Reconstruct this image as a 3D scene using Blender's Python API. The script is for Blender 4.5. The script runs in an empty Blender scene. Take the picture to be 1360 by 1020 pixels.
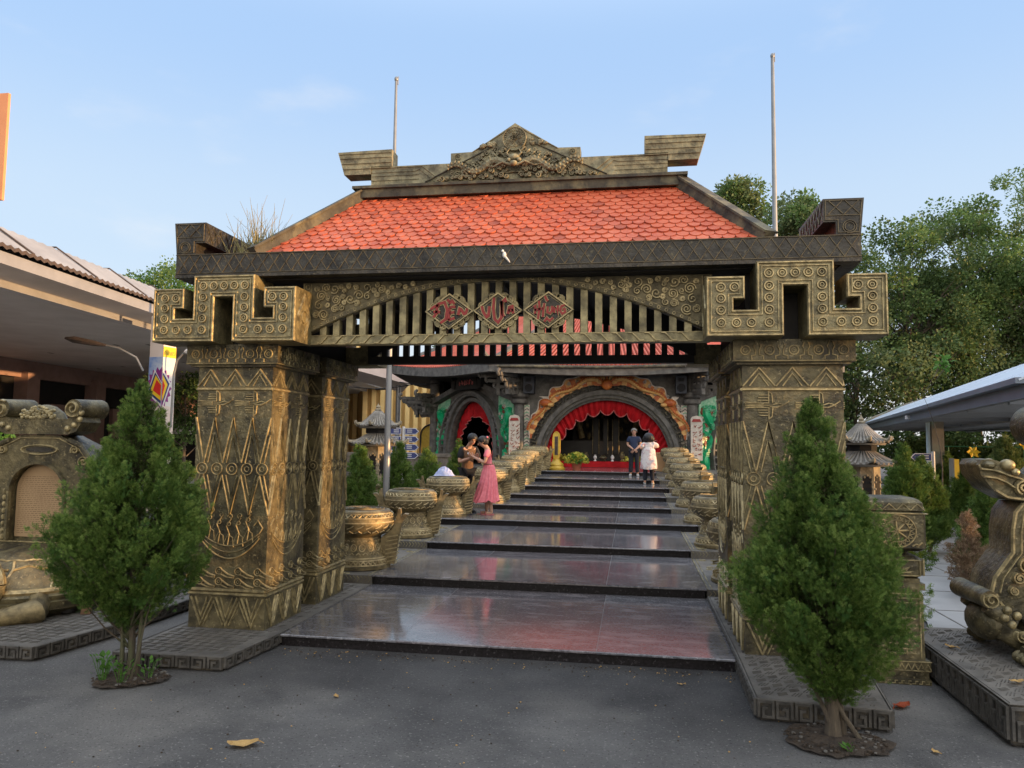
import bpy, bmesh, math, random
import numpy as np
from math import sin, cos, pi, radians, sqrt, atan2, hypot, floor
from mathutils import Vector, Matrix, noise as mnoise
random.seed(7); RNG = np.random.default_rng(7)
S = bpy.context.scene
COL = S.collection
def V3(*a): return Vector(a)

def offs(p):
    o = Vector((0,0,0)); q = p
    while q is not None:
        if q.get('_local'): return Vector((0,0,0))
        o = o+q.location; q = q.parent
    return o
# ------------------------------------------------------------ mesh builder
class MB:
    def __init__(s): s.v = []; s.f = []; s.mi = []; s.m = 0; s.big = []
    def add(s, vs, fs, m=None):
        b = len(s.v); m = s.m if m is None else m
        s.v += [tuple(p) for p in vs]
        for f in fs: s.f.append([b+i for i in f]); s.mi.append(m)
    def box(s, x0, x1, y0, y1, z0, z1, m=None):
        s.add([(x0,y0,z0),(x1,y0,z0),(x1,y1,z0),(x0,y1,z0),(x0,y0,z1),(x1,y0,z1),(x1,y1,z1),(x0,y1,z1)],
              [(3,2,1,0),(4,5,6,7),(0,1,5,4),(1,2,6,5),(2,3,7,6),(3,0,4,7)], m)
    def fbox(s, F, u0, u1, v0, v1, d0, d1, m=None):
        s.prism([(u0,v0),(u1,v0),(u1,v1),(u0,v1)], F, d0, d1, m)
    def prism(s, poly, F, d0, d1, m=None):
        n = len(poly); O,U,W,N = F
        vs = [O+U*u+W*v+N*d0 for u,v in poly] + [O+U*u+W*v+N*d1 for u,v in poly]
        fs = [tuple(range(n-1,-1,-1)), tuple(range(n,2*n))]
        fs += [(i,(i+1)%n,n+(i+1)%n,n+i) for i in range(n)]
        s.add(vs, fs, m)
    def ribbon(s, pts, F, w, h, closed=False, m=1, d=0.0, taper=.45):
        O,U,W,N = F; n = len(pts); vs = []
        for i,(x,y) in enumerate(pts):
            if closed: a = pts[i-1]; b = pts[(i+1)%n]
            else: a = pts[max(i-1,0)]; b = pts[min(i+1,n-1)]
            d1 = (x-a[0],y-a[1]); d2 = (b[0]-x,b[1]-y)
            l1 = hypot(*d1); l2 = hypot(*d2)
            if l1 < 1e-9: d1,l1 = d2,l2
            if l2 < 1e-9: d2,l2 = d1,l1
            n1 = (-d1[1]/l1,d1[0]/l1); n2 = (-d2[1]/l2,d2[0]/l2)
            mx,my = n1[0]+n2[0],n1[1]+n2[1]; q = mx*mx+my*my
            if q < .3: mx,my = n1; k = 1
            else: k = 2/q
            mx *= k; my *= k
            for off,hh in ((-w/2,-.002),(-w/2*taper,h),(w/2*taper,h),(w/2,-.002)):
                vs.append(O+U*(x+mx*off)+W*(y+my*off)+N*(d+hh))
        fs = []
        for i in range(n if closed else n-1):
            j = (i+1)%n
            for k in range(3): fs.append((4*i+k,4*i+k+1,4*j+k+1,4*j+k))
        if not closed: fs += [(0,3,2,1),(4*n-4,4*n-3,4*n-2,4*n-1)]
        s.add(vs, [f[::-1] for f in fs], m)
    def ring(s, F, u, v, r, w, h, n=16, m=1, d=0.0):
        s.ribbon([(u+r*cos(2*pi*i/n), v+r*sin(2*pi*i/n)) for i in range(n)], F, w, h, True, m, d)
    def tube(s, pts, rad, n=8, m=None, cap=True):
        pts = [Vector(p) for p in pts]; k = len(pts)
        if not hasattr(rad,'__len__'): rad = [rad]*k
        vs = []; up = None
        for i,p in enumerate(pts):
            t = (pts[min(i+1,k-1)]-pts[max(i-1,0)])
            if t.length < 1e-9: t = Vector((0,0,1))
            t.normalize()
            if up is None:
                up = t.orthogonal().normalized()
            else:
                up = up - t*up.dot(t)
                up = up.normalized() if up.length > 1e-6 else t.orthogonal().normalized()
            q = t.cross(up)
            for j in range(n):
                a = 2*pi*j/n; vs.append(p+(up*cos(a)+q*sin(a))*rad[i])
        fs = [(i*n+j,i*n+(j+1)%n,(i+1)*n+(j+1)%n,(i+1)*n+j) for i in range(k-1) for j in range(n)]
        if cap: fs += [tuple(range(n-1,-1,-1)), tuple(range((k-1)*n,k*n))]
        s.add(vs, fs, m)
    def lathe(s, prof, c=(0,0,0), n=24, m=None, ph=0.0, sx=1, sy=1):
        vs = []; k = len(prof)
        for r,z in prof:
            for j in range(n):
                a = 2*pi*j/n+ph; vs.append((c[0]+r*cos(a)*sx, c[1]+r*sin(a)*sy, c[2]+z))
        fs = [(i*n+j,i*n+(j+1)%n,(i+1)*n+(j+1)%n,(i+1)*n+j) for i in range(k-1) for j in range(n)]
        fs += [tuple(range(n-1,-1,-1)), tuple(range((k-1)*n,k*n))]
        s.add(vs, fs, m)
    def ell(s, c, r, nu=12, nv=8, m=None, rot=None):
        if not hasattr(r,'__len__'): r = (r,r,r)
        c = Vector(c); vs = []
        for i in range(nv+1):
            t = -pi/2+pi*i/nv
            t = max(min(t,pi/2-.02),-pi/2+.02)
            for j in range(nu):
                a = 2*pi*j/nu
                p = Vector((r[0]*cos(t)*cos(a), r[1]*cos(t)*sin(a), r[2]*sin(t)))
                if rot is not None: p = rot @ p
                vs.append(c+p)
        fs = [(i*nu+j,i*nu+(j+1)%nu,(i+1)*nu+(j+1)%nu,(i+1)*nu+j) for i in range(nv) for j in range(nu)]
        fs += [tuple(range(nu-1,-1,-1)), tuple(range(nv*nu,(nv+1)*nu))]
        s.add(vs, fs, m)
    def loft(s, rings, m=None, cap=True):
        n = len(rings[0]); vs = [p for r in rings for p in r]
        fs = [(i*n+j,i*n+(j+1)%n,(i+1)*n+(j+1)%n,(i+1)*n+j) for i in range(len(rings)-1) for j in range(n)]
        if cap: fs += [tuple(range(n-1,-1,-1)), tuple(range((len(rings)-1)*n,len(rings)*n))]
        s.add(vs, fs, m)
    def grid(s, P, m=None):           # P[i][j] points
        a = len(P); b = len(P[0])
        s.add([p for r in P for p in r], [(i*b+j,i*b+j+1,(i+1)*b+j+1,(i+1)*b+j) for i in range(a-1) for j in range(b-1)], m)
    def build(s, name, mats, parent=None, sharp=38, recalc=False):
        if not isinstance(mats,(list,tuple)): mats = [mats]
        org = Vector((0,0,0))
        if parent is not None: org = offs(parent)
        me = bpy.data.meshes.new(name)
        nv = len(s.v)
        co = np.array(s.v, dtype=np.float64).reshape(-1,3)-np.array(org)
        me.from_pydata([tuple(p) for p in co], [], s.f)
        for mt in mats: me.materials.append(mt)
        if len(mats) > 1: me.polygons.foreach_set('material_index', [min(i,len(mats)-1) for i in s.mi])
        if recalc:
            bm = bmesh.new(); bm.from_mesh(me); bmesh.ops.recalc_face_normals(bm, faces=bm.faces); bm.to_mesh(me); bm.free()
        if sharp:
            me.polygons.foreach_set('use_smooth', [True]*len(me.polygons))
            try: me.set_sharp_from_angle(angle=radians(sharp))
            except Exception: pass
        o = bpy.data.objects.new(name, me); COL.objects.link(o)
        if parent is not None: o.parent = parent
        return o

def np_mesh(name, co, faces, mats, mi=None, parent=None):
    """co (n,3), faces (k,4 or 3) -> object, quick"""
    me = bpy.data.meshes.new(name); n = len(co); k,c = faces.shape
    org = np.array(offs(parent)) if parent is not None else np.zeros(3)
    me.vertices.add(n); me.vertices.foreach_set('co', (co-org).astype(np.float32).ravel())
    me.loops.add(k*c); me.loops.foreach_set('vertex_index', faces.astype(np.int32).ravel())
    me.polygons.add(k); me.polygons.foreach_set('loop_start', np.arange(0,k*c,c,dtype=np.int32))
    try: me.polygons.foreach_set('loop_total', np.full(k,c,dtype=np.int32))
    except Exception: pass
    if not isinstance(mats,(list,tuple)): mats = [mats]
    for m in mats: me.materials.append(m)
    if mi is not None: me.polygons.foreach_set('material_index', mi.astype(np.int32))
    me.update(calc_edges=True); me.validate()
    o = bpy.data.objects.new(name, me); COL.objects.link(o)
    if parent is not None: o.parent = parent
    return o

def FR(O, U=(1,0,0), W=(0,0,1)):
    U = Vector(U).normalized(); W = Vector(W).normalized()
    return (Vector(O), U, W, U.cross(W))
def tag(o, label=None, cat=None, group=None, kind=None):
    if label: o['label'] = label
    if cat: o['category'] = cat
    if group: o['group'] = group
    if kind: o['kind'] = kind
    return o
def thing(name, label, cat, loc=(0,0,0), group=None, rz=0, local=False):
    o = bpy.data.objects.new(name, None); COL.objects.link(o); o.empty_display_size = .2
    o.location = loc; o.rotation_euler = (0,0,rz)
    if local or rz: o['_local'] = 1
    return tag(o, label, cat, group)
def struct(o): o['kind'] = 'structure'; return o
def dup(root, loc, rz=None, label=None, scale=None, group=None):
    def cp(o, par):
        c = o.copy(); COL.objects.link(c)
        if par is not None: c.parent = par
        for k in list(o.children): cp(k, c)
        return c
    r = cp(root, None); r.location = loc
    if rz is not None: r.rotation_euler = (0,0,rz)
    if scale is not None: r.scale = scale if hasattr(scale,'__len__') else (scale,)*3
    if label: r['label'] = label
    if group: r['group'] = group
    return r
def spiral(cx, cy, r0, r1, turns, a0=0, n=14, dirn=1):
    k = max(6,int(n*turns))
    return [(cx+(r0+(r1-r0)*i/k)*cos(a0+dirn*2*pi*turns*i/k), cy+(r0+(r1-r0)*i/k)*sin(a0+dirn*2*pi*turns*i/k)) for i in range(k+1)]
def inset(poly, d):
    n = len(poly); out = []
    area = sum(poly[i][0]*poly[(i+1)%n][1]-poly[(i+1)%n][0]*poly[i][1] for i in range(n))
    sg = 1 if area > 0 else -1
    for i,(x,y) in enumerate(poly):
        a = poly[i-1]; b = poly[(i+1)%n]
        d1 = Vector((x-a[0],y-a[1])).normalized(); d2 = Vector((b[0]-x,b[1]-y)).normalized()
        n1 = Vector((-d1.y,d1.x)); n2 = Vector((-d2.y,d2.x)); mm = n1+n2; q = mm.dot(mm)
        mm = mm*(2/q) if q > .1 else n1
        out.append((x+mm.x*d*sg, y+mm.y*d*sg))
    return out

# ------------------------------------------------------------ materials
def mat(name, c1, c2=None, rough=.6, metal=0.0, scale=4.0, bump=0.0, bscale=40.0, spec=None, lo=.35, hi=.65, rvar=0.0, detail=5, c3=None, s3=1.0, stretch=None, sub=0.0, speck=None, spscale=34, dark=None):
    m = bpy.data.materials.new(name); m.use_nodes = True
    nt = m.node_tree; N = nt.nodes; L = nt.links
    b = N['Principled BSDF']; b.inputs['Roughness'].default_value = rough; b.inputs['Metallic'].default_value = metal
    if spec is not None: b.inputs['Specular IOR Level'].default_value = spec
    c1 = tuple(c1)+(1,)
    if c2 is None: c2 = tuple(.72*x for x in c1[:3])
    c2 = tuple(c2)+(1,)
    geo = N.new('ShaderNodeNewGeometry'); src = geo.outputs['Position']
    if stretch:
        mp = N.new('ShaderNodeMapping'); mp.inputs['Scale'].default_value = stretch
        L.new(src, mp.inputs['Vector']); src = mp.outputs['Vector']
    def nz(sc, det=detail):
        t = N.new('ShaderNodeTexNoise'); t.inputs['Scale'].default_value = sc; t.inputs['Detail'].default_value = det
        t.inputs['Roughness'].default_value = .6
        L.new(src, t.inputs['Vector']); return t
    t = nz(scale); r = N.new('ShaderNodeValToRGB')
    r.color_ramp.elements[0].position = lo; r.color_ramp.elements[1].position = hi
    r.color_ramp.elements[0].color = c2; r.color_ramp.elements[1].color = c1
    L.new(t.outputs['Fac'], r.inputs['Fac']); out = r.outputs['Color']
    if c3 is not None:
        t3 = nz(s3, 4); r3 = N.new('ShaderNodeValToRGB'); r3.color_ramp.elements[0].position = .5; r3.color_ramp.elements[1].position = .68
        L.new(t3.outputs['Fac'], r3.inputs['Fac'])
        mx = N.new('ShaderNodeMixRGB'); mx.inputs[2].default_value = tuple(c3)+(1,)
        L.new(r3.outputs['Color'], mx.inputs[0]); L.new(out, mx.inputs[1]); out = mx.outputs[0]
    for cc,lo_,hi_ in ((speck,.60,.68),(dark,.40,.33)):
        if cc is None: continue
        t4 = nz(spscale*(1.0 if cc is speck else 1.27),3); r4 = N.new('ShaderNodeMapRange'); r4.inputs[1].default_value = lo_; r4.inputs[2].default_value = hi_
        L.new(t4.outputs['Fac'],r4.inputs[0]); m4 = N.new('ShaderNodeMixRGB'); m4.inputs[2].default_value = tuple(cc)+(1,)
        q4 = N.new('ShaderNodeMath'); q4.operation = 'MULTIPLY'; q4.inputs[1].default_value = .75; L.new(r4.outputs[0],q4.inputs[0])
        L.new(q4.outputs[0],m4.inputs[0]); L.new(out,m4.inputs[1]); out = m4.outputs[0]
    L.new(out, b.inputs['Base Color'])
    if rvar:
        mr = N.new('ShaderNodeMapRange'); mr.inputs[3].default_value = max(rough-rvar,.02); mr.inputs[4].default_value = rough+rvar
        tr = nz(scale*2.3); L.new(tr.outputs['Fac'], mr.inputs[0]); L.new(mr.outputs[0], b.inputs['Roughness'])
    if bump:
        tb = nz(bscale, 4); bp = N.new('ShaderNodeBump'); bp.inputs['Strength'].default_value = min(1,bump); bp.inputs['Distance'].default_value = .02
        L.new(tb.outputs['Fac'], bp.inputs['Height']); L.new(bp.outputs['Normal'], b.inputs['Normal'])
    if sub:
        b.inputs['Subsurface Weight'].default_value = sub; b.inputs['Subsurface Radius'].default_value = (.02,.008,.004)
    return m
def leafmat(name, c1, c2, c3, scale=3.0, trans=.25, rough=.6):
    m = mat(name, c1, c2, rough=rough, scale=scale, lo=.35, hi=.65, c3=c3, s3=scale*9, spec=.25)
    nt = m.node_tree; N = nt.nodes; L = nt.links; b = N['Principled BSDF']
    tr = N.new('ShaderNodeBsdfTranslucent'); mx = N.new('ShaderNodeMixShader'); mx.inputs[0].default_value = trans
    src = b.inputs['Base Color'].links[0].from_socket
    L.new(src, tr.inputs['Color']); L.new(b.outputs[0], mx.inputs[1]); L.new(tr.outputs[0], mx.inputs[2])
    L.new(mx.outputs[0], N['Material Output'].inputs['Surface'])
    return m
M = {}
M['bronze']  = mat('bronze', (.195,.163,.083), (.056,.049,.029), rough=.45, metal=.35, scale=7, bump=.6, bscale=24, rvar=.1, c3=(.036,.032,.022), s3=2.6, speck=(.34,.28,.15))
M['gilt']    = mat('gilt', (.50,.41,.215), (.19,.16,.088), rough=.42, metal=.45, scale=16, bump=.25, bscale=40, rvar=.1)
M['olive']   = mat('olive_bronze', (.42,.36,.19), (.15,.13,.07), rough=.5, metal=.3, scale=7, bump=.4, bscale=30, rvar=.1, c3=(.075,.065,.036), s3=3)
M['spandrel']= mat('spandrel_ground', (.19,.16,.085), (.06,.052,.03), rough=.55, metal=.3, scale=8, bump=.4, bscale=30)
M['dark']    = mat('dark_bronze', (.060,.054,.043), (.018,.017,.015), rough=.5, metal=.3, scale=6, bump=.5, bscale=26, rvar=.12, speck=(.13,.11,.065))
M['darkline']= mat('dark_bronze_relief', (.15,.125,.075), (.06,.05,.035), rough=.45, metal=.45, scale=14)
M['black']   = mat('near_black', (.018,.016,.014), (.010,.009,.008), rough=.7, scale=6)
M['soffit']  = mat('gate_ceiling', (.03,.028,.026), (.016,.015,.014), rough=.8, scale=4)
M['ridge']   = mat('ridge_plaster', (.085,.078,.055), (.03,.028,.022), rough=.75, scale=6, bump=.4, bscale=25, c3=(.17,.15,.085), s3=4)
M['pedi']    = mat('pediment_stone', (.34,.305,.185), (.10,.09,.057), rough=.7, metal=.1, scale=9, bump=.5, bscale=30)
M['tile']    = mat('clay_tile', (.62,.135,.055), (.48,.088,.04), rough=.55, scale=3, bump=.15, bscale=60, c3=(.62,.16,.08), s3=16)
M['tileold'] = mat('weathered_clay_tile', (.46,.10,.045), (.33,.065,.035), rough=.65, scale=9, bump=.2, bscale=60)
M['tilepale']= mat('pale_clay_tile', (.68,.18,.085), (.58,.125,.055), rough=.55, scale=9, bump=.2, bscale=60)
M['tilefar'] = mat('far_clay_tile', (.55,.12,.07), (.40,.075,.045), rough=.6, scale=3)
M['granite_r']= mat('granite_red', (.165,.150,.160), (.060,.053,.058), rough=.10, scale=26, spec=.6, rvar=.03, detail=9, c3=(.21,.19,.195), s3=3.2, speck=(.32,.29,.30), stretch=(1,2.6,1))
M['granite_g']= mat('granite_grey', (.175,.172,.185), (.062,.062,.072), rough=.11, scale=26, spec=.6, rvar=.03, detail=9, c3=(.22,.215,.225), s3=3.0, speck=(.33,.32,.34), stretch=(1,2.6,1))
M['riser']   = mat('granite_riser', (.020,.018,.020), (.006,.005,.006), rough=.5, scale=45, detail=8, spec=.2, speck=(.08,.075,.08))
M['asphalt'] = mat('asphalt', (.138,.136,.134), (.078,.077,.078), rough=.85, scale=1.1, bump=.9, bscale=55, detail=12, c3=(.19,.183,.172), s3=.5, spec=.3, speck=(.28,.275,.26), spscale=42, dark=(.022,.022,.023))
M['coarse']  = mat('coarse_asphalt', (.085,.084,.085), (.040,.040,.042), rough=.8, scale=2.0, bump=1.0, bscale=45, detail=12, spec=.35, speck=(.21,.205,.2), spscale=50, dark=(.018,.018,.019))
# darker strip before the first step, with a ragged soft edge
def _dark_strip():
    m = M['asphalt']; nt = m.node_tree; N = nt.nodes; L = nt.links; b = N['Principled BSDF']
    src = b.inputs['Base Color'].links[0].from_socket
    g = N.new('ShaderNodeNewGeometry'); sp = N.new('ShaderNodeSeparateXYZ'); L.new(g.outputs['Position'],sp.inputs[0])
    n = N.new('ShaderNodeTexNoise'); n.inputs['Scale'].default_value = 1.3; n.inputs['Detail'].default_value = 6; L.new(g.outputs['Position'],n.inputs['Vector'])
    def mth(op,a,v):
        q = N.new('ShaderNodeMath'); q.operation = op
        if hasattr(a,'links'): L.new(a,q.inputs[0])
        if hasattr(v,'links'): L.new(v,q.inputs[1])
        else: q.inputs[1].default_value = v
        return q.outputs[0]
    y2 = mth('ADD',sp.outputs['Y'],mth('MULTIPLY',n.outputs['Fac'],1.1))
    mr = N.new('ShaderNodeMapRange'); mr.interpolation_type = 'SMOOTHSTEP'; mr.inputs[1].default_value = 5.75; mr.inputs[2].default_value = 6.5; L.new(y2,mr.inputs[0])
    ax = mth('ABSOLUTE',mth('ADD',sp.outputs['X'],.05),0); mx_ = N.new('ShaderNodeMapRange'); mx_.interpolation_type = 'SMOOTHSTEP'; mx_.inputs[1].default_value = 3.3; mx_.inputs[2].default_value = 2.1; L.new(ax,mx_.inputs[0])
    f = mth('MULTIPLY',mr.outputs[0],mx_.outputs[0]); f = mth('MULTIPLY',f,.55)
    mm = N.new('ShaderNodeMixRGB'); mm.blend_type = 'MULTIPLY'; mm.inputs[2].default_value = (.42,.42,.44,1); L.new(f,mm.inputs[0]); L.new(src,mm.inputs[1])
    # fine cracks
    vo = N.new('ShaderNodeTexVoronoi'); vo.feature = 'DISTANCE_TO_EDGE'; vo.inputs['Scale'].default_value = .55
    nv = N.new('ShaderNodeVectorMath'); nv.operation = 'MULTIPLY_ADD'; nv.inputs[1].default_value = (.9,.9,.9); L.new(n.outputs['Color'],nv.inputs[0]); L.new(g.outputs['Position'],nv.inputs[2]); L.new(nv.outputs[0],vo.inputs['Vector'])
    mc = N.new('ShaderNodeMapRange'); mc.inputs[1].default_value = .010; mc.inputs[2].default_value = .002; mc.inputs[4].default_value = .10; L.new(vo.outputs['Distance'],mc.inputs[0])
    m2 = N.new('ShaderNodeMixRGB'); m2.inputs[2].default_value = (.03,.03,.03,1); L.new(mc.outputs[0],m2.inputs[0]); L.new(mm.outputs[0],m2.inputs[1]); L.new(m2.outputs[0],b.inputs['Base Color'])
_dark_strip()
M['bracket'] = mat('bracket_bronze', (.27,.23,.12), (.085,.074,.042), rough=.45, metal=.35, scale=8, bump=.5, bscale=26, rvar=.1, speck=(.42,.35,.19))
M['floor']   = mat('pale_bounce_floor', (.62,.60,.57), (.55,.53,.5), rough=.5)
M['keystone']= mat('key_stone', (.105,.097,.085), (.045,.042,.037), rough=.75, scale=9, bump=.5, bscale=30)
M['fascia']  = mat('eave_fascia_paint', (.27,.285,.32), (.22,.235,.265), rough=.85, scale=1.5)
M['grout']   = mat('grout', (.26,.25,.24), rough=.8)
M['slab']    = mat('carved_slab', (.17,.158,.14), (.085,.08,.072), rough=.7, scale=5, bump=.4, bscale=40, c3=(.15,.135,.115), s3=2)
M['slabdark']= mat('slab_side', (.05,.046,.04), (.02,.019,.017), rough=.7, scale=6, bump=.5, bscale=30, c3=(.10,.08,.05), s3=9)
M['paving']  = mat('pale_paving', (.36,.36,.36), (.28,.28,.285), rough=.5, scale=1.5, c3=(.22,.225,.23), s3=.6)
M['soil']    = mat('soil', (.070,.050,.034), (.030,.022,.016), rough=.95, scale=14, bump=1, bscale=35)
M['gold']    = mat('drum_gold', (.30,.235,.115), (.10,.08,.042), rough=.52, metal=.35, scale=9, bump=.3, bscale=35, rvar=.1, c3=(.07,.06,.035), s3=4)
M['goldrel'] = mat('drum_relief', (.52,.43,.24), (.28,.22,.12), rough=.5, metal=.3, scale=14)
M['tempgrey']= mat('temple_grey', (.155,.148,.135), (.07,.067,.062), rough=.75, scale=5, bump=.35, bscale=25)
M['tempdark']= mat('temple_dark', (.030,.029,.028), (.016,.016,.016), rough=.8, scale=4)
M['red']     = mat('red_velvet', (.50,.012,.018), (.30,.006,.010), rough=.75, scale=3, spec=.2)
M['redtrim'] = mat('red_trim', (.60,.22,.20), (.5,.12,.12), rough=.7)
M['redpaint']= mat('red_lettering', (.34,.028,.024), (.24,.022,.02), rough=.55, scale=20)
M['jade']    = mat('jade_green', (.01,.42,.17), (.006,.28,.12), rough=.35, scale=9)
M['jade2']   = mat('jade_pale', (.16,.50,.30), (.06,.36,.2), rough=.4, scale=9)
M['jadebase']= mat('jade_ground', (.42,.62,.45), (.10,.42,.22), rough=.5, scale=8)
M['cream']   = mat('cream_panel', (.62,.56,.48), (.45,.40,.34), rough=.6, scale=7)
M['rust']    = mat('rust_paint', (.30,.07,.04), (.2,.05,.03), rough=.6, scale=9)
M['orange']  = mat('dragon_orange', (.62,.20,.035), (.36,.075,.02), rough=.5, scale=6)
M['amber']   = mat('dragon_amber', (.75,.48,.18), (.62,.32,.09), rough=.5, scale=9)
M['yellowg'] = mat('gilded_yellow', (.62,.42,.055), (.5,.31,.03), rough=.4, scale=8)
M['pink']    = mat('pink_fabric', (.80,.25,.29), (.70,.17,.21), rough=.85, scale=14, spec=.15)
M['brownc']  = mat('brown_fabric', (.17,.095,.05), (.12,.065,.035), rough=.85, scale=20)
M['blackc']  = mat('black_fabric', (.012,.012,.014), (.007,.007,.008), rough=.85, scale=20)
M['navy']    = mat('navy_fabric', (.016,.030,.075), (.011,.020,.052), rough=.85, scale=20)
M['darkden'] = mat('dark_trousers', (.012,.014,.024), (.008,.009,.015), rough=.85, scale=20)
M['floral']  = mat('floral_white', (.66,.62,.60), (.58,.54,.53), rough=.85, scale=10, c3=(.44,.22,.24), s3=13)
M['skin']    = mat('skin', (.50,.29,.20), (.43,.24,.165), rough=.5, scale=12, sub=.1)
M['hair']    = mat('black_hair', (.010,.009,.009), (.006,.005,.005), rough=.5, scale=60, stretch=(1,1,.2))
M['greyhair']= mat('grey_hair', (.20,.19,.175), (.13,.12,.11), rough=.6, scale=60)
M['white']   = mat('white_paint', (.72,.72,.71), (.62,.62,.61), rough=.6, scale=3)
M['shoe']    = mat('white_shoe', (.42,.40,.38), (.33,.32,.3), rough=.6)
M['sandal']  = mat('pink_sandal', (.50,.16,.16), (.4,.1,.1), rough=.6)
M['phone']   = mat('phone_case', (.75,.75,.76), (.7,.7,.72), rough=.3)
M['steel']   = mat('galvanised_steel', (.27,.28,.29), (.21,.22,.23), rough=.42, metal=.5, scale=3)
M['plaster'] = mat('pale_plaster', (.72,.63,.58), (.64,.55,.50), rough=.8, scale=2)
M['soffitp'] = mat('painted_soffit', (.66,.63,.61), (.56,.53,.51), rough=.9, scale=.8)
M['sheet']   = mat('roof_sheet', (.34,.33,.32), (.26,.25,.245), rough=.6, scale=1.5)
M['rusty']   = mat('rusty_edge', (.085,.06,.05), (.05,.04,.035), rough=.8, scale=8)
M['interior']= mat('dark_interior', (.012,.011,.012), (.007,.007,.008), rough=.9, scale=3)
M['pinkwall']= mat('pink_wall', (.34,.22,.19), (.26,.17,.145), rough=.85, scale=2)
M['ochre']   = mat('ochre_cladding', (.88,.66,.29), (.80,.57,.23), rough=.6, scale=.7)
M['ochred']  = mat('ochre_groove', (.46,.30,.10), (.36,.23,.075), rough=.7, scale=2)
M['orangew'] = mat('orange_board', (.72,.30,.13), (.66,.26,.11), rough=.7, scale=1)
M['slate']   = mat('blue_grey_metal', (.17,.205,.26), (.14,.17,.215), rough=.45, metal=.2, scale=2)
M['paleroof']= mat('pale_metal_roof', (.60,.68,.78), (.54,.62,.72), rough=.4, metal=.1, scale=2)
M['paleblue']= mat('pale_blue_pipe', (.42,.54,.58), (.36,.47,.51), rough=.5)
M['concrete']= mat('stained_concrete', (.27,.24,.19), (.18,.17,.14), rough=.85, scale=4, c3=(.16,.25,.2), s3=2)
M['signblue']= mat('sign_blue', (.03,.045,.17), (.025,.04,.14), rough=.5)
M['signblue2']= mat('banner_blue', (.10,.22,.55), (.55,.62,.72), rough=.6, scale=2.2)
M['lemon']   = mat('lemon_yellow', (.80,.55,.03), (.75,.48,.02), rough=.5)
M['purple']  = mat('flag_purple', (.24,.03,.22), (.2,.02,.19), rough=.6)
M['flagred'] = mat('flag_red', (.65,.03,.02), (.58,.02,.015), rough=.6)
M['flaggreen']= mat('flag_green', (.05,.22,.10), (.04,.18,.08), rough=.6)
M['tanboard']= mat('tan_inscription', (.40,.27,.145), (.34,.225,.12), rough=.6, scale=3)
M['inscr']   = mat('inscription_ink', (.19,.125,.065), (.17,.11,.06), rough=.7)
M['stonegr'] = mat('lantern_stone', (.36,.31,.22), (.20,.17,.115), rough=.8, scale=7, bump=.4, bscale=25)
M['lanterntile'] = mat('lantern_tile', (.27,.25,.22), (.15,.14,.125), rough=.8, scale=7, bump=.4, bscale=25)
M['terracotta']= mat('terracotta', (.42,.13,.07), (.35,.1,.055), rough=.7, scale=8)
M['cloth']   = mat('blue_white_cloth', (.46,.51,.68), (.30,.35,.58), rough=.85, scale=12)
M['wood']    = mat('light_wood', (.52,.31,.15), (.44,.25,.11), rough=.6, scale=6)
M['speaker'] = mat('speaker_box', (.018,.024,.038), (.014,.018,.028), rough=.6)
M['bark']    = mat('bark', (.125,.10,.07), (.06,.048,.036), rough=.95, scale=18, bump=1, bscale=30, stretch=(1,1,.25), c3=(.09,.10,.05), s3=5)
M['barkdark']= mat('dark_bark', (.15,.125,.095), (.06,.05,.04), rough=.95, scale=8, bump=.8, bscale=15)
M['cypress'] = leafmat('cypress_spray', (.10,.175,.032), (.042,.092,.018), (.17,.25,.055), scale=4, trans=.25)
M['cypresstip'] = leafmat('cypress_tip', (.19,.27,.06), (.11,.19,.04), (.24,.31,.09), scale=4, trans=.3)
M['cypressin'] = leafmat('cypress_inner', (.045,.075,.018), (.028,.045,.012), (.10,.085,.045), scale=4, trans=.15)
M['cypressdark'] = leafmat('conifer_spray', (.075,.165,.036), (.034,.085,.020), (.125,.22,.055), scale=2.5, trans=.2)
M['cypressyel'] = leafmat('pale_conifer_spray', (.16,.20,.06), (.08,.12,.03), (.22,.25,.09), scale=2.5, trans=.25)
M['deadspray'] = leafmat('dead_spray', (.30,.21,.13), (.18,.12,.075), (.38,.28,.18), scale=6, trans=.2)
M['leafA']   = leafmat('broad_leaf', (.15,.25,.07), (.065,.13,.04), (.25,.34,.11), scale=.5, trans=.35)
M['leafB']   = leafmat('dark_leaf', (.09,.15,.045), (.035,.07,.022), (.15,.21,.065), scale=.6, trans=.25)
M['leafC']   = leafmat('olive_leaf', (.16,.215,.085), (.075,.115,.05), (.25,.30,.13), scale=.6, trans=.35)
M['weed']    = leafmat('weed_leaf', (.10,.24,.04), (.06,.15,.025), (.14,.28,.06), scale=9, trans=.3)
M['straw']   = leafmat('dry_grass', (.34,.29,.15), (.22,.22,.09), (.42,.36,.22), scale=9, trans=.3)
M['dryleaf'] = leafmat('dry_leaf', (.55,.36,.14), (.42,.25,.09), (.62,.44,.2), scale=20, trans=.2)
M['redleaf'] = leafmat('red_dead_leaf', (.36,.075,.03), (.28,.05,.02), (.42,.12,.05), scale=20, trans=.2)
M['flower']  = leafmat('chrysanthemum', (.66,.55,.08), (.36,.38,.06), (.75,.66,.2), scale=25, trans=.2)
XC = -.125; YC = 7.8
SY = [6.78,9.31,11.76,14.23,16.39,18.16,19.78,21.69,24.15,34.0]
SL = [-2.18,-2.175,-2.135,-2.59,-1.99,-1.90,-2.10,-1.74,-2.01]
SR = [2.0,1.987,1.98,2.30,1.91,1.894,2.03,1.85,1.84]
RIS = .11277
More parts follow.
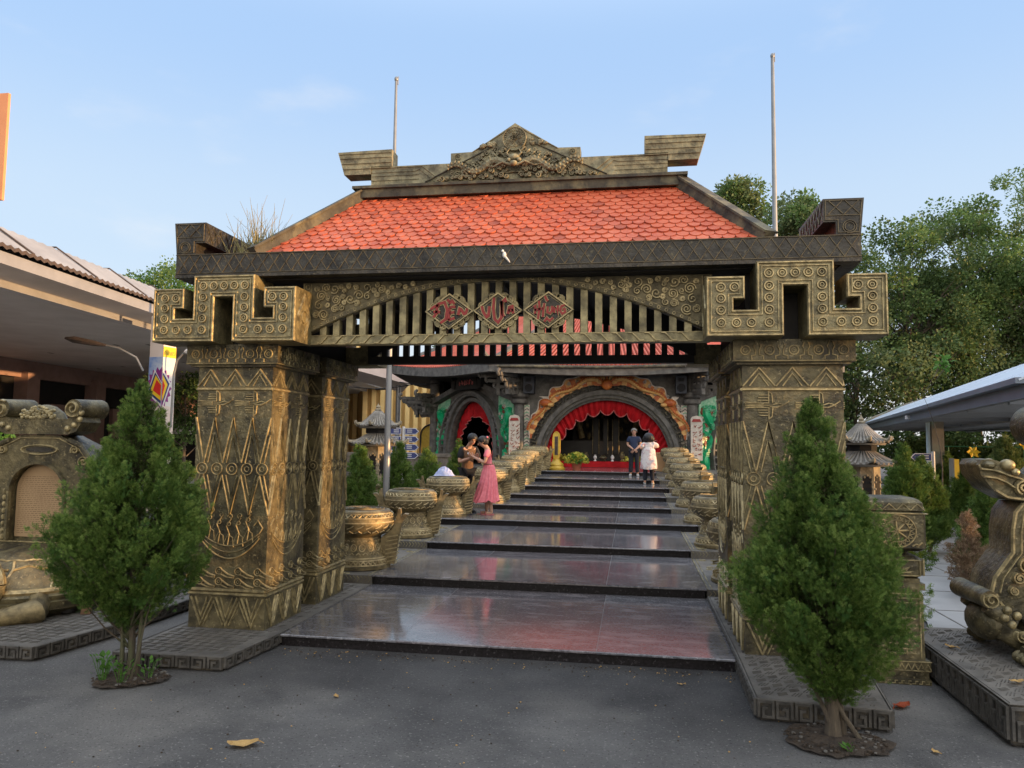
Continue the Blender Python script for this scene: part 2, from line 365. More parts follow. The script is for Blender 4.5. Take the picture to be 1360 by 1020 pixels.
# ---------------------------------------------------------------- ground
mb = MB(); n = 44
xs = [-220,-120,-60]+[-30+i*1.5 for i in range(41)]+[60,120,220]
ys = [-120,-60,-20]+[-10+i*1.5 for i in range(30)]+[60,120,240]
P = [[(x,y,0.012*mnoise.noise((x*.4,y*.4,0)) if -9<x<9 and -9<y<6 else 0) for y in ys] for x in xs]
mb.grid([[P[i][j] for j in range(len(ys))] for i in range(len(xs))])
mb.f = [f[::-1] for f in mb.f]
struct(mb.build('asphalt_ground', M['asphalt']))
# pale plaza on the right, garden beds beside the stairs
mb = MB()
mb.add([(3.9,7.6,.03),(16,7.6,.03),(16,40,.03),(5.6,40,.03),(5.2,16,.03),(4.3,9.0,.03)],[(0,1,2,3,4,5)])
gm = MB()
for k in range(24):
    y = 8.4+k*1.25; gm.box(4.1+max(0,(y-9)*.1),16,y,y+.02,.03,.0335)
for k in range(10): gm.box(4.6+k*1.25,4.62+k*1.25,7.7,39,.03,.034)
o = struct(mb.build('plaza_paving', M['paving']))
gm.build('joint', M['slab'], o)
mb = MB()
mb.add([(-10,9.2,.03),(-3.25,9.2,.03),(-3.25,24.0,.03),(-10,24.0,.03)],[(0,1,2,3)])
mb.add([(2.95,9.4,.028),(4.25,9.4,.028),(5.15,16,.028),(5.6,24,.028),(2.95,24,.028)],[(0,1,2,3,4)])
struct(mb.build('garden_soil', M['soil']))

# ---------------------------------------------------------------- stairs: nine broad granite steps with a carved strip on both sides
mb = MB(); rr = random.Random(17); 
for i in range(620):
    x,y = rr.uniform(-3.0,2.6),rr.uniform(3.3,6.75)
    if rr.random()<.5: y = 6.74-abs(rr.gauss(0,.14)); x = rr.uniform(-2.1,1.95)
    s_ = rr.uniform(.003,.009); mb.ell((x,y,.006),(s_,s_*rr.uniform(.7,1),s_*.6),5,3,rr.choice((0,1,1,2)))
tag(mb.build('grit', [M['slab'],M['soil'],M['dryleaf']]),None,None,None,'stuff')
st = thing('stone_steps', 'wide polished granite steps with nine shallow treads climbing to the shrine', 'steps', (0,SY[0],0))
for i in range(9):
    z1 = RIS*(i+1); y0,y1 = SY[i],SY[i+1]; xl,xr = SL[i],SR[i]
    mb = MB()
    # riser body
    mb.box(xl+.02,xr-.02,y0+.035,y1+.02,-.3 if i==0 else z1-RIS-.05,z1-.024,2)
    xs_ = [xl,-1.03,.80,xr]
    for k in range(3):
        a,b = xs_[k]+.002,xs_[k+1]-.002; m = 1 if k==1 else 0
        yy = [y0, (y0+y1)/2+.18 if i>=2 else y1, y1]
        for q in range(2):
            if yy[q+1]-yy[q] < .05: continue
            # tread slab with rounded nosing
            za,zb = z1-.026,z1
            lo = y0 if q==0 else yy[q]+.002
            if q==0:
                prof = [(lo+.012,za),(lo,za+.006),(lo,zb-.008),(lo+.008,zb),(yy[1],zb),(yy[1],za)]
            else: prof = [(lo,za),(lo,zb),(yy[2]+.03,zb),(yy[2]+.03,za)]
            F = FR((a,0,0),(0,1,0),(0,0,1))
            mb.prism(prof, F, 0, b-a, m)
    for xx in xs_[1:3]: mb.box(xx-.002,xx+.002,y0+.02,y1-.01,z1-.02,z1-.0015,3)
    if i >= 2: mb.box(xl+.01,xr-.01,(y0+y1)/2+.18,(y0+y1)/2+.182,z1-.02,z1-.0015,3)
    mb.build('step', [M['granite_g'],M['granite_r'],M['riser'],M['grout']], st, sharp=30)
    if i >= 1:
        # carved side blocks that carry the drums
        for sg,x0,x1 in ((-1,min(xl,-2.0)-.005-1.12,xl-.005),(1,xr+.005,xr+1.02)):
            sb = MB(); sb.box(x0,x1,y0+.03,y1+.015,z1-RIS-.12,z1-.012,0)
            F = FR((x0,y0+.03,z1-RIS),(1,0,0),(0,0,1))
            w = x1-x0
            for k in range(int(w/.05)):
                u = .02+k*.05; sb.ribbon([(u,.015),(u+.03,.055),(u,.09)],F,.01,.006)
            F = FR((x0,y0+.03,z1-.012),(1,0,0),(0,1,0)); L = y1-y0
            e = w-.06 if sg<0 else .06
            for q in (.0,.05): sb.ribbon([(e+sg*-q,.02),(e+sg*-q,L-.05)],F,.018,.006)
            if i <= 3:
                rr = random.Random(i*7+sg)
                for k in range(46):
                    u = rr.uniform(.12,w-.12); v = rr.uniform(.05,L-.1)
                    sb.ring(F,u,v,rr.uniform(.03,.06),.012,.008,6)
            sb.build('side_block', [M['slab'],M['olive']], st)
# narrow ramps along the first tread
# ---------------------------------------------------------------- plinths
def plinth(name, label, top, h, flip):
    t = thing(name, label, 'plinth', (top[0][0],top[0][1],0))
    mb = MB(); F = FR((0,0,0),(1,0,0),(0,1,0))
    mb.prism(top, F, .02, h-.004, 2); mb.prism(inset(top,.012), F, h-.004, h, 0)
    base = inset(top,.03); mb.prism(base, F, -.2, .02, 2)
    # woven dashes on the top face
    xs = [p[0] for p in top]; ys = [p[1] for p in top]
    def inside(x,y,m=.05):
        q = inset(top,m); c = False
        for i in range(len(q)):
            a,b = q[i],q[i-1]
            if (a[1]>y)!=(b[1]>y) and x < (b[0]-a[0])*(y-a[1])/(b[1]-a[1])+a[0]: c = not c
        return c
    FT = FR((0,0,h),(1,0,0),(0,1,0)); k = 0
    y = min(ys)
    while y < max(ys):
        x = min(xs); j = 0
        while x < max(xs):
            for d in (-.022,0,.022):
                if (j+k)%2: a,b = (x+d-.02,y+d*-.2-.035),(x+d+.02,y+.035)
                else: a,b = (x-.035,y+d-.02),(x+.035,y+d+.02)
                if inside(*a) and inside(*b): mb.ribbon([a,b],FT,.009,.004,m=3)
            x += .10; j += 1
        y += .10; k += 1
    # greek key on the front and side faces
    for (a,b) in zip(top, top[1:]+top[:1]):
        d = Vector((b[0]-a[0],b[1]-a[1],0)); L = d.length; d.normalize()
        if L < .4: continue
        FS = FR((a[0],a[1],.02),d,(0,0,1))
        if FS[3].y > .5: continue
        nk = int(L/.125); s = L/nk; hh = h-.02
        for i in range(nk):
            u = i*s; kk = [(.12,.1),(.12,.88),(.88,.88),(.88,.12),(.36,.12),(.36,.55),(.62,.55)]
            if i%2: kk = [(1-p,q) for p,q in kk]
            mb.ribbon([(u+p*s,q*hh) for p,q in kk],FS,.022,.018,m=3,taper=.8)
        mb.ribbon([(0,hh-.004),(L,hh-.004)],FS,.012,.008,m=1)
    mb.build('top', [M['slab'],M['slab'],M['slabdark'],M['keystone']], t)
    return t
plinth('stone_plinth','low carved stone plinth with a key-pattern edge under the left gate pillars',
    [(-3.25,5.92),(-2.26,5.95),(-2.175,6.78),(-2.175,9.25),(-3.25,9.25)],.125,False)
plinth('stone_plinth','taller carved stone plinth with a key-pattern edge behind the right cypress',
    [(1.985,5.68),(2.86,5.60),(2.98,6.55),(2.98,9.25),(2.0,9.25),(2.0,6.78)],.155,True)

# ---------------------------------------------------------------- the gate
G = thing('ceremonial_gate', 'bronze-painted gateway with red tiled roof, meander brackets and three diamond name plaques', 'gate', (XC,YC,0))
def bird(F,mb,u,v,s,fl=1):
    R = lambda pts,w=.010,h=.008: mb.ribbon([(u+fl*x*s,v+y*s) for x,y in pts],F,w*1.3,h*1.5)
    R([(.5,.12),(.36,.02),(.22,.06),(.05,.0),(-.2,.0)]); R([(.36,.02),(.2,-.05),(.0,-.04)])
    for k in range(4):
        R([(-.02,.06+.07*k),(-.32+.02*k,.06+.07*k)]); R([(-.02,-.06-.07*k),(-.32+.02*k,-.06-.07*k)])
    R([(-.02,.05),(-.02,.36),(.06,.30),(.08,.06)]); R([(-.02,-.05),(-.02,-.36),(.06,-.30),(.08,-.06)])
    for k in range(4): R([(-.15,-.035+.025*k),(-.62,-.07+.05*k)])
def boat(F,mb,u0,u1,v,s):
    n = 14; L = u1-u0
    top = [(u0+L*i/n, v+.13*s*(2*i/n-1)**2+.02) for i in range(n+1)]
    bot = [(u0+L*i/n, v-.10*s+.20*s*(2*i/n-1)**2) for i in range(n+1)]
    mb.ribbon(top,F,.012,.010); mb.ribbon(bot,F,.014,.012)
    mb.ribbon([(a[0],(a[1]+b[1])/2) for a,b in zip(top,bot)],F,.008,.007)
    mb.ribbon([top[-1],(u1+.03,v+.20*s),(u1-.02,v+.27*s),(u1-.06,v+.22*s)],F,.014,.010)
    mb.ribbon([top[0],(u0-.02,v+.22*s),(u0+.04,v+.28*s)],F,.014,.010)
    for i in range(5):
        x = u0+L*(.16+.16*i); y = v+.03+.13*s*(2*(.16+.16*i)-1)**2
        mb.ribbon([(x,y),(x+.015,y+.10*s),(x-.02,y+.18*s),(x+.03,y+.25*s)],F,.013,.011)
        mb.ribbon([(x-.04,y+.02),(x,y+.10*s),(x+.05,y+.07*s),(x+.06,y-.02)],F,.010,.009)
        mb.ring(F,x+.005,y+.20*s,.018,.009,.010,8)
        mb.ribbon(spiral(x+.02,y+.27*s,.004,.03,1.2,i),F,.009,.009)
def pillar_relief(F,mb,w):
    R = lambda pts,wd=.012,h=.010: mb.ribbon(pts,F,wd*1.5,h*1.35)
    # bottom chevrons
    n = 3
    for k in range(n):
        a = w*k/n+.02; b = w*(k+1)/n-.02; m_ = (a+b)/2
        R([(a,.29),(m_,.03),(b,.29)],.014,.012); R([(a+.05,.29),(m_,.11),(b-.05,.29)],.010)
    for k in range(n-1): R([(w*(k+1)/n-.10,.03),(w*(k+1)/n,.25),(w*(k+1)/n+.10,.03)],.010)
    for v,wd in ((.325,.022),(.36,.022)): R([(0,v),(w,v)],wd,.016)
    for v in (.44,.54):
        for k in range(4):
            u = .10+k*w*.255
            mb.ring(F,u,v,.034,.012,.012,12); mb.ring(F,u,v,.014,.008,.010,8)
            R([(u+.03,v+.012),(u+.10,v-.03),(u+.165,v-.048)]); R([(u+.02,v-.03),(u+.09,v-.058),(u+.16,v-.062)],.009)
    boat(F,mb,.08,w-.08,.76,1.0)
    # two facing rows of tall zigzags
    n = 4
    for s,v0,v1 in ((0,1.46,1.08),(1,1.58,2.02)):
        for k in range(n+1):
            c = w*k/n
            if 0<k<n or True:
                a,b = max(c-w/n*.5,.0),min(c+w/n*.5,w)
                va = v0; vb = v1
                pts = [(c-w/n*.5,va),(c,vb),(c+w/n*.5,va)]
                pts = [p for p in pts if -.001<=p[0]<=w+.001]
                if len(pts)>1: R(pts,.013,.012)
                q = [(c-w/n*.30,va),(c,va+(vb-va)*.62),(c+w/n*.30,va)]
                q = [p for p in q if 0<=p[0]<=w]
                if len(q)>1: R(q,.009,.009)
    for k in range(5):
        u = w*(k+.5)/5
        mb.ring(F,u,1.52,.056,.012,.012,16); mb.ring(F,u,1.52,.024,.010,.010,10)
    bird(F,mb,w*.27,2.16,.33,1); bird(F,mb,w*.77,2.16,.33,1)
    R([(0,2.30),(w,2.30)],.022,.014)
    n = 3
    for k in range(n):
        a = w*k/n; b = w*(k+1)/n; m_ = (a+b)/2
        R([(a+.005,2.33),(m_,2.49),(b-.005,2.33)],.012,.010); R([(a+.06,2.33),(m_,2.44),(b-.06,2.33)],.009)
def pillar(x0,x1,y0,y1,z0):
    mb = MB(); mb.box(x0,x1,y0,y1,z0-.02,2.66,0)
    dz = z0-.13
    for F,w in ((FR((x0,y0,.13),(1,0,0)),x1-x0),(FR((x1,y0,.13),(0,1,0)),y1-y0),(FR((x1,y1,.13),(-1,0,0)),x1-x0),(FR((x0,y1,.13),(0,-1,0)),y1-y0)):
        pillar_relief(F,mb,w)
    p = mb.build('pillar', [M['bronze'],M['gilt']], G)
    cb = MB(); e = .085
    cb.box(x0-e,x1+e,y0-e,y1+e,2.665,2.86,0); cb.box(x0-e+.03,x1+e-.03,y0-e+.03,y1+e-.03,2.645,2.665,0)
    for F,w in ((FR((x0-e,y0-e,2.665),(1,0,0)),x1-x0+2*e),(FR((x1+e,y0-e,2.665),(0,1,0)),y1-y0+2*e),(FR((x0-e,y1+e,2.665),(0,-1,0)),y1-y0+2*e)):
        n = 5
        for k in range(n):
            u = w*(k+.5)/n; cb.ring(F,u,.10,.040,.014,.010,12); cb.ring(F,u,.10,.018,.008,.008,8)
            if k<n-1:
                c = w*(k+1)/n
                cb.ribbon([(c-.05,.02),(c-.05,.05),(c-.015,.06),(c-.015,.10),(c-.03,.13),(c-.01,.18)],F,.012,.010)
                cb.ribbon([(c+.05,.02),(c+.05,.05),(c+.015,.06),(c+.015,.10),(c+.03,.13),(c+.01,.18)],F,.012,.010)
        cb.ribbon([(0,.008),(w,.008)],F,.012,.008); 
    cb.build('capital', [M['bronze'],M['olive']], p)
for x0,x1 in ((-3.13,-2.345),(2.07,2.91)):
    for y0,y1 in ((6.81,7.62),(7.98,8.79)): pillar(x0,x1,y0,y1,.125)

mb = MB(); FS2 = FR((2.91,8.4,0),(1,0,0))
for v,r in ((2.56,.11),(2.36,.07)):
    pts = [(0,v-r)]+[(.12+.10*k/3,v-r) for k in range(3)]+[(.20+r*sin(a)*(1-.10*a/1.0*.5),v-r*cos(a)*(1-.06*a)) for a in [.5*k for k in range(11)]]
    mb.tube([FS2[0]+Vector((a,0,b)) for a,b in pts],[.05]*len(pts),8,0)
mb.build('scroll_bracket',[M['bronze']],G)
mb = MB(); mb.ell((-.02,6.525,3.62),(.018,.018,.030),8,6); mb.ell((-.035,6.52,3.655),(.012,.012,.014),8,6); mb.tube([(-.01,6.525,3.60),(.02,6.53,3.565),(.03,6.53,3.55)],[.012,.008,.003],6); tag(mb.build('bird_figure',[M['white']],None),'tiny white bird figure stuck on the middle of the dark eave board','figurine')
# meander brackets
mu = [(0,0),(0,.81),(.22,.81),(.22,.50),(.155,.50),(.155,.355),(.286,.355),(.286,1),(.714,1),(.714,.355),(.845,.355),(.845,.50),(.78,.50),(.78,.81),(1,.81),(1,0),(.565,0),(.565,.67),(.435,.67),(.435,0)]
def meander(x0,y,face):
    W_,H_ = 1.45,.635
    poly = [(u*W_,v*H_) for u,v in mu][::-1]
    U = (1,0,0) if face<0 else (-1,0,0)
    F = FR((x0 if face<0 else x0+W_,y,2.855),U)
    mb = MB(); mb.prism(poly,F,-.36,0,0)
    mb.ribbon(inset(poly,.012),F,.022,.016,True); mb.ribbon(inset(poly,.042),F,.014,.012,True)
    c = [(.0775,.66),(.155,.66),(.0775,.51),(.0775,.35),(.0775,.18),(.165,.18),(.25,.18),(.352,.18),(.352,.35),(.352,.51),(.352,.67),(.352,.84),(.427,.84),(.5,.84)]
    for u,v in c+[(1-a,b) for a,b in c if a<.49]:
        u = .5+(u-.5)*.985
        mb.ring(F,u*W_,v*H_,.036,.018,.016,16); mb.ring(F,u*W_,v*H_,.0165,.011,.014,10)
    # side faces with a diamond
    for FF in (FR((F[0].x+(W_ if face<0 else 0),y if face<0 else y-.36,2.855),(0,1,0)),):
        d = .33
        FF = FR((x0+W_,min(y,y-face*-.0)+(0 if face<0 else -.36),2.855),(0,1,0))
        FF = FR((x0+W_,(y if face<0 else y-.36),2.855),(0,1,0))
        for q in (.02,.05): mb.ribbon([(.18,.02+q),(.34-q,.25),(.18,.49-q),(.02+q,.25)],FF,.013,.010,True)
        mb.ring(FF,.18,.25,.06,.012,.012,14)
    F2 = FR((x0,(y+.36 if face<0 else y),2.855),(0,-1,0))
    for q in (.02,.05): mb.ribbon([(.18,.02+q),(.34-q,.25),(.18,.49-q),(.02+q,.25)],F2,.013,.010,True)
    mb.build('meander_bracket',[M['bracket'],M['gilt']],G)
for x0 in (-3.425,1.735):
    meander(x0,6.48,-1); meander(x0,9.12,1)

# beams over the pillars, ceiling; shade under the gate put into their colour
for x0,x1 in ((-3.10,-2.38),(2.11,2.86)):
    mb = MB(); mb.box(x0,x1,6.86,8.74,2.862,3.47,0); mb.build('side_beam',[M['black']],G)
mb = MB(); mb.box(-3.10,2.85,6.68,8.92,3.474,3.53,0)
for k in range(7): mb.box(-2.3+k*.72,-2.24+k*.72,6.9,8.7,3.42,3.474,0)
mb.build('ceiling',[M['soffit']],G)

# slatted screens with arched spandrels
def archz(x): return 3.452-.475*(abs(x-XC)/1.86)**1.9
def screen(y,face,front):  # rear copy is near-black: the shade behind is put into its colour
    U = (1,0,0) if face<0 else (-1,0,0)
    F = FR((XC,y,0),U); t = .10
    mb = MB(); mb.fbox(F,-1.93,1.93,2.862,2.955,-t,.02,0)
    for sg in (-1,1):
        for k in range(13):
            u = .10+k*.145
            if u>1.80: continue
            a = sg*u; s_ = sg
            mb.ribbon([(a-s_*.055,2.945),(a-s_*.02,2.945),(a+s_*.045,2.875),(a+s_*.085,2.875)],F,.018,.016,d=.02)
    mb.ribbon([(-1.92,2.95),(1.92,2.95)],F,.010,.006,d=.02); mb.ribbon([(-1.92,2.868),(1.92,2.868)],F,.010,.006,d=.02)
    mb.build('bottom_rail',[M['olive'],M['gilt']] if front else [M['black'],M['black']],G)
    sl = MB()
    for k in range(-13,14):
        u = k*.1335; w = .032
        zt = archz(XC+u)+.01
        if zt < 3.0: continue
        sl.fbox(F,u-w,u+w,2.956,min(zt,3.47),-t*.8,0,0)
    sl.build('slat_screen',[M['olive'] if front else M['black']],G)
    sp = MB()
    for sg in (-1,1):
        n = 18; xs = [1.88*i/n for i in range(n+1)]
        poly = [(sg*x, archz(XC+x)) for x in xs]+[(sg*1.95,2.957),(sg*1.95,3.472),(0,3.472)]
        if sg<0: poly = poly[::-1]
        poly = [p for i,p in enumerate(poly) if i==0 or p!=poly[i-1]]
        sp.prism(poly,F,-t*.6,.015,0)
        band = [(sg*x,archz(XC+x)+.028) for x in xs]
        sp.ribbon(band,F,.05,.012,m=0,d=.015,taper=.9)
        sp.ribbon([(sg*x,archz(XC+x)+.006) for x in xs],F,.010,.010,d=.017); sp.ribbon([(sg*x,archz(XC+x)+.052) for x in xs],F,.009,.010,d=.017)
        for i in range(24):
            x = .25+i*.068; sp.ring(F,sg*x,archz(XC+x)+.029,.014,.008,.006,6,d=.027)
        sp.ribbon([(sg*1.935,2.96),(sg*1.935,3.46)],F,.012,.010,d=.015); sp.ribbon([(sg*1.86,2.99),(sg*1.86,3.46)],F,.010,.010,d=.015)
        for i in range(6): sp.ring(F,sg*1.898,3.03+.08*i,.022,.010,.008,8,d=.015)
        rr = random.Random(5); pts = []
        tries = 0
        while len(pts) < 80 and tries < 9000:
            tries += 1
            x = rr.uniform(.62,1.82); z = rr.uniform(3.0,3.46)
            r = rr.uniform(.024,.056)
            if z-r < archz(XC+x)+.055 or z+r > 3.468 or x+r>1.845: continue
            if any(hypot(x-a,z-b) < (r+c)*.92 for a,b,c in pts): continue
            pts.append((x,z,r))
        for x,z,r in pts:
            a0 = rr.uniform(0,6.28)
            sp.ribbon(spiral(sg*x,z,.006,r,rr.choice((1.4,1.8,2.1)),a0,12,rr.choice((-1,1))),F,.017,.020,d=.015)
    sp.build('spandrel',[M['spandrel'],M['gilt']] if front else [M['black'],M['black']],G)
    return F
F = screen(6.85,-1,True); screen(8.75,1,False)
# name plaques with brush lettering
K = {   # strokes in a unit box
 'DEN': [[(-.78,.12),(-.60,.30),(-.42,.34)],[(-.66,-.02),(-.38,-.04)],[(-.50,.40),(-.54,-.10),(-.66,-.34)],[(-.50,.40),(-.20,.52),(-.08,.10),(-.14,-.45),(-.36,-.66)],
         [(.02,.20),(.0,-.20),(-.02,-.50)],[(.02,.22),(.26,.26)],[(.02,-.10),(.22,-.06)],[(-.02,-.50),(.24,-.38)],[(.0,.44),(.12,.58),(.22,.40)],[(-.08,.66),(.02,.52)],
         [(.38,-.22),(.44,.14),(.50,.10),(.62,-.16),(.70,-.14),(.76,.14)]],
 'VUA': [[(-.66,.26),(-.60,-.06),(-.46,-.36),(-.38,-.30),(-.34,.24)],[(-.16,.72),(-.18,.10),(-.12,-.48),(.02,-.66),(.16,-.40),(.16,.52)],[(.16,.52),(.20,-.20),(.26,-.34)],[(.20,.50),(.30,.62),(.34,.46)],
         [(.42,-.20),(.48,.18),(.60,.22),(.64,-.18)],[(.44,-.02),(.64,.0)]],
 'HUNG':[[(-.60,.16),(-.52,.22),(-.54,-.22)],[(-.38,.50),(-.36,.06),(-.42,-.52)],[(-.58,-.02),(-.20,.08)],[(-.16,.36),(-.20,-.02),(-.22,-.40)],
         [(-.02,.18),(-.04,-.14),(.06,-.20),(.14,-.10),(.15,.20)],[(-.14,.76),(-.08,.56),(-.02,.48)],[(.24,-.18),(.25,.16),(.36,-.14),(.39,.22)],
         [(.66,.24),(.52,.18),(.48,-.08),(.56,-.24),(.68,-.14),(.66,.02),(.58,.02)],[(-.16,-.66),(-.06,-.46),(.06,-.62),(.20,-.44)]]}
for (key,dx) in (('DEN',-.465),('VUA',-.0),('HUNG',.475)):
    FP = FR((XC+dx,6.845,3.165),(1,0,0)); mb = MB()
    hw,hh = .225,.165
    for sx,sz in ((-1,1),(1,1),(-1,-1),(1,-1)):
        for t_,r in ((.28,.042),(.48,.052),(.72,.040)):
            cx,cz = sx*hw*t_*.94,sz*hh*(1-t_)*1.12
            mb.prism([(cx+r*cos(a*pi/6),cz+r*sin(a*pi/6)) for a in range(12)],FP,0,.022,0)
            mb.ribbon(spiral(cx,cz,.006,r*.85,1.5,t_*9,11),FP,.010,.010,d=.022)
    dia = [(hw,0),(0,hh),(-hw,0),(0,-hh)]
    mb.prism(dia,FP,0,.032,2); mb.ribbon(dia,FP,.016,.016,True,d=.032,taper=.7); mb.ribbon(inset(dia,.02),FP,.006,.006,True,d=.032)
    p = mb.build('name_plaque',[M['olive'],M['gilt'],M['dark']],G)
    lt = MB()
    for s_ in K[key]:
        pts = [(x*hw*1.02,y*hh*1.02) for x,y in s_]
        kw = .78 if key=='HUNG' else 1
        lt.ribbon(pts,FP,.044*kw,.010,m=1,d=.032,taper=.9); lt.ribbon(pts,FP,.029*kw,.018,m=0,d=.032,taper=.85)
    lt.build('lettering',[M['redpaint'],M['gilt']],p)

# eave fascia: four boards with lattice relief, and the hooked corners
def lattice(mb,F,u0,u1,v0,v1,n,d=0,m=1):
    s = (u1-u0)/n
    for k in range(n):
        a = u0+k*s; b = a+s
        mb.ribbon([(a,v0),(b,v1)],F,.009,.007,m=m,d=d); mb.ribbon([(a,v1),(b,v0)],F,.009,.007,m=m,d=d)
x0,x1,y0,y1 = -3.26,3.01,6.55,9.05
for F,L in ((FR((x0,y0,3.485),(1,0,0)),x1-x0),(FR((x1,y0,3.485),(0,1,0)),y1-y0),(FR((x1,y1,3.485),(-1,0,0)),x1-x0),(FR((x0,y1,3.485),(0,-1,0)),y1-y0)):
    mb = MB(); e = .0 if abs(F[1].x)>.5 else .13
    mb.fbox(F,e,L-e,.03,.235,-.13,0,0)
    mb.fbox(F,e,L-e,.002,.03,-.13,.012,0)
    mb.ribbon([(e,.045),(L-e,.045)],F,.010,.008); mb.ribbon([(e,.228),(L-e,.228)],F,.012,.010)
    lattice(mb,F,.02+e,L-.02-e,.05,.222,int((L-2*e)/.118))
    mb.build('eave_fascia',[M['dark'],M['darkline']],G)
hook = [(0.0,.235),(.20,.235),(.20,.345),(.30,.345),(.30,.545),(-.03,.545)]
for sx in (-1,1):
    for sy in (-1,1):
        xe = x0 if sx<0 else x1; ye = y0 if sy<0 else y1
        F = FR((xe,ye,3.485),(-sx,0,0)); depth = .92
        F = (F[0],F[1],F[2],Vector((0,-1 if sy<0 else 1,0)))
        poly = hook if (F[1].cross(F[2])).dot(F[3])>0 else hook[::-1]
        mb = MB(); mb.prism(poly,F,-depth,0.0,0)
        if sy<0:
            FF = FR((xe,ye,3.485),(1,0,0)); q = lambda u: u if sx<0 else -u
            mb.ribbon([(q(u),v) for u,v in inset(hook,.018)],FF,.010,.008,True)
            for r in (.055,.038): mb.ring(FF,q(.09),.30,r,.011,.009,16)
            mb.ribbon([(q(a),b) for a,b in ((.005,.40),(.28,.40))],FF,.010,.008)
            for a,b in (((.01,.41),(.13,.53)),((.01,.53),(.13,.41)),((.14,.41),(.26,.53)),((.14,.53),(.26,.41))):
                mb.ribbon([(q(a[0]),a[1]),(q(b[0]),b[1])],FF,.010,.008)
        # planked inner side of the flange
        FS = FR((xe-sx*.30,ye if sx<0 else ye+depth,3.485),(0,1,0) if sx<0 else (0,-1,0))
        FS = FR((xe-sx*.30,(ye if sx<0 else ye+depth) if sy<0 else ((ye-depth) if sx<0 else ye),3.485),(0,1,0) if sx<0 else (0,-1,0))
        lattice(mb,FS,.02,depth-.02,.36,.53,8,0)
        mb.build('eave_hook',[M['dark'],M['darkline']],G)

# roof body and scale tiles
ER = dict(x0=XC-2.43,x1=XC+2.43,y0=6.69,y1=8.91,z=3.70); RZ = 4.62; RX = 1.70
crn = [Vector((ER['x0'],ER['y0'],ER['z'])),Vector((ER['x1'],ER['y0'],ER['z'])),Vector((ER['x1'],ER['y1'],ER['z'])),Vector((ER['x0'],ER['y1'],ER['z']))]
ra,rb = Vector((XC-RX,YC,RZ)),Vector((XC+RX,YC,RZ))
rm = MB(); D = Vector((0,0,-.03)); rm.box(-3.12,2.87,6.69,8.91,3.60,3.655,1)
rm.add([c+D for c in crn]+[ra+D,rb+D],[(0,1,5,4),(2,3,4,5),(1,2,5),(3,0,4),(3,2,1,0)],1)
def tiles(a,b,c,d,rows):
    """slope with eave a->b and ridge d->c"""
    a,b,c,d = map(Vector,(a,b,c,d))
    ud = (b-a).normalized(); mid = (c+d)/2; e0 = (a+b)/2
    up = (mid-a); up = up-ud*up.dot(ud); L = up.length; up.normalize(); nn = ud.cross(up)
    wd = (b-a).length; ul = (d-a).dot(ud); ur = (c-a).dot(ud)
    tw = .113; st_ = L/rows
    for r in range(rows+1):
        v = r*st_; vt = min(v+st_*1.55,L)
        cnt = int(wd/tw)+2
        for k in range(-1,cnt):
            u = (k+(.5 if r%2 else 0))*tw
            f = v/L; lo,hi = ul*f,wd+(ur-wd)*f
            if u < lo-tw*.45 or u+tw > hi+tw*.45 or v>L-.02: continue
            # scale shaped plate, tilted so the lower lip stands proud
            lip = .020+random.uniform(-.004,.007); hb = .004
            sk = random.uniform(-.009,.009)
            g = .0025; low = []
            for q in range(7):
                t_ = q/6; x = u+g+t_*(tw-2*g); y = v+ st_*.42*(abs(2*t_-1)**2.4) - .02
                low.append((x,y+sk*(t_-.5)))
            def clampx(x,y):
                f_ = max(0,min(1,y/L)); return max(ul*f_,min(wd+(ur-wd)*f_,x))
            top = [(u+tw-g,vt),(u+g,vt)]
            P2 = low+top
            ht = [lip]*7+[hb,hb]
            vs = [a+ud*clampx(x,y)+up*y+nn*h for (x,y),h in zip(P2,ht)]
            vs += [a+ud*clampx(x,y)+up*y+nn*(h-.013) for (x,y),h in zip(low,ht)]
            fs = [tuple(range(9))]+[(9+q,9+q+1,q+1,q) for q in range(6)]
            q_ = random.random(); rm.add(vs,fs,2 if q_<.05 else 3 if q_<.14 else 0)
tiles(crn[0],crn[1],rb,ra,15); tiles(crn[2],crn[3],ra,rb,15); tiles(crn[1],crn[2],rb,rb,15); tiles(crn[3],crn[0],ra,ra,15)
rm.build('tile_roof',[M['tile'],M['rust'],M['tileold'],M['tilepale']],G,sharp=25)
for i,(c,r) in enumerate(zip(crn,(ra,rb,rb,ra))):
    mb = MB(); dr = (r-c); c2 = c+dr*.03+Vector((0,0,.0)); r2 = r+Vector((0,0,.03))
    d = dr.normalized(); side = d.cross(Vector((0,0,1))).normalized(); up = side.cross(d)
    for w,h0,h1 in ((.055,-.02,.075),(.075,.075,.095)):
        mb.loft([[p+side*-w+up*h0,p+side*w+up*h0,p+side*w+up*h1,p+side*-w+up*h1] for p in (c2,r2)])
    mb.build('hip_ridge',[M['ridge']],G,recalc=True)
mb = MB(); mb.box(XC-RX-.06,XC+RX+.06,YC-.12,YC+.12,RZ-.02,RZ+.075); mb.box(XC-RX-.10,XC+RX+.10,YC-.15,YC+.15,RZ+.075,RZ+.105)
mb.build('ridge_beam',[M['ridge']],G)
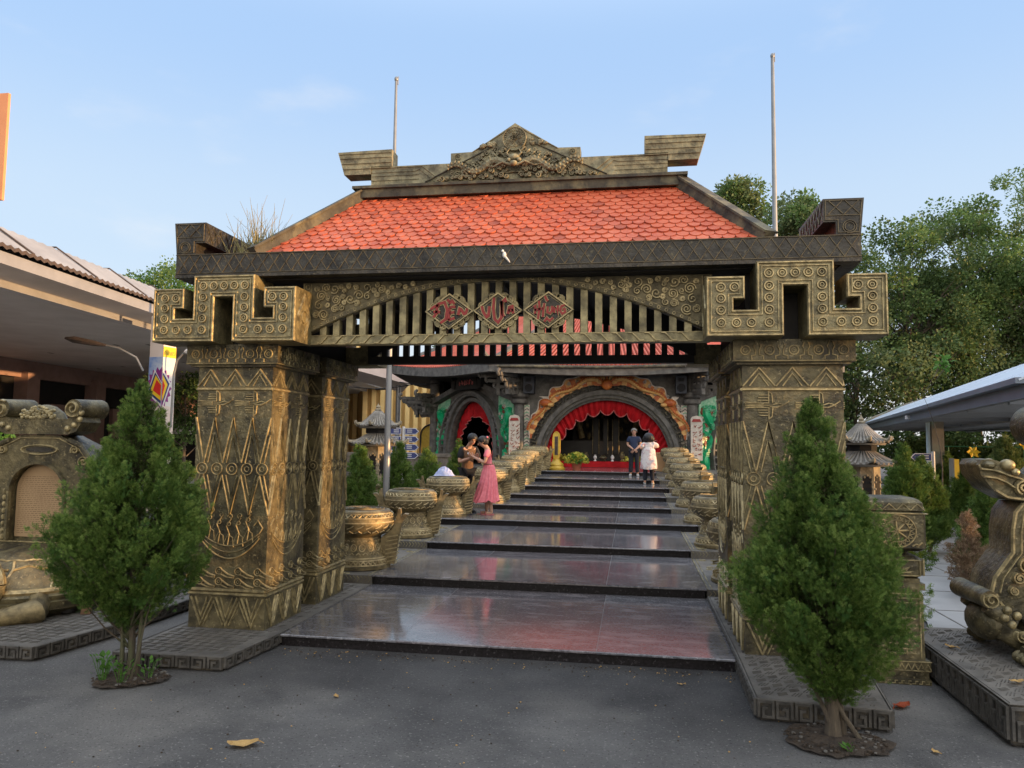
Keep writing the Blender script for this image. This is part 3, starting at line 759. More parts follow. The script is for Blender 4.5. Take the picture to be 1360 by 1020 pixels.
# ridge crest: base tier, horns, pediment
B0 = RZ+.106; F = FR((XC,YC-.10,0),(1,0,0))
mb = MB()
mb.prism([(-1.60,B0),(1.60,B0),(1.60,4.945),(-1.60,4.945)],F,-.20,0,0)
for sg in (-1,1):
    P_ = [(sg*a,b) for a,b in ((.78,B0+.01),(1.02,4.93),(1.60,4.93))]
    mb.ribbon(P_,F,.014,.010,m=0); mb.ribbon([(sg*.86,B0+.01),(sg*1.05,4.90),(sg*1.09,4.88),(sg*1.60,4.88)],F,.010,.008,m=0)
    for v in (4.79,4.84): mb.ribbon([(sg*1.06,v),(sg*1.60,v)],F,.012,.008,m=0)
mb.build('ridge_crest',[M['pedi']],G)
for sg in (-1,1):
    mb = MB()
    pr_ = [(sg*1.365,4.948),(sg*1.365,5.135),(sg*1.99,5.125),(sg*1.91,4.865),(sg*1.605,4.865),(sg*1.605,4.948)]
    if sg>0: pr_ = pr_[::-1]
    mb.prism(pr_,F,-.19,.01,0)
    for q,(v,e) in enumerate(((5.10,1.98),(5.05,1.965),(4.99,1.945),(4.93,1.925))): mb.ribbon([(sg*1.375,v),(sg*(e-.005),v)],F,.014,.010,m=0,d=.01)
    mb.build('ridge_horn',[M['pedi']],G)
mb = MB()
F2 = FR((XC,YC-.115,0),(1,0,0))
ped = [(-.70,4.947),(.70,4.947),(.70,5.05),(.46,5.055),(.02,5.335),(-.0,5.35),(-.02,5.335),(-.46,5.055),(-.70,5.05)]
mb.prism(ped,F2,-.16,0,0)
for sg in (-1,1):
    mb.ribbon(spiral(sg*.62,5.00,.008,.045,1.7,0),F2,.012,.012,m=0)
    mb.ribbon([(sg*.98,B0+.02),(sg*.20,5.12)],F2,.016,.014,m=1); mb.ribbon([(sg*.46,5.05),(sg*.03,5.31)],F2,.014,.012,m=0)
pd = mb.build('pediment',[M['pedi'],M['ridge']],G)
# dragon mask relief
F3 = FR((XC,YC-.115,0),(1,0,0)); dm = MB(); rr = random.Random(11)
for sg in (-1,1):
    body = [(sg*(.10+.62*t_),4.86+.05*sin(t_*9)+.03*(1-t_)) for t_ in [i/16 for i in range(17)]]
    dm.tube([F3[0]+Vector((u,-.02,v)) for u,v in body],[.042*(1-.7*i/16)+.006 for i in range(17)],7)
    for i in range(17):
        u,v = body[i]; dm.ell((XC+u,YC-.165,v+.018),(.015,.014,.018),6,4); dm.ell((XC+u,YC-.16,v-.02),(.013,.014,.014),6,4)
    pts = []; tr_ = 0
    while len(pts) < 60 and tr_ < 6000:
        tr_ += 1; u = rr.uniform(.07,.92); top = 5.11-.40*(u-.2)/.78 if u>.2 else 5.10; v = rr.uniform(4.755,max(4.757,top-.03)); r = rr.uniform(.016,.036)
        if v+r > top or any(hypot(u-p[0],v-p[1]) < (r+p[2])*.8 for p in pts): continue
        pts.append((u,v,r)); h_ = rr.uniform(.018,.04)
        dm.ribbon(spiral(sg*u,v,.004,r,1.5,rr.uniform(0,6.3),9,rr.choice((-1,1))),F3,.016,h_,m=0)
        if rr.random()<.5: dm.ell((XC+sg*u,YC-.13,v),(r*.5,.02,r*.5),6,4)
    for i in range(9):
        u = .10+.055*i; v = 5.075-.028*i; dm.tube([(XC+sg*(u-.03),YC-.14,v-.05),(XC+sg*u,YC-.16,v-.02),(XC+sg*(u+.015),YC-.14,v)],[.012,.010,.004],5)
    dm.ell((XC+sg*.055,YC-.17,4.925),(.028,.03,.024),8,6)
    dm.tube([(XC+sg*.03,YC-.18,4.87),(XC+sg*.12,YC-.19,4.90),(XC+sg*.22,YC-.17,4.86),(XC+sg*.30,YC-.15,4.88)],[.014,.012,.009,.004],6)
    dm.tube([(XC+sg*.03,YC-.17,4.95),(XC+sg*.08,YC-.17,5.0),(XC+sg*.05,YC-.16,5.05)],[.014,.010,.003],6)
    for i in range(14):
        u = rr.uniform(.17,.36); v = 5.095+rr.uniform(0,.015)+max(0,(.36-u))*.30*rr.random(); dm.ell((XC+sg*u,YC-.135,v),(.022,.018,.016),6,4)
        if i%2: dm.ribbon(spiral(sg*u,v,.004,.024,1.3,i,9,sg),F3,.014,.028,m=0)
dm.ell((XC,YC-.18,4.885),(.045,.04,.03),10,6); dm.ell((XC,YC-.165,4.96),(.06,.03,.035),10,6)
dm.ribbon([(-.30,4.745),(-.18,4.80),(0,4.815),(.18,4.80),(.30,4.745)],F3,.014,.012,m=0)
dm.build('dragon_relief',[M['pedi'],M['pedi']],pd)
md = MB(); FM = FR((XC,YC-.116,5.165),(1,0,0))
md.prism([(.132*cos(a*pi/16),.132*sin(a*pi/16)) for a in range(32)],FM,0,.028,0)
md.ring(FM,0,0,.124,.014,.012,32,m=0,d=.028); md.ring(FM,0,0,.088,.008,.008,28,m=0,d=.028)
for k in range(28):
    a = 2*pi*k/28; md.ribbon([(.095*cos(a),.095*sin(a)),(.114*cos(a+.05),.114*sin(a+.05))],FM,.009,.009,m=0,d=.028)
for i in range(26):
    a = rr.uniform(0,6.28); r = rr.uniform(0,.08); md.ribbon(spiral(r*cos(a),r*sin(a),.004,.022,1.2,a),FM,.010,.012,m=0,d=.028)
md.build('medallion',[M['pedi']],pd)
# ---------------------------------------------------------------- foliage tools
def place(tv, tf, T, S_, mi=None):
    """tv (n,3) template verts, tf (k,4), T list of 3x3 (m,3,3), S_ (m,3)"""
    m = len(T); n = len(tv)
    co = np.einsum('mij,nj->mni',T,tv)+S_[:,None,:]
    fa = tf[None,:,:]+(np.arange(m)*n)[:,None,None]
    return co.reshape(-1,3), fa.reshape(-1,tf.shape[1])
def frames(d, roll, sc):
    """rotation matrices with local +y along d, random roll, scaled"""
    d = d/np.linalg.norm(d,axis=1,keepdims=True)
    a = np.where(np.abs(d[:,2:3])<.9, np.array([[0,0,1.]]), np.array([[1.,0,0]]))
    x = np.cross(d,a); x /= np.linalg.norm(x,axis=1,keepdims=True); z = np.cross(x,d)
    c,s = np.cos(roll)[:,None],np.sin(roll)[:,None]
    x2 = x*c+z*s; z2 = -x*s+z*c
    return np.stack([x2,d,z2],axis=2)*sc[:,None,None]
def frond():
    """flat scale-leaf spray, unit length along +y; quads"""
    v = []; f = []
    def q(x0,y0,x1,y1,w,z0=0,z1=0):
        w = w*.72
        dx,dy = x1-x0,y1-y0; l = hypot(dx,dy); nx,ny = -dy/l*w,dx/l*w; b = len(v)
        mx,my = x0+dx*.6,y0+dy*.6
        v.extend([(x0,y0,z0),(mx-nx,my-ny,(z0+z1)/2),(x1,y1,z1),(mx+nx,my+ny,(z0+z1)/2)]); f.append((b,b+1,b+2,b+3))
    q(0,0,0,1.0,.075,0,.10)
    for k,(y,l) in enumerate(((.14,.36),(.38,.40),(.62,.32))):
        for sg in (-1,1):
            q(0,y+.04*(sg>0),sg*l*.75,y+l*.80,.075,.02,.10*(-1)**k+.05)
    return np.array(v,float),np.array(f)
FROND = frond()
def conifer(name, label, cat, loc, h, prof, zlow, nplume, nspray, sl, leaf, group=None, seed=1, lean=(0,0), stems=None, trunk_r=.035, upness=.9, plen=.24, fat=.24, twig=90):
    """prof: list of (t, radius) over crown height. plumes are flame shaped tufts of flat sprays"""
    rg = np.random.default_rng(seed); t = thing(name,label,cat,loc,group)
    ts = np.array([p[0] for p in prof]); rs = np.array([p[1] for p in prof])
    lob = rg.uniform(0,6.28,6)
    def R(u,a):
        b = np.interp(u,ts,rs)
        return b*(1+.10*np.sin(3*a+lob[0]+5*u)+.08*np.sin(5*a+lob[1]-9*u)+.06*np.sin(2*a+lob[2]+14*u))
    zz = np.linspace(0,1,400); wgt = np.interp(zz,ts,rs); wgt = wgt**1.15+.03; wgt /= wgt.sum()
    u = rg.choice(zz,nplume,p=wgt)+rg.uniform(-.01,.01,nplume); u = np.clip(u,0,1)
    a = rg.uniform(0,2*pi,nplume); rr = R(u,a)*(1-.75*rg.random(nplume)**1.5)*np.where(rg.random(nplume)<.10,1.16,1.0)
    ax = lambda q: np.stack([lean[0]*q,lean[1]*q],-1)
    c = np.stack([rr*np.cos(a),rr*np.sin(a),zlow+u*(h-zlow)],1); c[:,:2] += ax(u)
    out = np.stack([np.cos(a),np.sin(a),np.zeros_like(a)],1)
    pd = out*(.15+.75*(1-u)[:,None]*rg.uniform(.4,1.2,(nplume,1)))+np.array([0,0,upness])+rg.normal(0,.16,(nplume,3))
    pd /= np.linalg.norm(pd,axis=1,keepdims=True)
    pl = plen*rg.uniform(.65,1.25,nplume)*(1-.35*u)
    # sprays inside each plume
    w = rg.random((nplume,nspray)); an = rg.uniform(0,2*pi,(nplume,nspray)); rad = (fat*np.sin(np.pi*np.clip(w*.85+.10,0,1))**.8)*np.sqrt(rg.random((nplume,nspray)))
    e1 = np.cross(pd,np.array([0.3,.2,.93])); e1 /= np.linalg.norm(e1,axis=1,keepdims=True); e2 = np.cross(pd,e1)
    rv = e1[:,None,:]*np.cos(an)[...,None]+e2[:,None,:]*np.sin(an)[...,None]
    pos = c[:,None,:]+pd[:,None,:]*((w-.45)*pl[:,None])[...,None]+rv*(rad*pl[:,None])[...,None]
    dr = pd[:,None,:]*1.0+rv*.75*(1-w*.6)[...,None]+rg.normal(0,.22,(nplume,nspray,3))
    pos = pos.reshape(-1,3); dr = dr.reshape(-1,3); m = len(pos)
    keep = pos[:,2] < h*1.02
    pos = pos[keep]; dr = dr[keep]; m = len(pos)
    T = frames(dr, rg.uniform(0,6.28,m), sl*rg.uniform(.75,1.35,m))
    co,fa = place(FROND[0],FROND[1],T,pos)
    mats = leaf if isinstance(leaf,list) else [leaf]
    mi = None
    if len(mats)>1:
        dep = rr/np.maximum(R(u,a),1e-3)                  # inner sprays a darker brown-green, outer tips lighter
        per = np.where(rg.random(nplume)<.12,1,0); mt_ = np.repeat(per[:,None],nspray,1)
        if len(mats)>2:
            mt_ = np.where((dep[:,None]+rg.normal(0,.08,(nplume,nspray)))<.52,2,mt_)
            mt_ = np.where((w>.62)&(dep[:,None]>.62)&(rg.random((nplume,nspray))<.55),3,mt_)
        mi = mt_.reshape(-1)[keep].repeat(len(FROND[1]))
    crown = np_mesh('crown',co+np.array(loc),fa,mats,mi,t)
    mb = MB(); L0 = Vector(loc)
    for (bx,by,ex,ey,zt,r0) in (stems or [(0,0,0,0,.85*h,trunk_r)]):
        pts = []; k = 9
        for i in range(k+1):
            q = i/k; pts.append(L0+Vector((bx+(ex-bx)*q+lean[0]*q*.8+.02*sin(q*7+bx*9), by+(ey-by)*q+lean[1]*q*.8+.02*cos(q*6+ex*7), -.04+zt*q)))
        mb.tube(pts,[r0*(1-.85*i/k)*(1.25 if i==0 else 1) for i in range(k+1)],8,0)
    for i in rg.choice(nplume,min(nplume,twig),replace=False):
        e = Vector(c[i])+L0; zb = max(zlow*.55,c[i][2]-.25-.5*rr[i]); s0 = L0+Vector((lean[0]*.3,lean[1]*.3,zb))
        mb.tube([s0,(s0+e)/2+Vector((0,0,-.03)),e],[.009,.006,.003],4,0)
    mb.build('trunk',[M['bark']],t)
    return t

def pit(label, c, rx, ry, seed):
    rr = random.Random(seed); mb = MB(); n = 40; cx,cy = c
    ring = []
    rings = [[],[],[]]
    for k in range(n):
        a = 2*pi*k/n; r = 1+.10*sin(3*a+seed)+rr.uniform(-.07,.07)
        for q,(f,z) in enumerate(((1.0,.016),(.82,.022),(.4,.035))):
            rings[q].append((cx+rx*r*f*cos(a),cy+ry*r*f*sin(a),z+rr.uniform(-.006,.010)))
    b = len(mb.v)
    mb.v += rings[0]+rings[1]+rings[2]; mb.v.append((cx,cy,.045))
    for q in range(2):
        for k in range(n): mb.f.append([q*n+k,q*n+(k+1)%n,(q+1)*n+(k+1)%n,(q+1)*n+k]); mb.mi.append(0)
    for k in range(n): mb.f.append([2*n+k,2*n+(k+1)%n,3*n]); mb.mi.append(0)
    for i in range(260):
        a = rr.uniform(0,6.28); r = sqrt(rr.random())*.97
        p = (cx+rx*r*cos(a),cy+ry*r*sin(a),.025+rr.random()*.01); s = rr.uniform(.006,.018)
        mb.ell(p,(s,s*rr.uniform(.6,1),s*.6),5,3,0 if rr.random()<.8 else 1)
    o = mb.build('planting_soil',[M['soil'],M['slab']],None)
    tag(o,label,'soil patch')
    return o
def weeds(name, label, spots, seed, parent=None, leaf='weed', size=.05):
    rg = np.random.default_rng(seed); v = []; mb = MB()
    for (x,y,z,n,s) in spots:
        for i in range(n):
            a = rg.uniform(0,6.28); r = rg.uniform(0,s); px,py = x+r*cos(a),y+r*sin(a); hh = rg.uniform(.02,.10)*s/.06
            d = Vector((cos(a)*.6,sin(a)*.6,rg.uniform(.2,.9))).normalized(); l = size*rg.uniform(.6,1.2); w = l*.32
            sd = d.cross(Vector((0,0,1))); sd = sd.normalized() if sd.length>.01 else Vector((1,0,0))
            p = Vector((px,py,z+hh))
            mb.add([p,p+d*l*.5+sd*w,p+d*l,p+d*l*.5-sd*w],[(0,1,2,3)])
            if i%3==0: mb.tube([(x+r*.3*cos(a),y+r*.3*sin(a),z-.01),p],[.003,.002],4)
    o = mb.build(name,[M[leaf]],None,sharp=0)
    return tag(o,label,'weeds')

# two cypresses in front of the gate
CP = [(0,.08),(.07,.24),(.16,.42),(.26,.54),(.36,.57),(.46,.51),(.56,.43),(.66,.33),(.75,.25),(.84,.16),(.93,.08),(1,.02)]
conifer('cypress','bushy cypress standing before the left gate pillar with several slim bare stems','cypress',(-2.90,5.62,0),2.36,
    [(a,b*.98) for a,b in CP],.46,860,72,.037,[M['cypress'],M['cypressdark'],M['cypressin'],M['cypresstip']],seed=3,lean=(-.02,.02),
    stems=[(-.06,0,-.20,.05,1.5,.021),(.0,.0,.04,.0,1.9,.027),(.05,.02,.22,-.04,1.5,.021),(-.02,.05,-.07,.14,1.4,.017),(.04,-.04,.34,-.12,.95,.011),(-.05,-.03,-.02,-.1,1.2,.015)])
CR = [(0,.10),(.08,.28),(.18,.48),(.28,.60),(.38,.60),(.50,.50),(.62,.38),(.74,.26),(.87,.14),(1,.02)]
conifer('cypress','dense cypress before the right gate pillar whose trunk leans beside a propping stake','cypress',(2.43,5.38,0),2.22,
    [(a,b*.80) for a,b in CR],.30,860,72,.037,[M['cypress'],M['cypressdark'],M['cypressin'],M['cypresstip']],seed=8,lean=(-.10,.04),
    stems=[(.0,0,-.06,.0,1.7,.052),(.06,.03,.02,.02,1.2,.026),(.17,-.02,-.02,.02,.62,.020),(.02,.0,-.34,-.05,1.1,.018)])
pit('round patch of bare soil with weeds at the foot of the left cypress',(-2.87,5.62),.29,.25,1)
pit('dark patch of soil and litter around the base of the right cypress',(2.43,5.36),.33,.27,2)
weeds('weed_clump','bright green weeds sprouting around the left cypress stems',[(-3.02,5.50,.03,34,.11),(-2.84,5.47,.03,26,.09),(-2.70,5.60,.03,16,.08),(-3.08,5.62,.03,14,.07)],4)
weeds('weed_clump','single small green weed in the soil under the right cypress',[(2.47,5.16,.02,10,.035)],5,size=.045)
weeds('weed_clump','leafy green sprig growing from the edge of the right plinth',[(2.62,6.05,.10,36,.10),(2.70,6.15,.05,20,.08)],6)

# ---------------------------------------------------------------- fallen leaves
def dead_leaf(label, c, l, w, rz, matk, curl=.4, name='fallen_leaf'):
    mb = MB(); n = 7; P = []
    for i in range(n+1):
        q = i/n; ww = w*sin(pi*min(1,q*.92+.06))**.8
        P.append([(ww*s_*(1+.15*sin(q*9)), (q-.5)*l, .012+curl*l*.35*(2*q-1)**2+.25*abs(s_)*ww+.004*sin(q*13+s_)) for s_ in (-1,-.5,0,.5,1)])
    mb.grid(P); mb.tube([(0,-.5*l,.012+curl*l*.35),(0.01,-.68*l,.015)],[.004,.003],4)
    t = mb.build(name,[M[matk]],None,sharp=0); t.location = (c[0],c[1],.0); t.rotation_euler = (0,0,rz)
    return tag(t,label,'leaf')
for lab,px,l,w,rz,mk in (
    ('large flat tan leaf lying on the asphalt near the left foreground',(-1.32,4.57),.19,.055,1.9,'dryleaf'),
    ('small curled yellow leaf on the asphalt before the left end of the first step',(-1.10,5.55),.055,.02,.6,'dryleaf'),
    ('orange leaf on the asphalt in the right foreground left of the right cypress',(1.82,4.55),.085,.025,1.2,'dryleaf'),
    ('tiny yellow curled leaf on the asphalt below the right half of the steps',(1.42,4.62),.045,.017,2.3,'dryleaf'),
    ('rust red curled leaf between the right plinth and the bronze pedestal',(3.10,6.15),.17,.045,-.9,'redleaf'),
    ('pale leaf on the shaded asphalt close to the right end of the first step',(1.50,6.35),.06,.014,1.4,'dryleaf'),
    ('small tan leaf on the asphalt in front of the right slab',(3.02,5.30),.06,.02,.4,'dryleaf')):
    dead_leaf(lab,px,l,w,rz,mk)

# ---------------------------------------------------------------- bronze drum planters
def drum_proto():
    t = thing('bronze_drum','d','drum',(0,0,0),local=True)
    R = .45; mb = MB()
    prof = [(.0,0.0),(.385,0.0),(.405,.012),(.405,.05),(.385,.06),(.372,.065),(.365,.13),(.352,.15),(.345,.155),(.315,.20),(.292,.27),(.275,.34),(.268,.40),(.262,.42),
            (.285,.44),(.36,.475),(.415,.515),(.443,.56),(.45,.605),(.447,.65),(.430,.70),(.405,.745),(.395,.765),(.375,.782),(.34,.788),(.33,.775),(.0,.775)]
    mb.lathe(prof[1:-1]+[(.02,.775)],n=40,m=0)
    def cyl(pts,w=.014,h=.010,m=1):   # pts (angle, z) drawn round the profile
        zs = [p[1] for p in prof]; rsx = [p[0] for p in prof]
        P = []
        for a,z in pts:
            r = None
            for i in range(1,len(prof)-4):
                if prof[i][1] <= z <= prof[i+1][1]:
                    f = (z-prof[i][1])/max(1e-6,prof[i+1][1]-prof[i][1]); r = prof[i][0]+(prof[i+1][0]-prof[i][0])*f; break
            r = r or .4
            P.append(Vector((r*cos(a),r*sin(a),z)))
        mb.tube(P,w*.8,4,m,cap=False)
    n = 36
    for k in range(n):
        a = 2*pi*k/n; b = 2*pi*(k+1)/n
        cyl([(a,.075),((a+b)/2,.12),(b,.075)],.018)
        cyl([(a,.735),((a+b)/2,.70),(b,.735)],.016)
    for z in (.067,.128,.155,.69,.742,.63): cyl([(2*pi*k/32,z) for k in range(33)],.014)
    for k in range(16):
        a = 2*pi*k/16
        for z,r in ((.29,.075),):
            cyl([(a+.13*cos(q),z+.045*sin(q)) for q in [i*pi/5 for i in range(11)]],.013); cyl([(a+.05*cos(q),z+.018*sin(q)) for q in [i*pi/3 for i in range(7)]],.011)
    for k in range(22):
        a = 2*pi*k/22; cyl([(a,.20),(a+.1,.225),(a+.2,.20)],.013); cyl([(a,.37),(a+.1,.385),(a+.2,.37)],.012)
        cyl([(a,.50),(a+.12,.525),(a+.22,.50)],.014); cyl([(a+.05,.555),(a+.18,.575),(a+.26,.60)],.012)
    mb.build('body',[M['gold'],M['goldrel']],t)
    hd = MB(); hd.lathe([(.33,.776),(.322,.792),(.05,.80),(.01,.802)],n=40,m=0)
    for r in (.30,.25,.19,.12): hd.tube([(r*cos(2*pi*k/36),r*sin(2*pi*k/36),.797+.004*(1-r/.3)) for k in range(37)],.006,4,1,cap=False)
    for k in range(12):
        a = 2*pi*k/12; hd.tube([(.02*cos(a),.02*sin(a),.803),(.1*cos(a),.1*sin(a),.802)],[.012,.003],4,1)
    hd.build('drum_head',[M['ridge'],M['gold']],t)
    return t
def fin(t, ang, flip=1):
    """curved ribbed handle standing along the drum from bulge to foot, with a beak at the top"""
    mb = MB(); c,s = cos(ang),sin(ang)
    F = FR((0,0,0),(c,s,0),(0,0,1))
    out = [(.36,.06),(.46,.05),(.49,.20),(.51,.36),(.535,.52),(.575,.64),(.64,.72),(.585,.725),(.54,.69),(.53,.79),(.50,.80),(.485,.70),(.445,.60),(.43,.53),(.37,.47),(.30,.43),(.27,.38),(.29,.26),(.33,.15)]
    mb.prism(out,F,-.085,.085,0)
    for k in range(7):
        z = .08+.055*k; mb.ribbon([(.34,z),(.48+.004*k,z+.03)],(F[0]+F[3]*.085,F[1],F[2],F[3]),.020,.014,m=1); 
        mb.ribbon([(.34,z),(.48+.004*k,z+.03)],(F[0]-F[3]*.085,F[1],F[2],-F[3]),.020,.014,m=1)
    for k in range(9):
        z = .06+.055*k; u = .475+.09*(z/.6)**1.5
        FF = FR((c*u,s*u,z),(-s,c,0),(c*-.15,s*-.15,1)); mb.ribbon([(-.07,0),(0,.025),(.07,0)],FR((c*u,s*u,z),(-s,c,0),(0,0,1)),.012,.012,m=1)
    mb.build('handle',[M['gold'],M['goldrel']],t)
DY = [9.95,12.4,14.8,17.1,18.95,20.65,22.4,24.5]
DXL = [-2.56,-2.60,-2.56,-2.16,-2.09,-2.06,-2.10,-2.06]
DXR = [2.50,2.48,2.46,2.44,2.45,2.44,2.43,2.43]
ords = ['nearest the gate','second from the gate','third from the gate','fourth from the gate','fifth from the gate','sixth from the gate','seventh from the gate','farthest from the gate']
extra = {(-1,2):'gold drum planter carrying a blue cloth bundle beside the couple, left of the steps',(-1,0):'gold drum planter with ribbed handle just behind the left gate pillars'}
protoL = drum_proto(); fin(protoL,radians(12)); fin(protoL,radians(192))
for i in range(8):
    for sg in (-1,1):
        z = RIS*(i+2)-.012; loc = ((DXL if sg<0 else DXR)[i],DY[i],z)
        lab = extra.get((sg,i)) or 'gold drum planter on the %s of the steps, %s'%('left side' if sg<0 else 'right side',ords[i])
        grp = 'bronze drums along the %s of the steps'%('left' if sg<0 else 'right')
        rz = 0 if sg<0 else pi*.55
        if i==0 and sg<0:
            protoL.location = loc; protoL['label'] = lab; protoL['group'] = grp; bpy.context.view_layer.update()
        else: dup(protoL,loc,rz,lab,group=grp)
# cloth bundle on the third left drum
mb = MB(); rr = random.Random(3)
P = []
for i in range(15):
    row = []
    for j in range(15):
        x = (i-7)/7*.20; y = (j-7)/7*.15; r = hypot(x/.20,y/.15)
        z = .15*max(0,1-r**2)+.05*abs(sin(i*1.7)*cos(j*1.3))*(1-min(1,r*.8))+rr.uniform(0,.02)
        row.append((x,y,z if r<1 else .004))
    P.append(row)
mb.grid(P)
o = mb.build('cloth_bundle',[M['cloth']],None,sharp=0); o.location = (-2.62,14.72,RIS*4+.79)
tag(o,'crumpled pale blue and white cloth bundle left on a drum top','cloth')

# ---------------------------------------------------------------- left slab and the turtle bearing a stele
plinth('carved_slab','low woven-pattern stone slab under the turtle stele at the left edge',[(-8.2,5.72),(-4.0,5.9),(-3.86,6.75),(-3.82,9.0),(-8.2,9.0)],.13,True)
TX,TY = -5.23,7.25
t = thing('turtle_stele','bronze turtle carrying an arched inscribed stele with scrolled crest','statue',(TX,TY,.13))
mb = MB()   # shell
prof = [(.80,.17),(.86,.20),(.88,.25),(.84,.30),(.74,.43),(.58,.55),(.36,.64),(.12,.68),(.02,.685)]
mb.lathe([(r*.86,z+.10) for r,z in prof],(TX,TY,0),36,0,sy=1.0)
mb.lathe([(.62,.12),(.78,.22),(.80,.30),(.70,.31)],(TX,TY,0),36,0)
rr = random.Random(2)
def sh(a,q):   # point on the shell
    z = np.interp(q,[0,.3,.55,.8,1],[.37,.53,.65,.74,.785]); r = np.interp(q,[0,.3,.55,.8,1],[.74,.64,.50,.31,.05])
    return Vector((TX+r*cos(a),TY+r*sin(a),z))
for k in range(10):
    a = 2*pi*k/10
    mb.tube([sh(a,.08),sh(a+.08,.45),sh(a+.02,.60)],.016,5,1)
    mb.tube([sh(a+.08,.45),sh(a+.32,.52),sh(a+.55,.45),sh(a+.63,.45)],.014,5,1)
mb.tube([sh(2*pi*k/36,.06) for k in range(37)],.035,6,1,cap=False)
mb.tube([sh(2*pi*k/36,.62+.02*(k%2)) for k in range(37)],.014,5,1,cap=False)
mb.build('shell',[M['bronze'],M['gilt']],t)
mb = MB()   # neck, collar, head towards the viewer
mb.tube([(TX-.02,TY-.66,.50),(TX-.03,TY-.86,.56),(TX-.04,TY-1.0,.66)],[.26,.20,.15],14,0)
mb.tube([(TX-.02+.30*cos(a),TY-.72,.50+.24*sin(a)) for a in [2*pi*k/24 for k in range(25)]],.045,6,1,cap=False)
mb.ell((TX-.04,TY-1.10,.72),(.17,.24,.15),14,9,0); mb.ell((TX-.04,TY-1.27,.66),(.13,.13,.09),12,8,0)
for sg in (-1,1): mb.ell((TX-.04+sg*.09,TY-1.20,.80),.04,8,6,1)
mb.build('head',[M['bronze'],M['gilt']],t)
for sx,sy in ((-1,-1),(1,-1),(1,1),(-1,1)):
    mb = MB()
    a = Vector((TX+sx*.42,TY+sy*.42,.30)); b = Vector((TX+sx*.60,TY+sy*.62,.24)); c_ = Vector((TX+sx*.34 if sy<0 else TX+sx*.55,TY+sy*.80,.20)); d = Vector((TX+sx*.08 if sy<0 else TX+sx*.5,TY+sy*.86,.195))
    mb.tube([a,b,c_,d],[.16,.12,.085,.07],10,0)
    for q in (.1,.25,.7,.85):
        p = c_.lerp(d,q); r = .083-.012*q
        mb.tube([p+Vector((.0,r*cos(w),r*sin(w))) for w in [2*pi*k/12 for k in range(13)]],.010,5,1,cap=False)
    mb.build('leg',[M['gold'],M['goldrel']],t)
mb = MB()   # stele body with an arched niche
F = FR((TX,TY-.02,0),(1,0,0)); hw = .67
out = [(-hw,.78),(hw,.78),(.64,1.50),(.69,1.58),(.60,1.72),(.50,1.84),(.36,1.90),(.24,1.955),(-.24,1.955),(-.36,1.90),(-.50,1.84),(-.60,1.72),(-.69,1.58),(-.64,1.50)]
nic = [(-.34,.84),(.34,.84)]+[(.34*cos(a),1.36+.30*sin(a)) for a in [pi*k/14 for k in range(15)]]
# frame made of a front skin around the niche
mb.prism(out,F,-.34,-.10,0)
for sg in (-1,1):
    h = [(0,1.66)]+[(sg*.34*sin(pi*k/16),1.36+.30*cos(pi*k/16)) for k in range(1,9)]+[(sg*.34,.84),(sg*.34,.78),(sg*hw,.78)]+[(sg*abs(x),y) for x,y in out[2:8]]+[(0,1.955)]
    if sg<0: h = h[::-1]
    mb.prism(h,F,-.10,0,0)
mb.ribbon(nic[2:][::1]+[nic[0]],F,.045,.03,m=0,taper=.7); mb.ribbon([nic[1],nic[2]],F,.045,.03,m=0)
mb.ribbon(nic[1:3],F,.03,.02)
mb.ribbon(inset(out,.03),F,.018,.014,True); mb.ribbon([(-.22+.22*0+.2*cos(a)*1.0,1.80+.045*sin(a)) for a in [2*pi*k/16 for k in range(16)]] if 0 else [(.22*cos(a),1.80+.05*sin(a)) for a in [2*pi*k/20 for k in range(20)]],F,.02,.018,True)
mb.prism([(.17*cos(a),1.80+.028*sin(a)) for a in [2*pi*k/16 for k in range(16)]],F,0,.004,2)
for sg in (-1,1):
    for u,v,r in ((.44,1.80,.05),(.55,1.68,.06),(.63,1.57,.04)):
        mb.ribbon(spiral(sg*u,v,.01,r,1.6,0,12,sg),F,.02,.03)
    mb.tube([F[0]+Vector((sg*.36,-.01,1.905)),F[0]+Vector((sg*.50,-.01,1.85)),F[0]+Vector((sg*.60,-.01,1.73)),F[0]+Vector((sg*.69,-.01,1.60))],.03,7,0)
    for q in range(8): mb.ell((TX+sg*.39,TY-.03,.86+.07*q),(.022,.02,.03),6,4,1)
mb.box(TX-.72,TX+.72,TY-.08,TY+.38,.735,.80,0)
mb.build('stele',[M['bronze'],M['gilt'],M['dark']],t)
mb = MB(); mb.prism(inset(nic,.012),F,-.10,-.085,0)
rr = random.Random(9)
for i in range(30):
    v = 1.50-.021*i; hwid = .30 if v<1.36 else .34*sqrt(max(0,1-((v-1.36)/.30)**2))-.04
    u = -hwid
    while u < hwid-.02:
        l = rr.uniform(.015,.05); mb.add([F[0]+Vector((max(-hwid,u),.0835,v)),F[0]+Vector((min(hwid,u+l),.0835,v)),F[0]+Vector((min(hwid,u+l),.0835,v+.006)),F[0]+Vector((max(-hwid,u),.0835,v+.006))],[(0,1,2,3)],1); u += l+.012
mb.build('inscription_panel',[M['tanboard'],M['inscr']],t)
mb = MB()   # crest with two big scrolls
FC = FR((TX,TY-.06,0),(1,0,0))
cr = [(-.40,1.965),(.36,1.965),(.46,2.0),(.52,2.10),(.47,2.20),(.34,2.13),(-.36,2.13),(-.47,2.20),(-.54,2.10),(-.48,2.0)]
mb.prism(cr,FC,-.30,0,0)
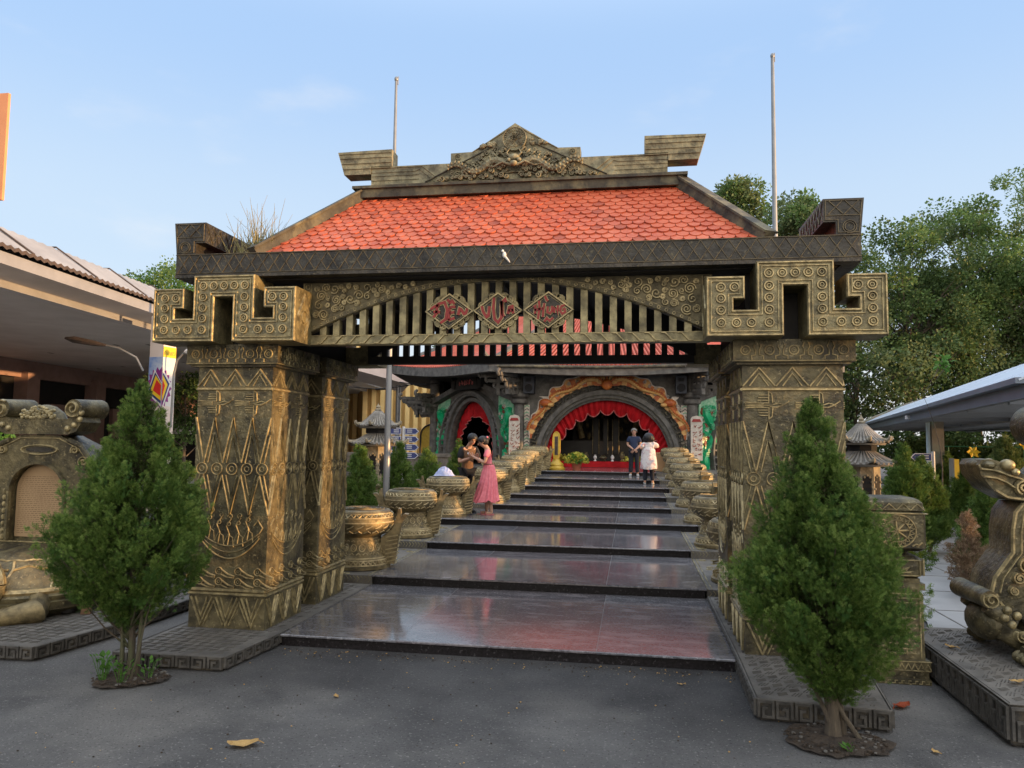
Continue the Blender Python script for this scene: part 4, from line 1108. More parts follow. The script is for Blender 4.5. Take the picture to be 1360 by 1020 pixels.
for sg in (-1,1):
    mb.tube([(TX+sg*.44,TY-.09,2.245),(TX+sg*.44,TY+.32,2.245)],[.098,.112],18,0)
    mb.ribbon(spiral(sg*.44,2.245,.012,.092,1.6,pi/2*sg,14,sg),(FC[0]+FC[3]*.03,FC[1],FC[2],FC[3]),.026,.03)
    for u,v in ((.36,2.03),(.44,2.07),(.50,2.13),(.515,2.2)): mb.ell((TX+sg*u,TY-.065,v),(.034,.03,.034),8,6,1)
mb.lathe([(.26,2.13),(.22,2.20),(.12,2.27),(.03,2.29)],(TX-.02,TY+.06,0),18,0,sy=.5)
for i in range(70):
    u = rr.uniform(-.22,.20); v = 2.145+rr.random()*(.13-.35*abs(u)*.8)
    mb.ell((TX+u,TY-.06+.0*u,v),(.022,.022,.02),6,4,1)
mb.build('crest',[M['bronze'],M['gilt']],t)
# small things on the slab
mb = MB(); mb.lathe([(.05,0),(.075,.02),(.085,.10),(.075,.12)],n=14); o = mb.build('incense_bowl',[M['black']],None); o.location = (-4.62,7.02,.135)
tag(o,'small black bowl beside the foot of the left turtle','bowl')
mb = MB(); mb.box(-.045,.045,-.035,.035,0,.07); mb.box(-.05,.05,-.04,.04,.07,.08); o = mb.build('offering_box',[M['brownc']],None); o.location = (-4.42,7.05,.135); o.rotation_euler = (0,0,.4)
tag(o,'little brown box next to the black bowl on the left slab','box')

# ---------------------------------------------------------------- right slab with the side-on stele statue
plinth('carved_slab','dark stone slab with woven sides under the scrolled statue at the right edge',[(3.55,5.50),(8.0,5.30),(8.0,7.75),(3.60,7.62)],.28,True)
BX,BY = 4.98,6.72
t = thing('dragon_statue','polished bronze scrolled statue with dragon heads, cut off by the right edge','statue',(BX,BY,.28))
mb = MB(); F = FR((BX,BY-.02,0),(1,0,0))
half = [(0,.55),(.60,.50),(.88,.62),(1.0,.78),(.97,.90),(.90,1.00),(.87,1.045),(.83,1.10),(.825,1.28),(.80,1.42),(.74,1.50),(0,1.50)]
for sg in (-1,1):
    pg = [(sg*a,b) for a,b in half]; pg = pg if sg>0 else pg[::-1]
    mb.prism(pg,F,-.42,0,0)
    mb.ribbon([(sg*a,b) for a,b in half[2:-1]],F,.03,.02); mb.ribbon([(sg*(a-.06),b) for a,b in half[3:-1]],F,.016,.014)
    for u,v,r in ((.74,1.00,.06),(.80,.90,.045),(.68,.78,.05),(.55,.66,.06),(.84,.80,.035)):
        mb.ribbon(spiral(sg*u,v,.008,r,1.7,0,12,sg),F,.022,.035)
        mb.ell((BX+sg*u,BY-.03,v),(.02,.03,.02),6,5,1)
mb.build('shaft',[M['bronze'],M['gilt']],t)
for sg in (-1,1):
    mb = MB()   # scroll foot
    for q in (0,1):
        y = BY-.12+.0*q
    mb.tube([(BX+sg*1.06,BY-.14,.74),(BX+sg*1.06,BY+.44,.74)],[.072,.080],16,0)
    ft = [(BX+sg*1.06,.665),(BX+sg*.96,.62),(BX+sg*.90,.56),(BX+sg*.92,.47),(BX+sg*.80,.40),(BX+sg*.62,.43)]
    mb.tube([(a,BY-.04,b) for a,b in ft],[.05,.075,.085,.085,.09,.08],10,0)
    mb.tube([(a,BY+.36,b) for a,b in ft],[.05,.075,.085,.085,.09,.08],10,0)
    mb.ell((BX+sg*.98,BY+.16,.52),(.13,.26,.15),14,9,0)
    FS_ = FR((BX,BY-.14,0),(1,0,0))
    mb.ribbon(spiral(sg*1.06,.74,.01,.068,1.6,0,12,sg),FS_,.022,.03)
    for u,v in ((.93,.66),(.86,.62),(.90,.55),(.87,.47),(.79,.42),(.95,.60)): mb.ell((BX+sg*u,BY-.115,v),(.034,.03,.034),8,6,1)
    mb.ribbon(spiral(sg*.84,.47,.008,.05,1.6,0,12,sg),FS_,.022,.03)
    mb.build('scroll_foot',[M['bronze'],M['gilt']],t)
    for yy in (BY-.28,BY+.52):
        mb = MB()   # clawed foot
        mb.tube([(BX+sg*.55,yy+.10,.52),(BX+sg*.68,yy+.02,.44),(BX+sg*.80,yy-.02,.385),(BX+sg*.90,yy-.02,.36)],[.15,.12,.09,.07],12,0)
        for q in range(3): mb.ell((BX+sg*(.90),yy-.08+.07*q,.335),(.06,.034,.05),8,6,0)
        for q in range(4):
            x = BX+sg*(.62+.07*q); mb.tube([(x,yy-.02+(.11-.015*q)*cos(w),.47-.03*q+(.11-.015*q)*sin(w)) for w in [2*pi*k/10 for k in range(11)]],.010,5,1,cap=False)
        mb.build('claw',[M['bronze'],M['gilt']],t)
    mb = MB()   # dragon head
    pg = [(.58,1.50),(.80,1.515),(.95,1.60),(1.04,1.72),(1.055,1.80),(1.03,1.845),(.95,1.85),(.86,1.82),(.80,1.775),(.70,1.72),(.58,1.70)]
    pg2 = [(sg*a,b) for a,b in pg]; pg2 = pg2 if sg>0 else pg2[::-1]
    mb.prism(pg2,F,-.40,-.02,0)
    mb.ell((BX+sg*.98,BY+.16,1.80),(.085,.22,.055),14,9,0); mb.ell((BX+sg*.84,BY-.0,1.805),(.055,.07,.048),12,8,1); mb.ell((BX+sg*.84,BY+.32,1.805),(.055,.07,.048),12,8,1)
    mb.ell((BX+sg*.80,BY-.05,1.75),(.03,.03,.03),8,6,1)
    R_ = lambda pts,w=.022,h=.025: mb.ribbon([(sg*a,b) for a,b in pts],F,w,h)
    R_([(1.05,1.77),(.97,1.765),(.90,1.745),(.84,1.72),(.74,1.69)]); R_([(1.03,1.71),(.94,1.70),(.86,1.665),(.80,1.62)]); R_([(.95,1.60),(.86,1.545),(.74,1.53),(.60,1.535)],.03)
    mb.ribbon(spiral(sg*.74,1.63,.01,.06,1.7,0,12,-sg),F,.028,.035); mb.ribbon(spiral(sg*.66,1.55,.008,.045,1.6,0,12,sg),F,.024,.03); mb.ribbon(spiral(sg*.60,1.62,.008,.04,1.6,0,12,sg),F,.022,.03)
    mb.build('dragon_head',[M['bronze'],M['gilt']],t)
mb = MB()
mb.prism([(-.60,1.50),(.60,1.50),(.60,1.72),(.48,1.85),(.25,1.93),(-.25,1.93),(-.48,1.85),(-.60,1.72)],F,-.40,0,0)
mb.ribbon([(-.56,1.74),(-.44,1.84),(-.2,1.90),(.2,1.90),(.44,1.84),(.56,1.74)],F,.024,.02)
mb.build('crown_block',[M['bronze'],M['gilt']],t)
mb = MB()
for sg in (-1,1):
    mb.tube([(BX+sg*.45,BY-.06,2.13),(BX+sg*.45,BY+.40,2.13)],[.165,.18],24,0)
    mb.ribbon(spiral(sg*.45,2.13,.015,.15,1.8,0,14,sg),(F[0]+F[3]*.04,F[1],F[2],F[3]),.03,.03)
mb.prism([(-.50,1.93),(.50,1.93),(.42,2.06),(-.42,2.06)],F,-.36,-.02,0)
mb.build('crest',[M['bronze'],M['gilt']],t)
for i,(lab,c) in enumerate((('dry brown leaf on the right slab near the scroll foot',(3.72,6.85)),('tan curled leaf on the right slab before the claw',(3.80,5.95)))):
    o = dead_leaf(lab,c,.10,.03,.7+i,'dryleaf'); o.location.z = .283

# ---------------------------------------------------------------- bronze pedestal behind the right cypress
PX,PY = 3.29,6.98
t = thing('bronze_pedestal','bronze pedestal with a sunburst cube on top, behind the right cypress','pedestal',(PX,PY,0))
mb = MB(); w = .235
mb.box(PX-w,PX+w,PY-w,PY+w,-.02,.05,0); mb.box(PX-w+.012,PX+w-.012,PY-w+.012,PY+w-.012,.05,.12,0)
mb.box(PX-w,PX+w,PY-w,PY+w,.12,.215,0); w2 = w-.03
mb.loft([[(PX-a,PY-a,z),(PX+a,PY-a,z),(PX+a,PY+a,z),(PX-a,PY+a,z)] for a,z in ((w2,.216),(w2-.02,.82),(w2-.02,.84))],0)
mb.box(PX-w2-.01,PX+w2+.01,PY-w2-.01,PY+w2+.01,.84,.90,0); mb.box(PX-w2+.02,PX+w2-.02,PY-w2+.02,PY+w2-.02,.90,.94,0)
for FF in (FR((PX-w,PY-w,0),(1,0,0)),FR((PX+w,PY-w,0),(0,1,0)),FR((PX-w,PY+w,0),(0,-1,0))):
    for k in range(9):
        u = .02+k*.05; mb.ribbon([(u,.135),(u+.025,.19),(u+.05,.135)],FF,.010,.008)
    for v in (.127,.205): mb.ribbon([(0,v),(2*w,v)],FF,.010,.008)
    for k in range(9): mb.ribbon([(.01+k*.052,.012),(.035+k*.052,.012),(.035+k*.052,.035),(.055+k*.052,.035)],FF,.008,.008)
    F5 = (FF[0]-FF[3]*.04,FF[1],FF[2],FF[3])
    for k,v in enumerate((.27,.31,.35,.42,.46,.52,.58,.63,.68)):
        q = .10+.03*(k%3); mb.ribbon([(q,v),(2*w-q,v)],F5,.018,.016)
    for u in (.17,.235,.30): mb.ribbon([(u,.26),(u,.36)],F5,.014,.014); mb.ribbon([(u,.46),(u,.70)],F5,.014,.014)
    for v in (.72,.76,.80): mb.ribbon([(.05,v),(2*w-.05,v)],F5,.012,.012)
    mb.ribbon([(.06,.23),(.06,.80)],F5,.02,.014); mb.ribbon([(2*w-.06,.23),(2*w-.06,.80)],F5,.02,.014)
mb.build('base',[M['bronze'],M['gilt']],t)
def rbox(mb,cx,cy,z0,z1,w,ch):
    o = lambda a:[(-a,-a+ch),(-a+ch,-a),(a-ch,-a),(a,-a+ch),(a,a-ch),(a-ch,a),(-a+ch,a),(-a,a-ch)]
    mb.loft([[(cx+x,cy+y,z) for x,y in o(a)] for a,z in ((w-ch,z0),(w,z0+ch),(w,z1-ch),(w-ch,z1))],0)
mb = MB(); rbox(mb,PX,PY,.94,1.14,.215,.035)
for FF in (FR((PX-.215,PY-.217,.94),(1,0,0)),FR((PX+.217,PY-.215,.94),(0,1,0))):
    mb.ribbon([(.04,.03),(.39,.03),(.39,.17),(.04,.17)],FF,.012,.012,True)
    for k in range(7):
        a = pi*(k+.5)/7; c_,s_ = .215,.045; mb.ribbon([(c_,s_),(c_+.07*cos(a)-.012,s_+.06*sin(a)),(c_+.13*cos(a),s_+.10*sin(a)),(c_+.07*cos(a)+.012,s_+.05*sin(a))],FF,.012,.012)
mb.lathe([(.17,1.14),(.15,1.16),(.17,1.19)],(PX,PY,0),20,0)
mb.build('waist',[M['bronze'],M['gilt']],t)
mb = MB(); rbox(mb,PX,PY,1.19,1.56,.235,.03)
mb.box(PX-.225,PX+.225,PY-.225,PY+.225,1.56,1.585,0); mb.loft([[(PX-a,PY-a,z),(PX+a,PY-a,z),(PX+a,PY+a,z),(PX-a,PY+a,z)] for a,z in ((.215,1.585),(.215,1.63),(.19,1.66),(.16,1.675))],0)
for FF in (FR((PX-.235,PY-.237,1.19),(1,0,0)),FR((PX+.237,PY-.235,1.19),(0,1,0))):
    for r,wd in ((.148,.014),(.10,.009)): mb.ring(FF,.235,.185,r,wd,.012,28)
    for k in range(20):
        a = 2*pi*k/20; b = a+pi/20; d = a+pi/10
        mb.ribbon([(.235+.105*cos(a),.185+.105*sin(a)),(.235+.14*cos(b),.185+.14*sin(b)),(.235+.105*cos(d),.185+.105*sin(d))],FF,.008,.009)
    for k in range(8):
        a = 2*pi*k/8+.1; mb.ribbon([(.235,.185),(.235+.09*cos(a),.185+.09*sin(a))],FF,.020,.016,taper=.3)
    mb.ribbon([(.35,.05),(.38,.07),(.40,.06),(.43,.085)],FF,.014,.014)
    mb.ribbon([(0,.345),(.47,.345)],FF,.014,.010)
    for k in range(4): mb.ribbon([(.02+k*.11,.375),(.075+k*.11,.43),(.13+k*.11,.375)],(FF[0]-FF[3]*.02,FF[1],FF[2],FF[3]),.009,.010)
mb.build('sun_cube',[M['bronze'],M['gilt']],t)
t.scale = (1,1,.905)
# ---------------------------------------------------------------- the shrine
CX,FY,ZB = .08,27.5,1.015
T = thing('shrine', 'dark octagonal shrine with red-curtained arches, dragon carvings and red tiled roof','temple',(CX,FY,0))
HWF = 3.12
sideU = Vector((-4.25,3.7,0)).normalized(); SLN = 5.63
mb = MB()
pl = [(-3.9,24.20),(4.05,24.20),(4.05,26.3),(9.2,31.2),(9.2,40),(-9,40),(-9,31.2),(-3.9,26.3)]
mb.prism(pl,FR((0,0,0),(1,0,0),(0,1,0)),-.2,ZB-.004,0)
o = mb.build('stone_platform',[M['tempgrey']],None); tag(o,'raised grey stone platform carrying the shrine','platform')
# interior: back walls, floor, ceiling
mb = MB()
pg = [(-3.0,27.9),(3.15,27.9),(7.2,31.6),(7.2,37.5),(-7.0,37.5),(-7.0,31.6)]
F0 = FR((0,0,0),(1,0,0),(0,1,0))
mb.box(-7,7.2,37.4,37.7,ZB,5.0); mb.box(-7.3,-7.0,31.6,37.6,ZB,5.0); mb.box(7.2,7.5,31.6,37.6,ZB,5.0)
mb.prism(pg,F0,4.55,4.7); mb.prism(pg,F0,ZB-.003,ZB+.004)
mb.build('inner_wall',[M['interior']],T)
# front arch wall
def arch_wall(F,w0,w1,zb,zt,cx,rx,rz,zc,pts_top,name='wall',m='tempgrey',th=.25,zbot=None):
    zb2 = zb
    a = [(cx+rx*cos(pi*k/28),zc+rz*sin(pi*k/28)) for k in range(29)]
    mb = MB()
    L_ = [(w0,zb2),(cx-rx,zb2)]+[p for p in a[::-1] if p[0]<=cx+1e-6]+[(cx,pts_top(cx))]+[(w0+(cx-w0)*q,pts_top(w0+(cx-w0)*q)) for q in (.66,.33,0)]
    R_ = [(w1,zb2)]+[(w1+(cx-w1)*q,pts_top(w1+(cx-w1)*q)) for q in (0,.33,.66)]+[(cx,pts_top(cx))]+[p for p in a[::-1] if p[0]>=cx-1e-6]+[(cx+rx,zb2)]
    mb.prism(L_,F,-th,0,0); mb.prism(R_,F,-th,0,0)
    return mb.build(name,[M[m]],T,recalc=True)
FF = FR((CX,FY,0),(1,0,0))
arch_wall(FF,-HWF,HWF,ZB,4.6,.1,2.5,2.55,1.35,lambda x:4.62)
def arc(cx,zc,rx,rz,a0,a1,n): return [(cx+rx*cos(a0+(a1-a0)*k/n),zc+rz*sin(a0+(a1-a0)*k/n)) for k in range(n+1)]
mb = MB(); AC,ZC = .1,1.35
for rx,w,h in ((2.53,.20,.16),(2.36,.16,.10),(2.27,.10,.06)):
    mb.ribbon(arc(AC,ZC,rx,rx*.955,-.13,pi+.13,56),FF,w,h,m=0,taper=.85)
for rx in (2.62,2.44,2.31): mb.ribbon(arc(AC,ZC,rx,rx*.955,-.13,pi+.13,56),FF,.025,.18,m=1,taper=.6)
n = 26
for k in range(n):
    a = pi*(k+.5)/n; r0 = 2.66
    for q in ((0,.06,.0),(1,.20,.0)):
        pass
    def PP(da,dr): rr_ = r0+dr; return (AC+rr_*cos(a+da),ZC+rr_*.955*sin(a+da))
    mb.ribbon([PP(-.045,0),PP(-.045,.17),PP(.035,.17),PP(.035,.06),PP(-.005,.06)],FF,.035,.16,m=1,taper=.8)
mb.build('main_arch',[M['tempgrey'],M['ridge']],T)
# red valance of scalloped velvet
def valance(cx,zc,rx,rz,F,nsc,dep,name,drop,amp=.34):
    P = []; nn = nsc*10; mb = MB()
    for k in range(nn+1):
        q = k/nn; a = -.02+(pi+.04)*q; sc = abs(sin(pi*q*nsc)); row = []
        dd = dep*(1.06-amp+amp*sc**.7)+drop*max(0,abs(q-.5)*2-.72)*1.2
        for j in range(7):
            t_ = j/6; r = 1-dd*t_
            x = cx+rx*cos(a)*(1-.02)+(-cos(a)*rx*dd*t_)*.55; z = zc+rz*sin(a)-dd*t_*rz*(.45+.5*abs(sin(a)))
            if abs(q-.5)>.40: z -= drop*t_*1.1*(abs(q-.5)-.40)*10
            y = .05*sin(q*nsc*2*pi*2.5)*(.3+t_)+.06*sc*t_
            row.append(F[0]+F[1]*x+F[2]*z+F[3]*(-.16+y))
        P.append(row)
    mb.grid(P,0)
    mb.tube([r[-1] for r in P],.018,5,1)
    for k in range(nsc+1):
        p = P[min(k*10,nn)]; 
        if 0<k<nsc: mb.tube([p[1],p[3],p[-1]],[.02,.035,.02],6,0)
    mb.build(name,[M['red'],M['redtrim']],T,recalc=False)
valance(.1,1.35,2.32,2.24,FF,13,.29,'curtain',.80)
# dragons over the arch
mb = MB(); rr = random.Random(4)
for sg in (-1,1):
    outer = []; inner = []; N_ = 60
    for k in range(N_+1):
        q = k/N_; a = pi/2-sg*(.06+q*1.25); lf = .36*(.55+.45*sin(q*3.1+.5))*(1-.35*q)+.10*abs(sin(q*17))+.05*sin(q*43)
        if q>.9: lf *= (1-q)/.1
        r1 = 2.92+lf; r0 = 2.87-.06*abs(sin(q*23))
        outer.append((AC+r1*cos(a),ZC+r1*.955*sin(a))); inner.append((AC+r0*cos(a),ZC+r0*.955*sin(a)))
    for k in range(N_):
        pgn = [inner[k],inner[k+1],outer[k+1],outer[k]]
        if sg<0: pgn = pgn[::-1]
        pgn = pgn if sum(pgn[i][0]*pgn[(i+1)%4][1]-pgn[(i+1)%4][0]*pgn[i][1] for i in range(4))>0 else pgn[::-1]
        mb.prism(pgn,FF,.02,.14+.03*sin(k*.9),0 if (k//3)%2 else 1)
    mb.ribbon(outer,FF,.05,.17,m=2,taper=.7)
    bod = []
    for k in range(40):
        q = k/39; a = pi/2-sg*(.10+q*1.12); r = 3.02+.08*sin(q*15); bod.append(FF[0]+FF[1]*(AC+r*cos(a))+FF[2]*(ZC+r*.955*sin(a))+FF[3]*.19)
    mb.tube(bod,[.10*(1-.6*k/39) for k in range(40)],8,1)
    for k in range(40): mb.ell(bod[k]+Vector((0,-.07,.05)),(.05,.04,.05),5,4,0)
    hx = bod[26]; mb.ell(hx+Vector((0,-.1,.14)),(.22,.14,.15),10,7,0); mb.ell(hx+Vector((-sg*.2,-.14,.06)),(.13,.1,.08),8,6,1)
    for k in range(6): mb.tube([hx+Vector((.03*k,-.1,.2)),hx+Vector((sg*.1+.04*k,-.12,.34)),hx+Vector((sg*.22,-.1,.36))],[.03,.025,.008],5,2)
    for k in range(16):
        q = rr.random(); a = pi/2-sg*(.1+q*1.15); r = 3.0+rr.uniform(0,.22); mb.ribbon(spiral(AC+r*cos(a),ZC+r*.955*sin(a),.01,.07,1.5,rr.uniform(0,6),9,sg),FF,.03,.05,m=2,d=.15)
for k in range(9):
    a = pi*(k+.5)/9; mb.prism([(AC,3.98),(AC+.44*cos(a-.12),3.98+.40*sin(a-.12)),(AC+.50*cos(a),3.98+.46*sin(a)),(AC+.44*cos(a+.12),3.98+.40*sin(a+.12))],FF,.06,.22,k%2)
mb.ell((CX+AC,FY-.24,4.04),(.2,.12,.2),12,8,0)
mb.build('dragon_carving',[M['orange'],M['amber'],M['cream']],T)
# columns with rings and brackets
def column(x,y):
    mb = MB(); mb.lathe([(.24,ZB),(.24,ZB+.2),(.19,ZB+.25),(.18,3.30),(.30,3.36),(.32,3.43),(.30,3.50),(.22,3.53),(.34,3.60),(.36,3.68),(.33,3.75),(.2,3.78),(.2,4.5)],(x,y,0),20)
    mb.build('column',[M['tempgrey']],T)
def bracket(x,y,dx,dy,z):
    mb = MB(); d = Vector((dx,dy,0)).normalized(); F = FR((x,y,z),d,(0,0,1))
    for k,(v,l) in enumerate(((0,.62),(.22,.95),(.44,1.25),(.62,1.5))):
        mb.fbox(F,-.1,l-.1,v-.06,v+.06,-.09,.09,0)
        pts = [F[0]+F[1]*(l-.12+.10*cos(a))+F[2]*(v+.06+.10*sin(a)) for a in [(-1.4+.45*q) for q in range(8)]]
        mb.tube(pts,.065,7,0)
    for k in range(3): mb.fbox(F,.12+.3*k,.24+.3*k,-.08,.72,-.07,.07,0)
    mb.build('bracket',[M['tempgrey']],T)
SB = Vector((CX-HWF,FY,0)); SBR = Vector((CX+HWF,FY,0))
ends = (SB+sideU*SLN, SBR+Vector((-sideU.x,sideU.y,0))*SLN)
for sg,c in ((-1,SB),(1,SBR)):
    column(c.x,c.y-.05); bracket(c.x,c.y-.2,sg*.38,-.92,3.72); bracket(c.x,c.y-.2,sg*1,-.25,3.72)
for sg,c in ((-1,ends[0]),(1,ends[1])):
    column(c.x,c.y-.05); bracket(c.x,c.y-.1,sg*.92,-.38,3.1); bracket(c.x,c.y-.1,sg*.3,-1,3.2); bracket(c.x,c.y-.1,sg*1,.15,3.0)
# side walls with an oval arch, jade dragon panels and a name board
for sg in (-1,1):
    U = sideU if sg<0 else Vector((-sideU.x,sideU.y,0))
    base = (SB if sg<0 else SBR)
    Fs = FR(base+U*SLN,-U) if sg<0 else FR(base,U)
    c = SLN/2
    top = lambda s_: 4.30-abs(s_-c)/c*.85
    arch_wall(Fs,.12,SLN-.12,.3,4,c,1.55,2.15,1.55,top)
    mb = MB()
    for k in range(9):
        pass
    for dz in (0,): mb.ribbon([(.1,top(.1)+.05),(c,top(c)+.05),(SLN-.1,top(SLN-.1)+.05)],Fs,.22,.30,m=0,taper=.9)
    for r,w,h in ((1.68,.22,.26),(1.50,.16,.16)):
        mb.ribbon(arc(c,1.55,r,r*1.36,-.75,pi+.75,50),Fs,w,h,m=0,taper=.85)
    mb.ribbon(arc(c,1.55,2.02,2.30,-.65,pi+.65,50),Fs,.09,.30,m=0,taper=.8)
    for k in range(40):
        a = -.6+(pi+1.2)*k/39
        mb.ribbon([(c+1.78*cos(a),1.55+1.80*1.28*sin(a)),(c+1.97*cos(a),1.55+1.97*1.16*sin(a))],Fs,.07,.26,m=0,taper=.8)
    mb.build('side_arch',[M['tempgrey']],T)
    valance(c,1.55,1.46,2.02,Fs,7,.34,'curtain',.70,.16)
    nb = MB(); nb.prism([(c-.75,3.98),(c+.75,3.98),(c+.62,4.45),(c+.3,4.54),(c-.3,4.54),(c-.62,4.45)],Fs,.0,.42,0)
    for q in (-1,1): nb.prism([(c+q*.78,4.0),(c+q*.98,4.05),(c+q*1.02,4.5),(c+q*.86,4.35),(c+q*.74,4.4)][::q],Fs,.05,.45,0)
    p = nb.build('name_board',[M['tempdark']],T,recalc=True)
    lb = MB(); rr = random.Random(21)
    for k in range(6):
        u = c-.42+.165*k
        for q in range(3): lb.ribbon([(u+rr.uniform(-.05,.05),4.15+rr.uniform(0,.2)),(u+rr.uniform(-.05,.05),4.15+rr.uniform(0,.2)),(u+rr.uniform(-.05,.05),4.14+rr.uniform(0,.2))],Fs,.045,.03,m=0,d=.42)
    lb.build('lettering',[M['redtrim']],p)
    for s0,s1 in ((.30,1.20),(SLN-1.20,SLN-.30)):
        mb = MB()
        m0 = (s0+s1)/2
        mb.prism([(s0,.95),(s1,.95),(s1,top(s1)-.12),(s0,top(s0)-.12)],Fs,.005,.05,0)
        rr = random.Random(int(s0*10)+sg)
        pts = [(m0+.24*sin(z*3.3+s0),z) for z in np.linspace(1.05,min(top(s0),top(s1))-.35,34)]
        for j in range(len(pts)):
            pass
        mb.tube([Fs[0]+Fs[1]*u+Fs[2]*v+Fs[3]*.09 for u,v in pts],[.13+.05*sin(i*.5) for i in range(len(pts))],8,1)
        for i in range(150):
            z = rr.uniform(1.0,min(top(s0),top(s1))-.25); u = rr.uniform(s0+.07,s1-.07)
            mb.ribbon(spiral(u,z,.01,rr.uniform(.04,.10),1.5,rr.uniform(0,6),9,rr.choice((-1,1))),Fs,.06,.06,m=rr.choice((1,1,1,1,2,4,3)),d=.05)
        for u,v in pts[::2]: mb.ribbon(spiral(u,v,.01,.09,1.6,v*5,9),Fs,.03,.05,m=2,d=.16)
        mb.build('jade_panel',[M['jadebase'],M['jade'],M['jade2'],M['rust'],M['cream']],T)
# the narrow jade strips between arch and columns and the couplet boards
for sg in (-1,1):
    mb = MB(); x = sg*2.86
    mb.prism([(x-.12,1.3),(x+.12,1.3),(x+.12,3.3),(x-.12,3.3)],FF,.004,.03,0)
    for k in range(16): mb.ribbon([(x-.1,1.4+.12*k),(x+.02,1.48+.12*k),(x+.1,1.42+.12*k)],FF,.03,.03,m=1 if k%2 else 2,d=.03)
    mb.build('strip_panel',[M['cream'],M['jade2'],M['tempgrey']],T)
    mb = MB(); xx = sg*(HWF+.12); Fc = FR((CX+xx,FY-.42,0),(1,0,0))
    mb.prism([(-.2,1.35),(.2,1.35),(.2,2.80),(.15,2.88),(0,2.92),(-.15,2.88),(-.2,2.80)],Fc,0,.05,0)
    mb.prism([(-.17,2.70),(.17,2.70),(.12,2.80),(-.12,2.80)],Fc,.05,.07,1)
    rr = random.Random(31)
    for k in range(7):
        for q in (-.085,.085):
            z = 1.56+.155*k
            for s_ in range(4):
                a = (q+rr.uniform(-.055,.055),z+rr.uniform(-.05,.05)); b = (a[0]+rr.choice((.07,0)),a[1]+rr.choice((0,.07)))
                mb.ribbon([a,b] if a!=b else [a,(a[0]+.05,a[1])],Fc,.022,.012,m=2,d=.05)
    mb.build('couplet_board',[M['cream'],M['redpaint'],M['rust']],T)
# roof: octagon of tiled slopes with a pale gutter
ev = [(-3.95,26.05),(4.1,26.05),(9.3,30.9),(9.3,37.5),(4,41),(-4,41),(-9.15,30.9)]
ev = [(-3.95,26.05),(4.1,26.05),(9.3,30.9),(9.3,38.0),(-9.15,38.0),(-9.15,30.9)]
ztip = [4.72,4.72,5.1,4.9,4.9,5.1]
apx = [(-1.2,31),(1.35,31),(3.6,33),(3.6,36.5),(-3.4,36.5),(-3.4,33)]
mb = MB(); ln = MB()
def edge(i,q,k):
    a = Vector((ev[i][0],ev[i][1],ztip[i])); b = Vector((ev[(i+1)%6][0],ev[(i+1)%6][1],ztip[(i+1)%6]))
    p = a.lerp(b,q); p.z -= .16*sin(pi*q); c_ = Vector((apx[i][0],apx[i][1],8.2)); d = Vector((apx[(i+1)%6][0],apx[(i+1)%6][1],8.2))
    e = c_.lerp(d,q); r = p.lerp(e,k); r.z -= .5*sin(pi*k)*.6; return r
for i in range(6):
    nseg = 26 if i in (0,5,1) else 10
    P = [[edge(i,q/nseg,k/10) for k in range(11)] for q in range(nseg+1)]
    mb.grid(P,0)
    if i in (0,1,5):
        for q in range(0,nseg*2+1):
            pts = [edge(i,q/(nseg*2),k/10)+Vector((0,0,.05)) for k in range(11)]
            mb.tube(pts,.05,5,0)
mb.build('tile_roof',[M['tilefar']],T,recalc=True)
mb = MB()
for i in range(6):
    for q in range(10):
        a,b = edge(i,q/10,0),edge(i,(q+1)/10,0)
        dn = Vector((0,0,-.30)); inn = (Vector((CX,33,0))-(a+b)/2); inn.z = 0; inn = inn.normalized()*.35
        mb.loft([[p+Vector((0,0,.05)),p+Vector((0,0,.05))+inn,p+dn+inn,p+dn] for p in (a,b)],0)
        ia,ib = Vector((a.x,a.y,0)),Vector((b.x,b.y,0))
        cen = Vector((CX,33,0)); sa,sb = cen+(ia-cen)*.72,cen+(ib-cen)*.72
        mb.add([a+dn,b+dn,Vector((sb.x,sb.y,4.45)),Vector((sa.x,sa.y,4.45))],[(0,1,2,3)],1)
    k0 = edge(i,0,0); d = (k0-Vector((CX,33,k0.z))).normalized()
    mb.tube([edge(i,0,.9),edge(i,0,.5),edge(i,0,.1),k0+d*.1+Vector((0,0,.12)),k0+d*.35+Vector((0,0,.38)),k0+d*.28+Vector((0,0,.58))],[.14,.15,.16,.15,.11,.05],8,0)
mb.build('eave',[M['tempgrey'],M['tempdark']],T)
mb = MB(); a = edge(0,.04,0); b = edge(0,.96,0); mb.tube([a+Vector((0,-.06,-.10)),edge(0,.5,0)+Vector((0,-.06,-.02)),b+Vector((0,-.06,-.10))],.05,8)
mb.build('gutter',[M['ridge']],T)
# loudspeakers on the columns
for sg,lab in ((-1,'dark blue box loudspeaker beside the column left of the main arch'),(1,'dark blue box loudspeaker beside the column right of the main arch')):
    t = thing('loudspeaker',lab,'loudspeaker',(CX+sg*2.72,FY-.25,3.70))
    b_ = MB(); x,y = CX+sg*2.72,FY-.25; b_.box(x-.19,x+.19,y-.3,y+.2,3.70,4.32); b_.build('cabinet',[M['speaker']],t)
    b_ = MB(); Fq = FR((x,y-.302,3.70),(1,0,0))
    b_.prism([(.13*cos(q*pi/10),.2+.13*sin(q*pi/10)) for q in range(20)],Fq,0,.02,0); b_.ring(Fq,0,.2,.13,.03,.03,20,m=0); b_.prism([(-.1,.42),(.1,.42),(.1,.54),(-.1,.54)],Fq,0,.02,0)
    b_.build('speaker_cone',[M['blackc']],t)
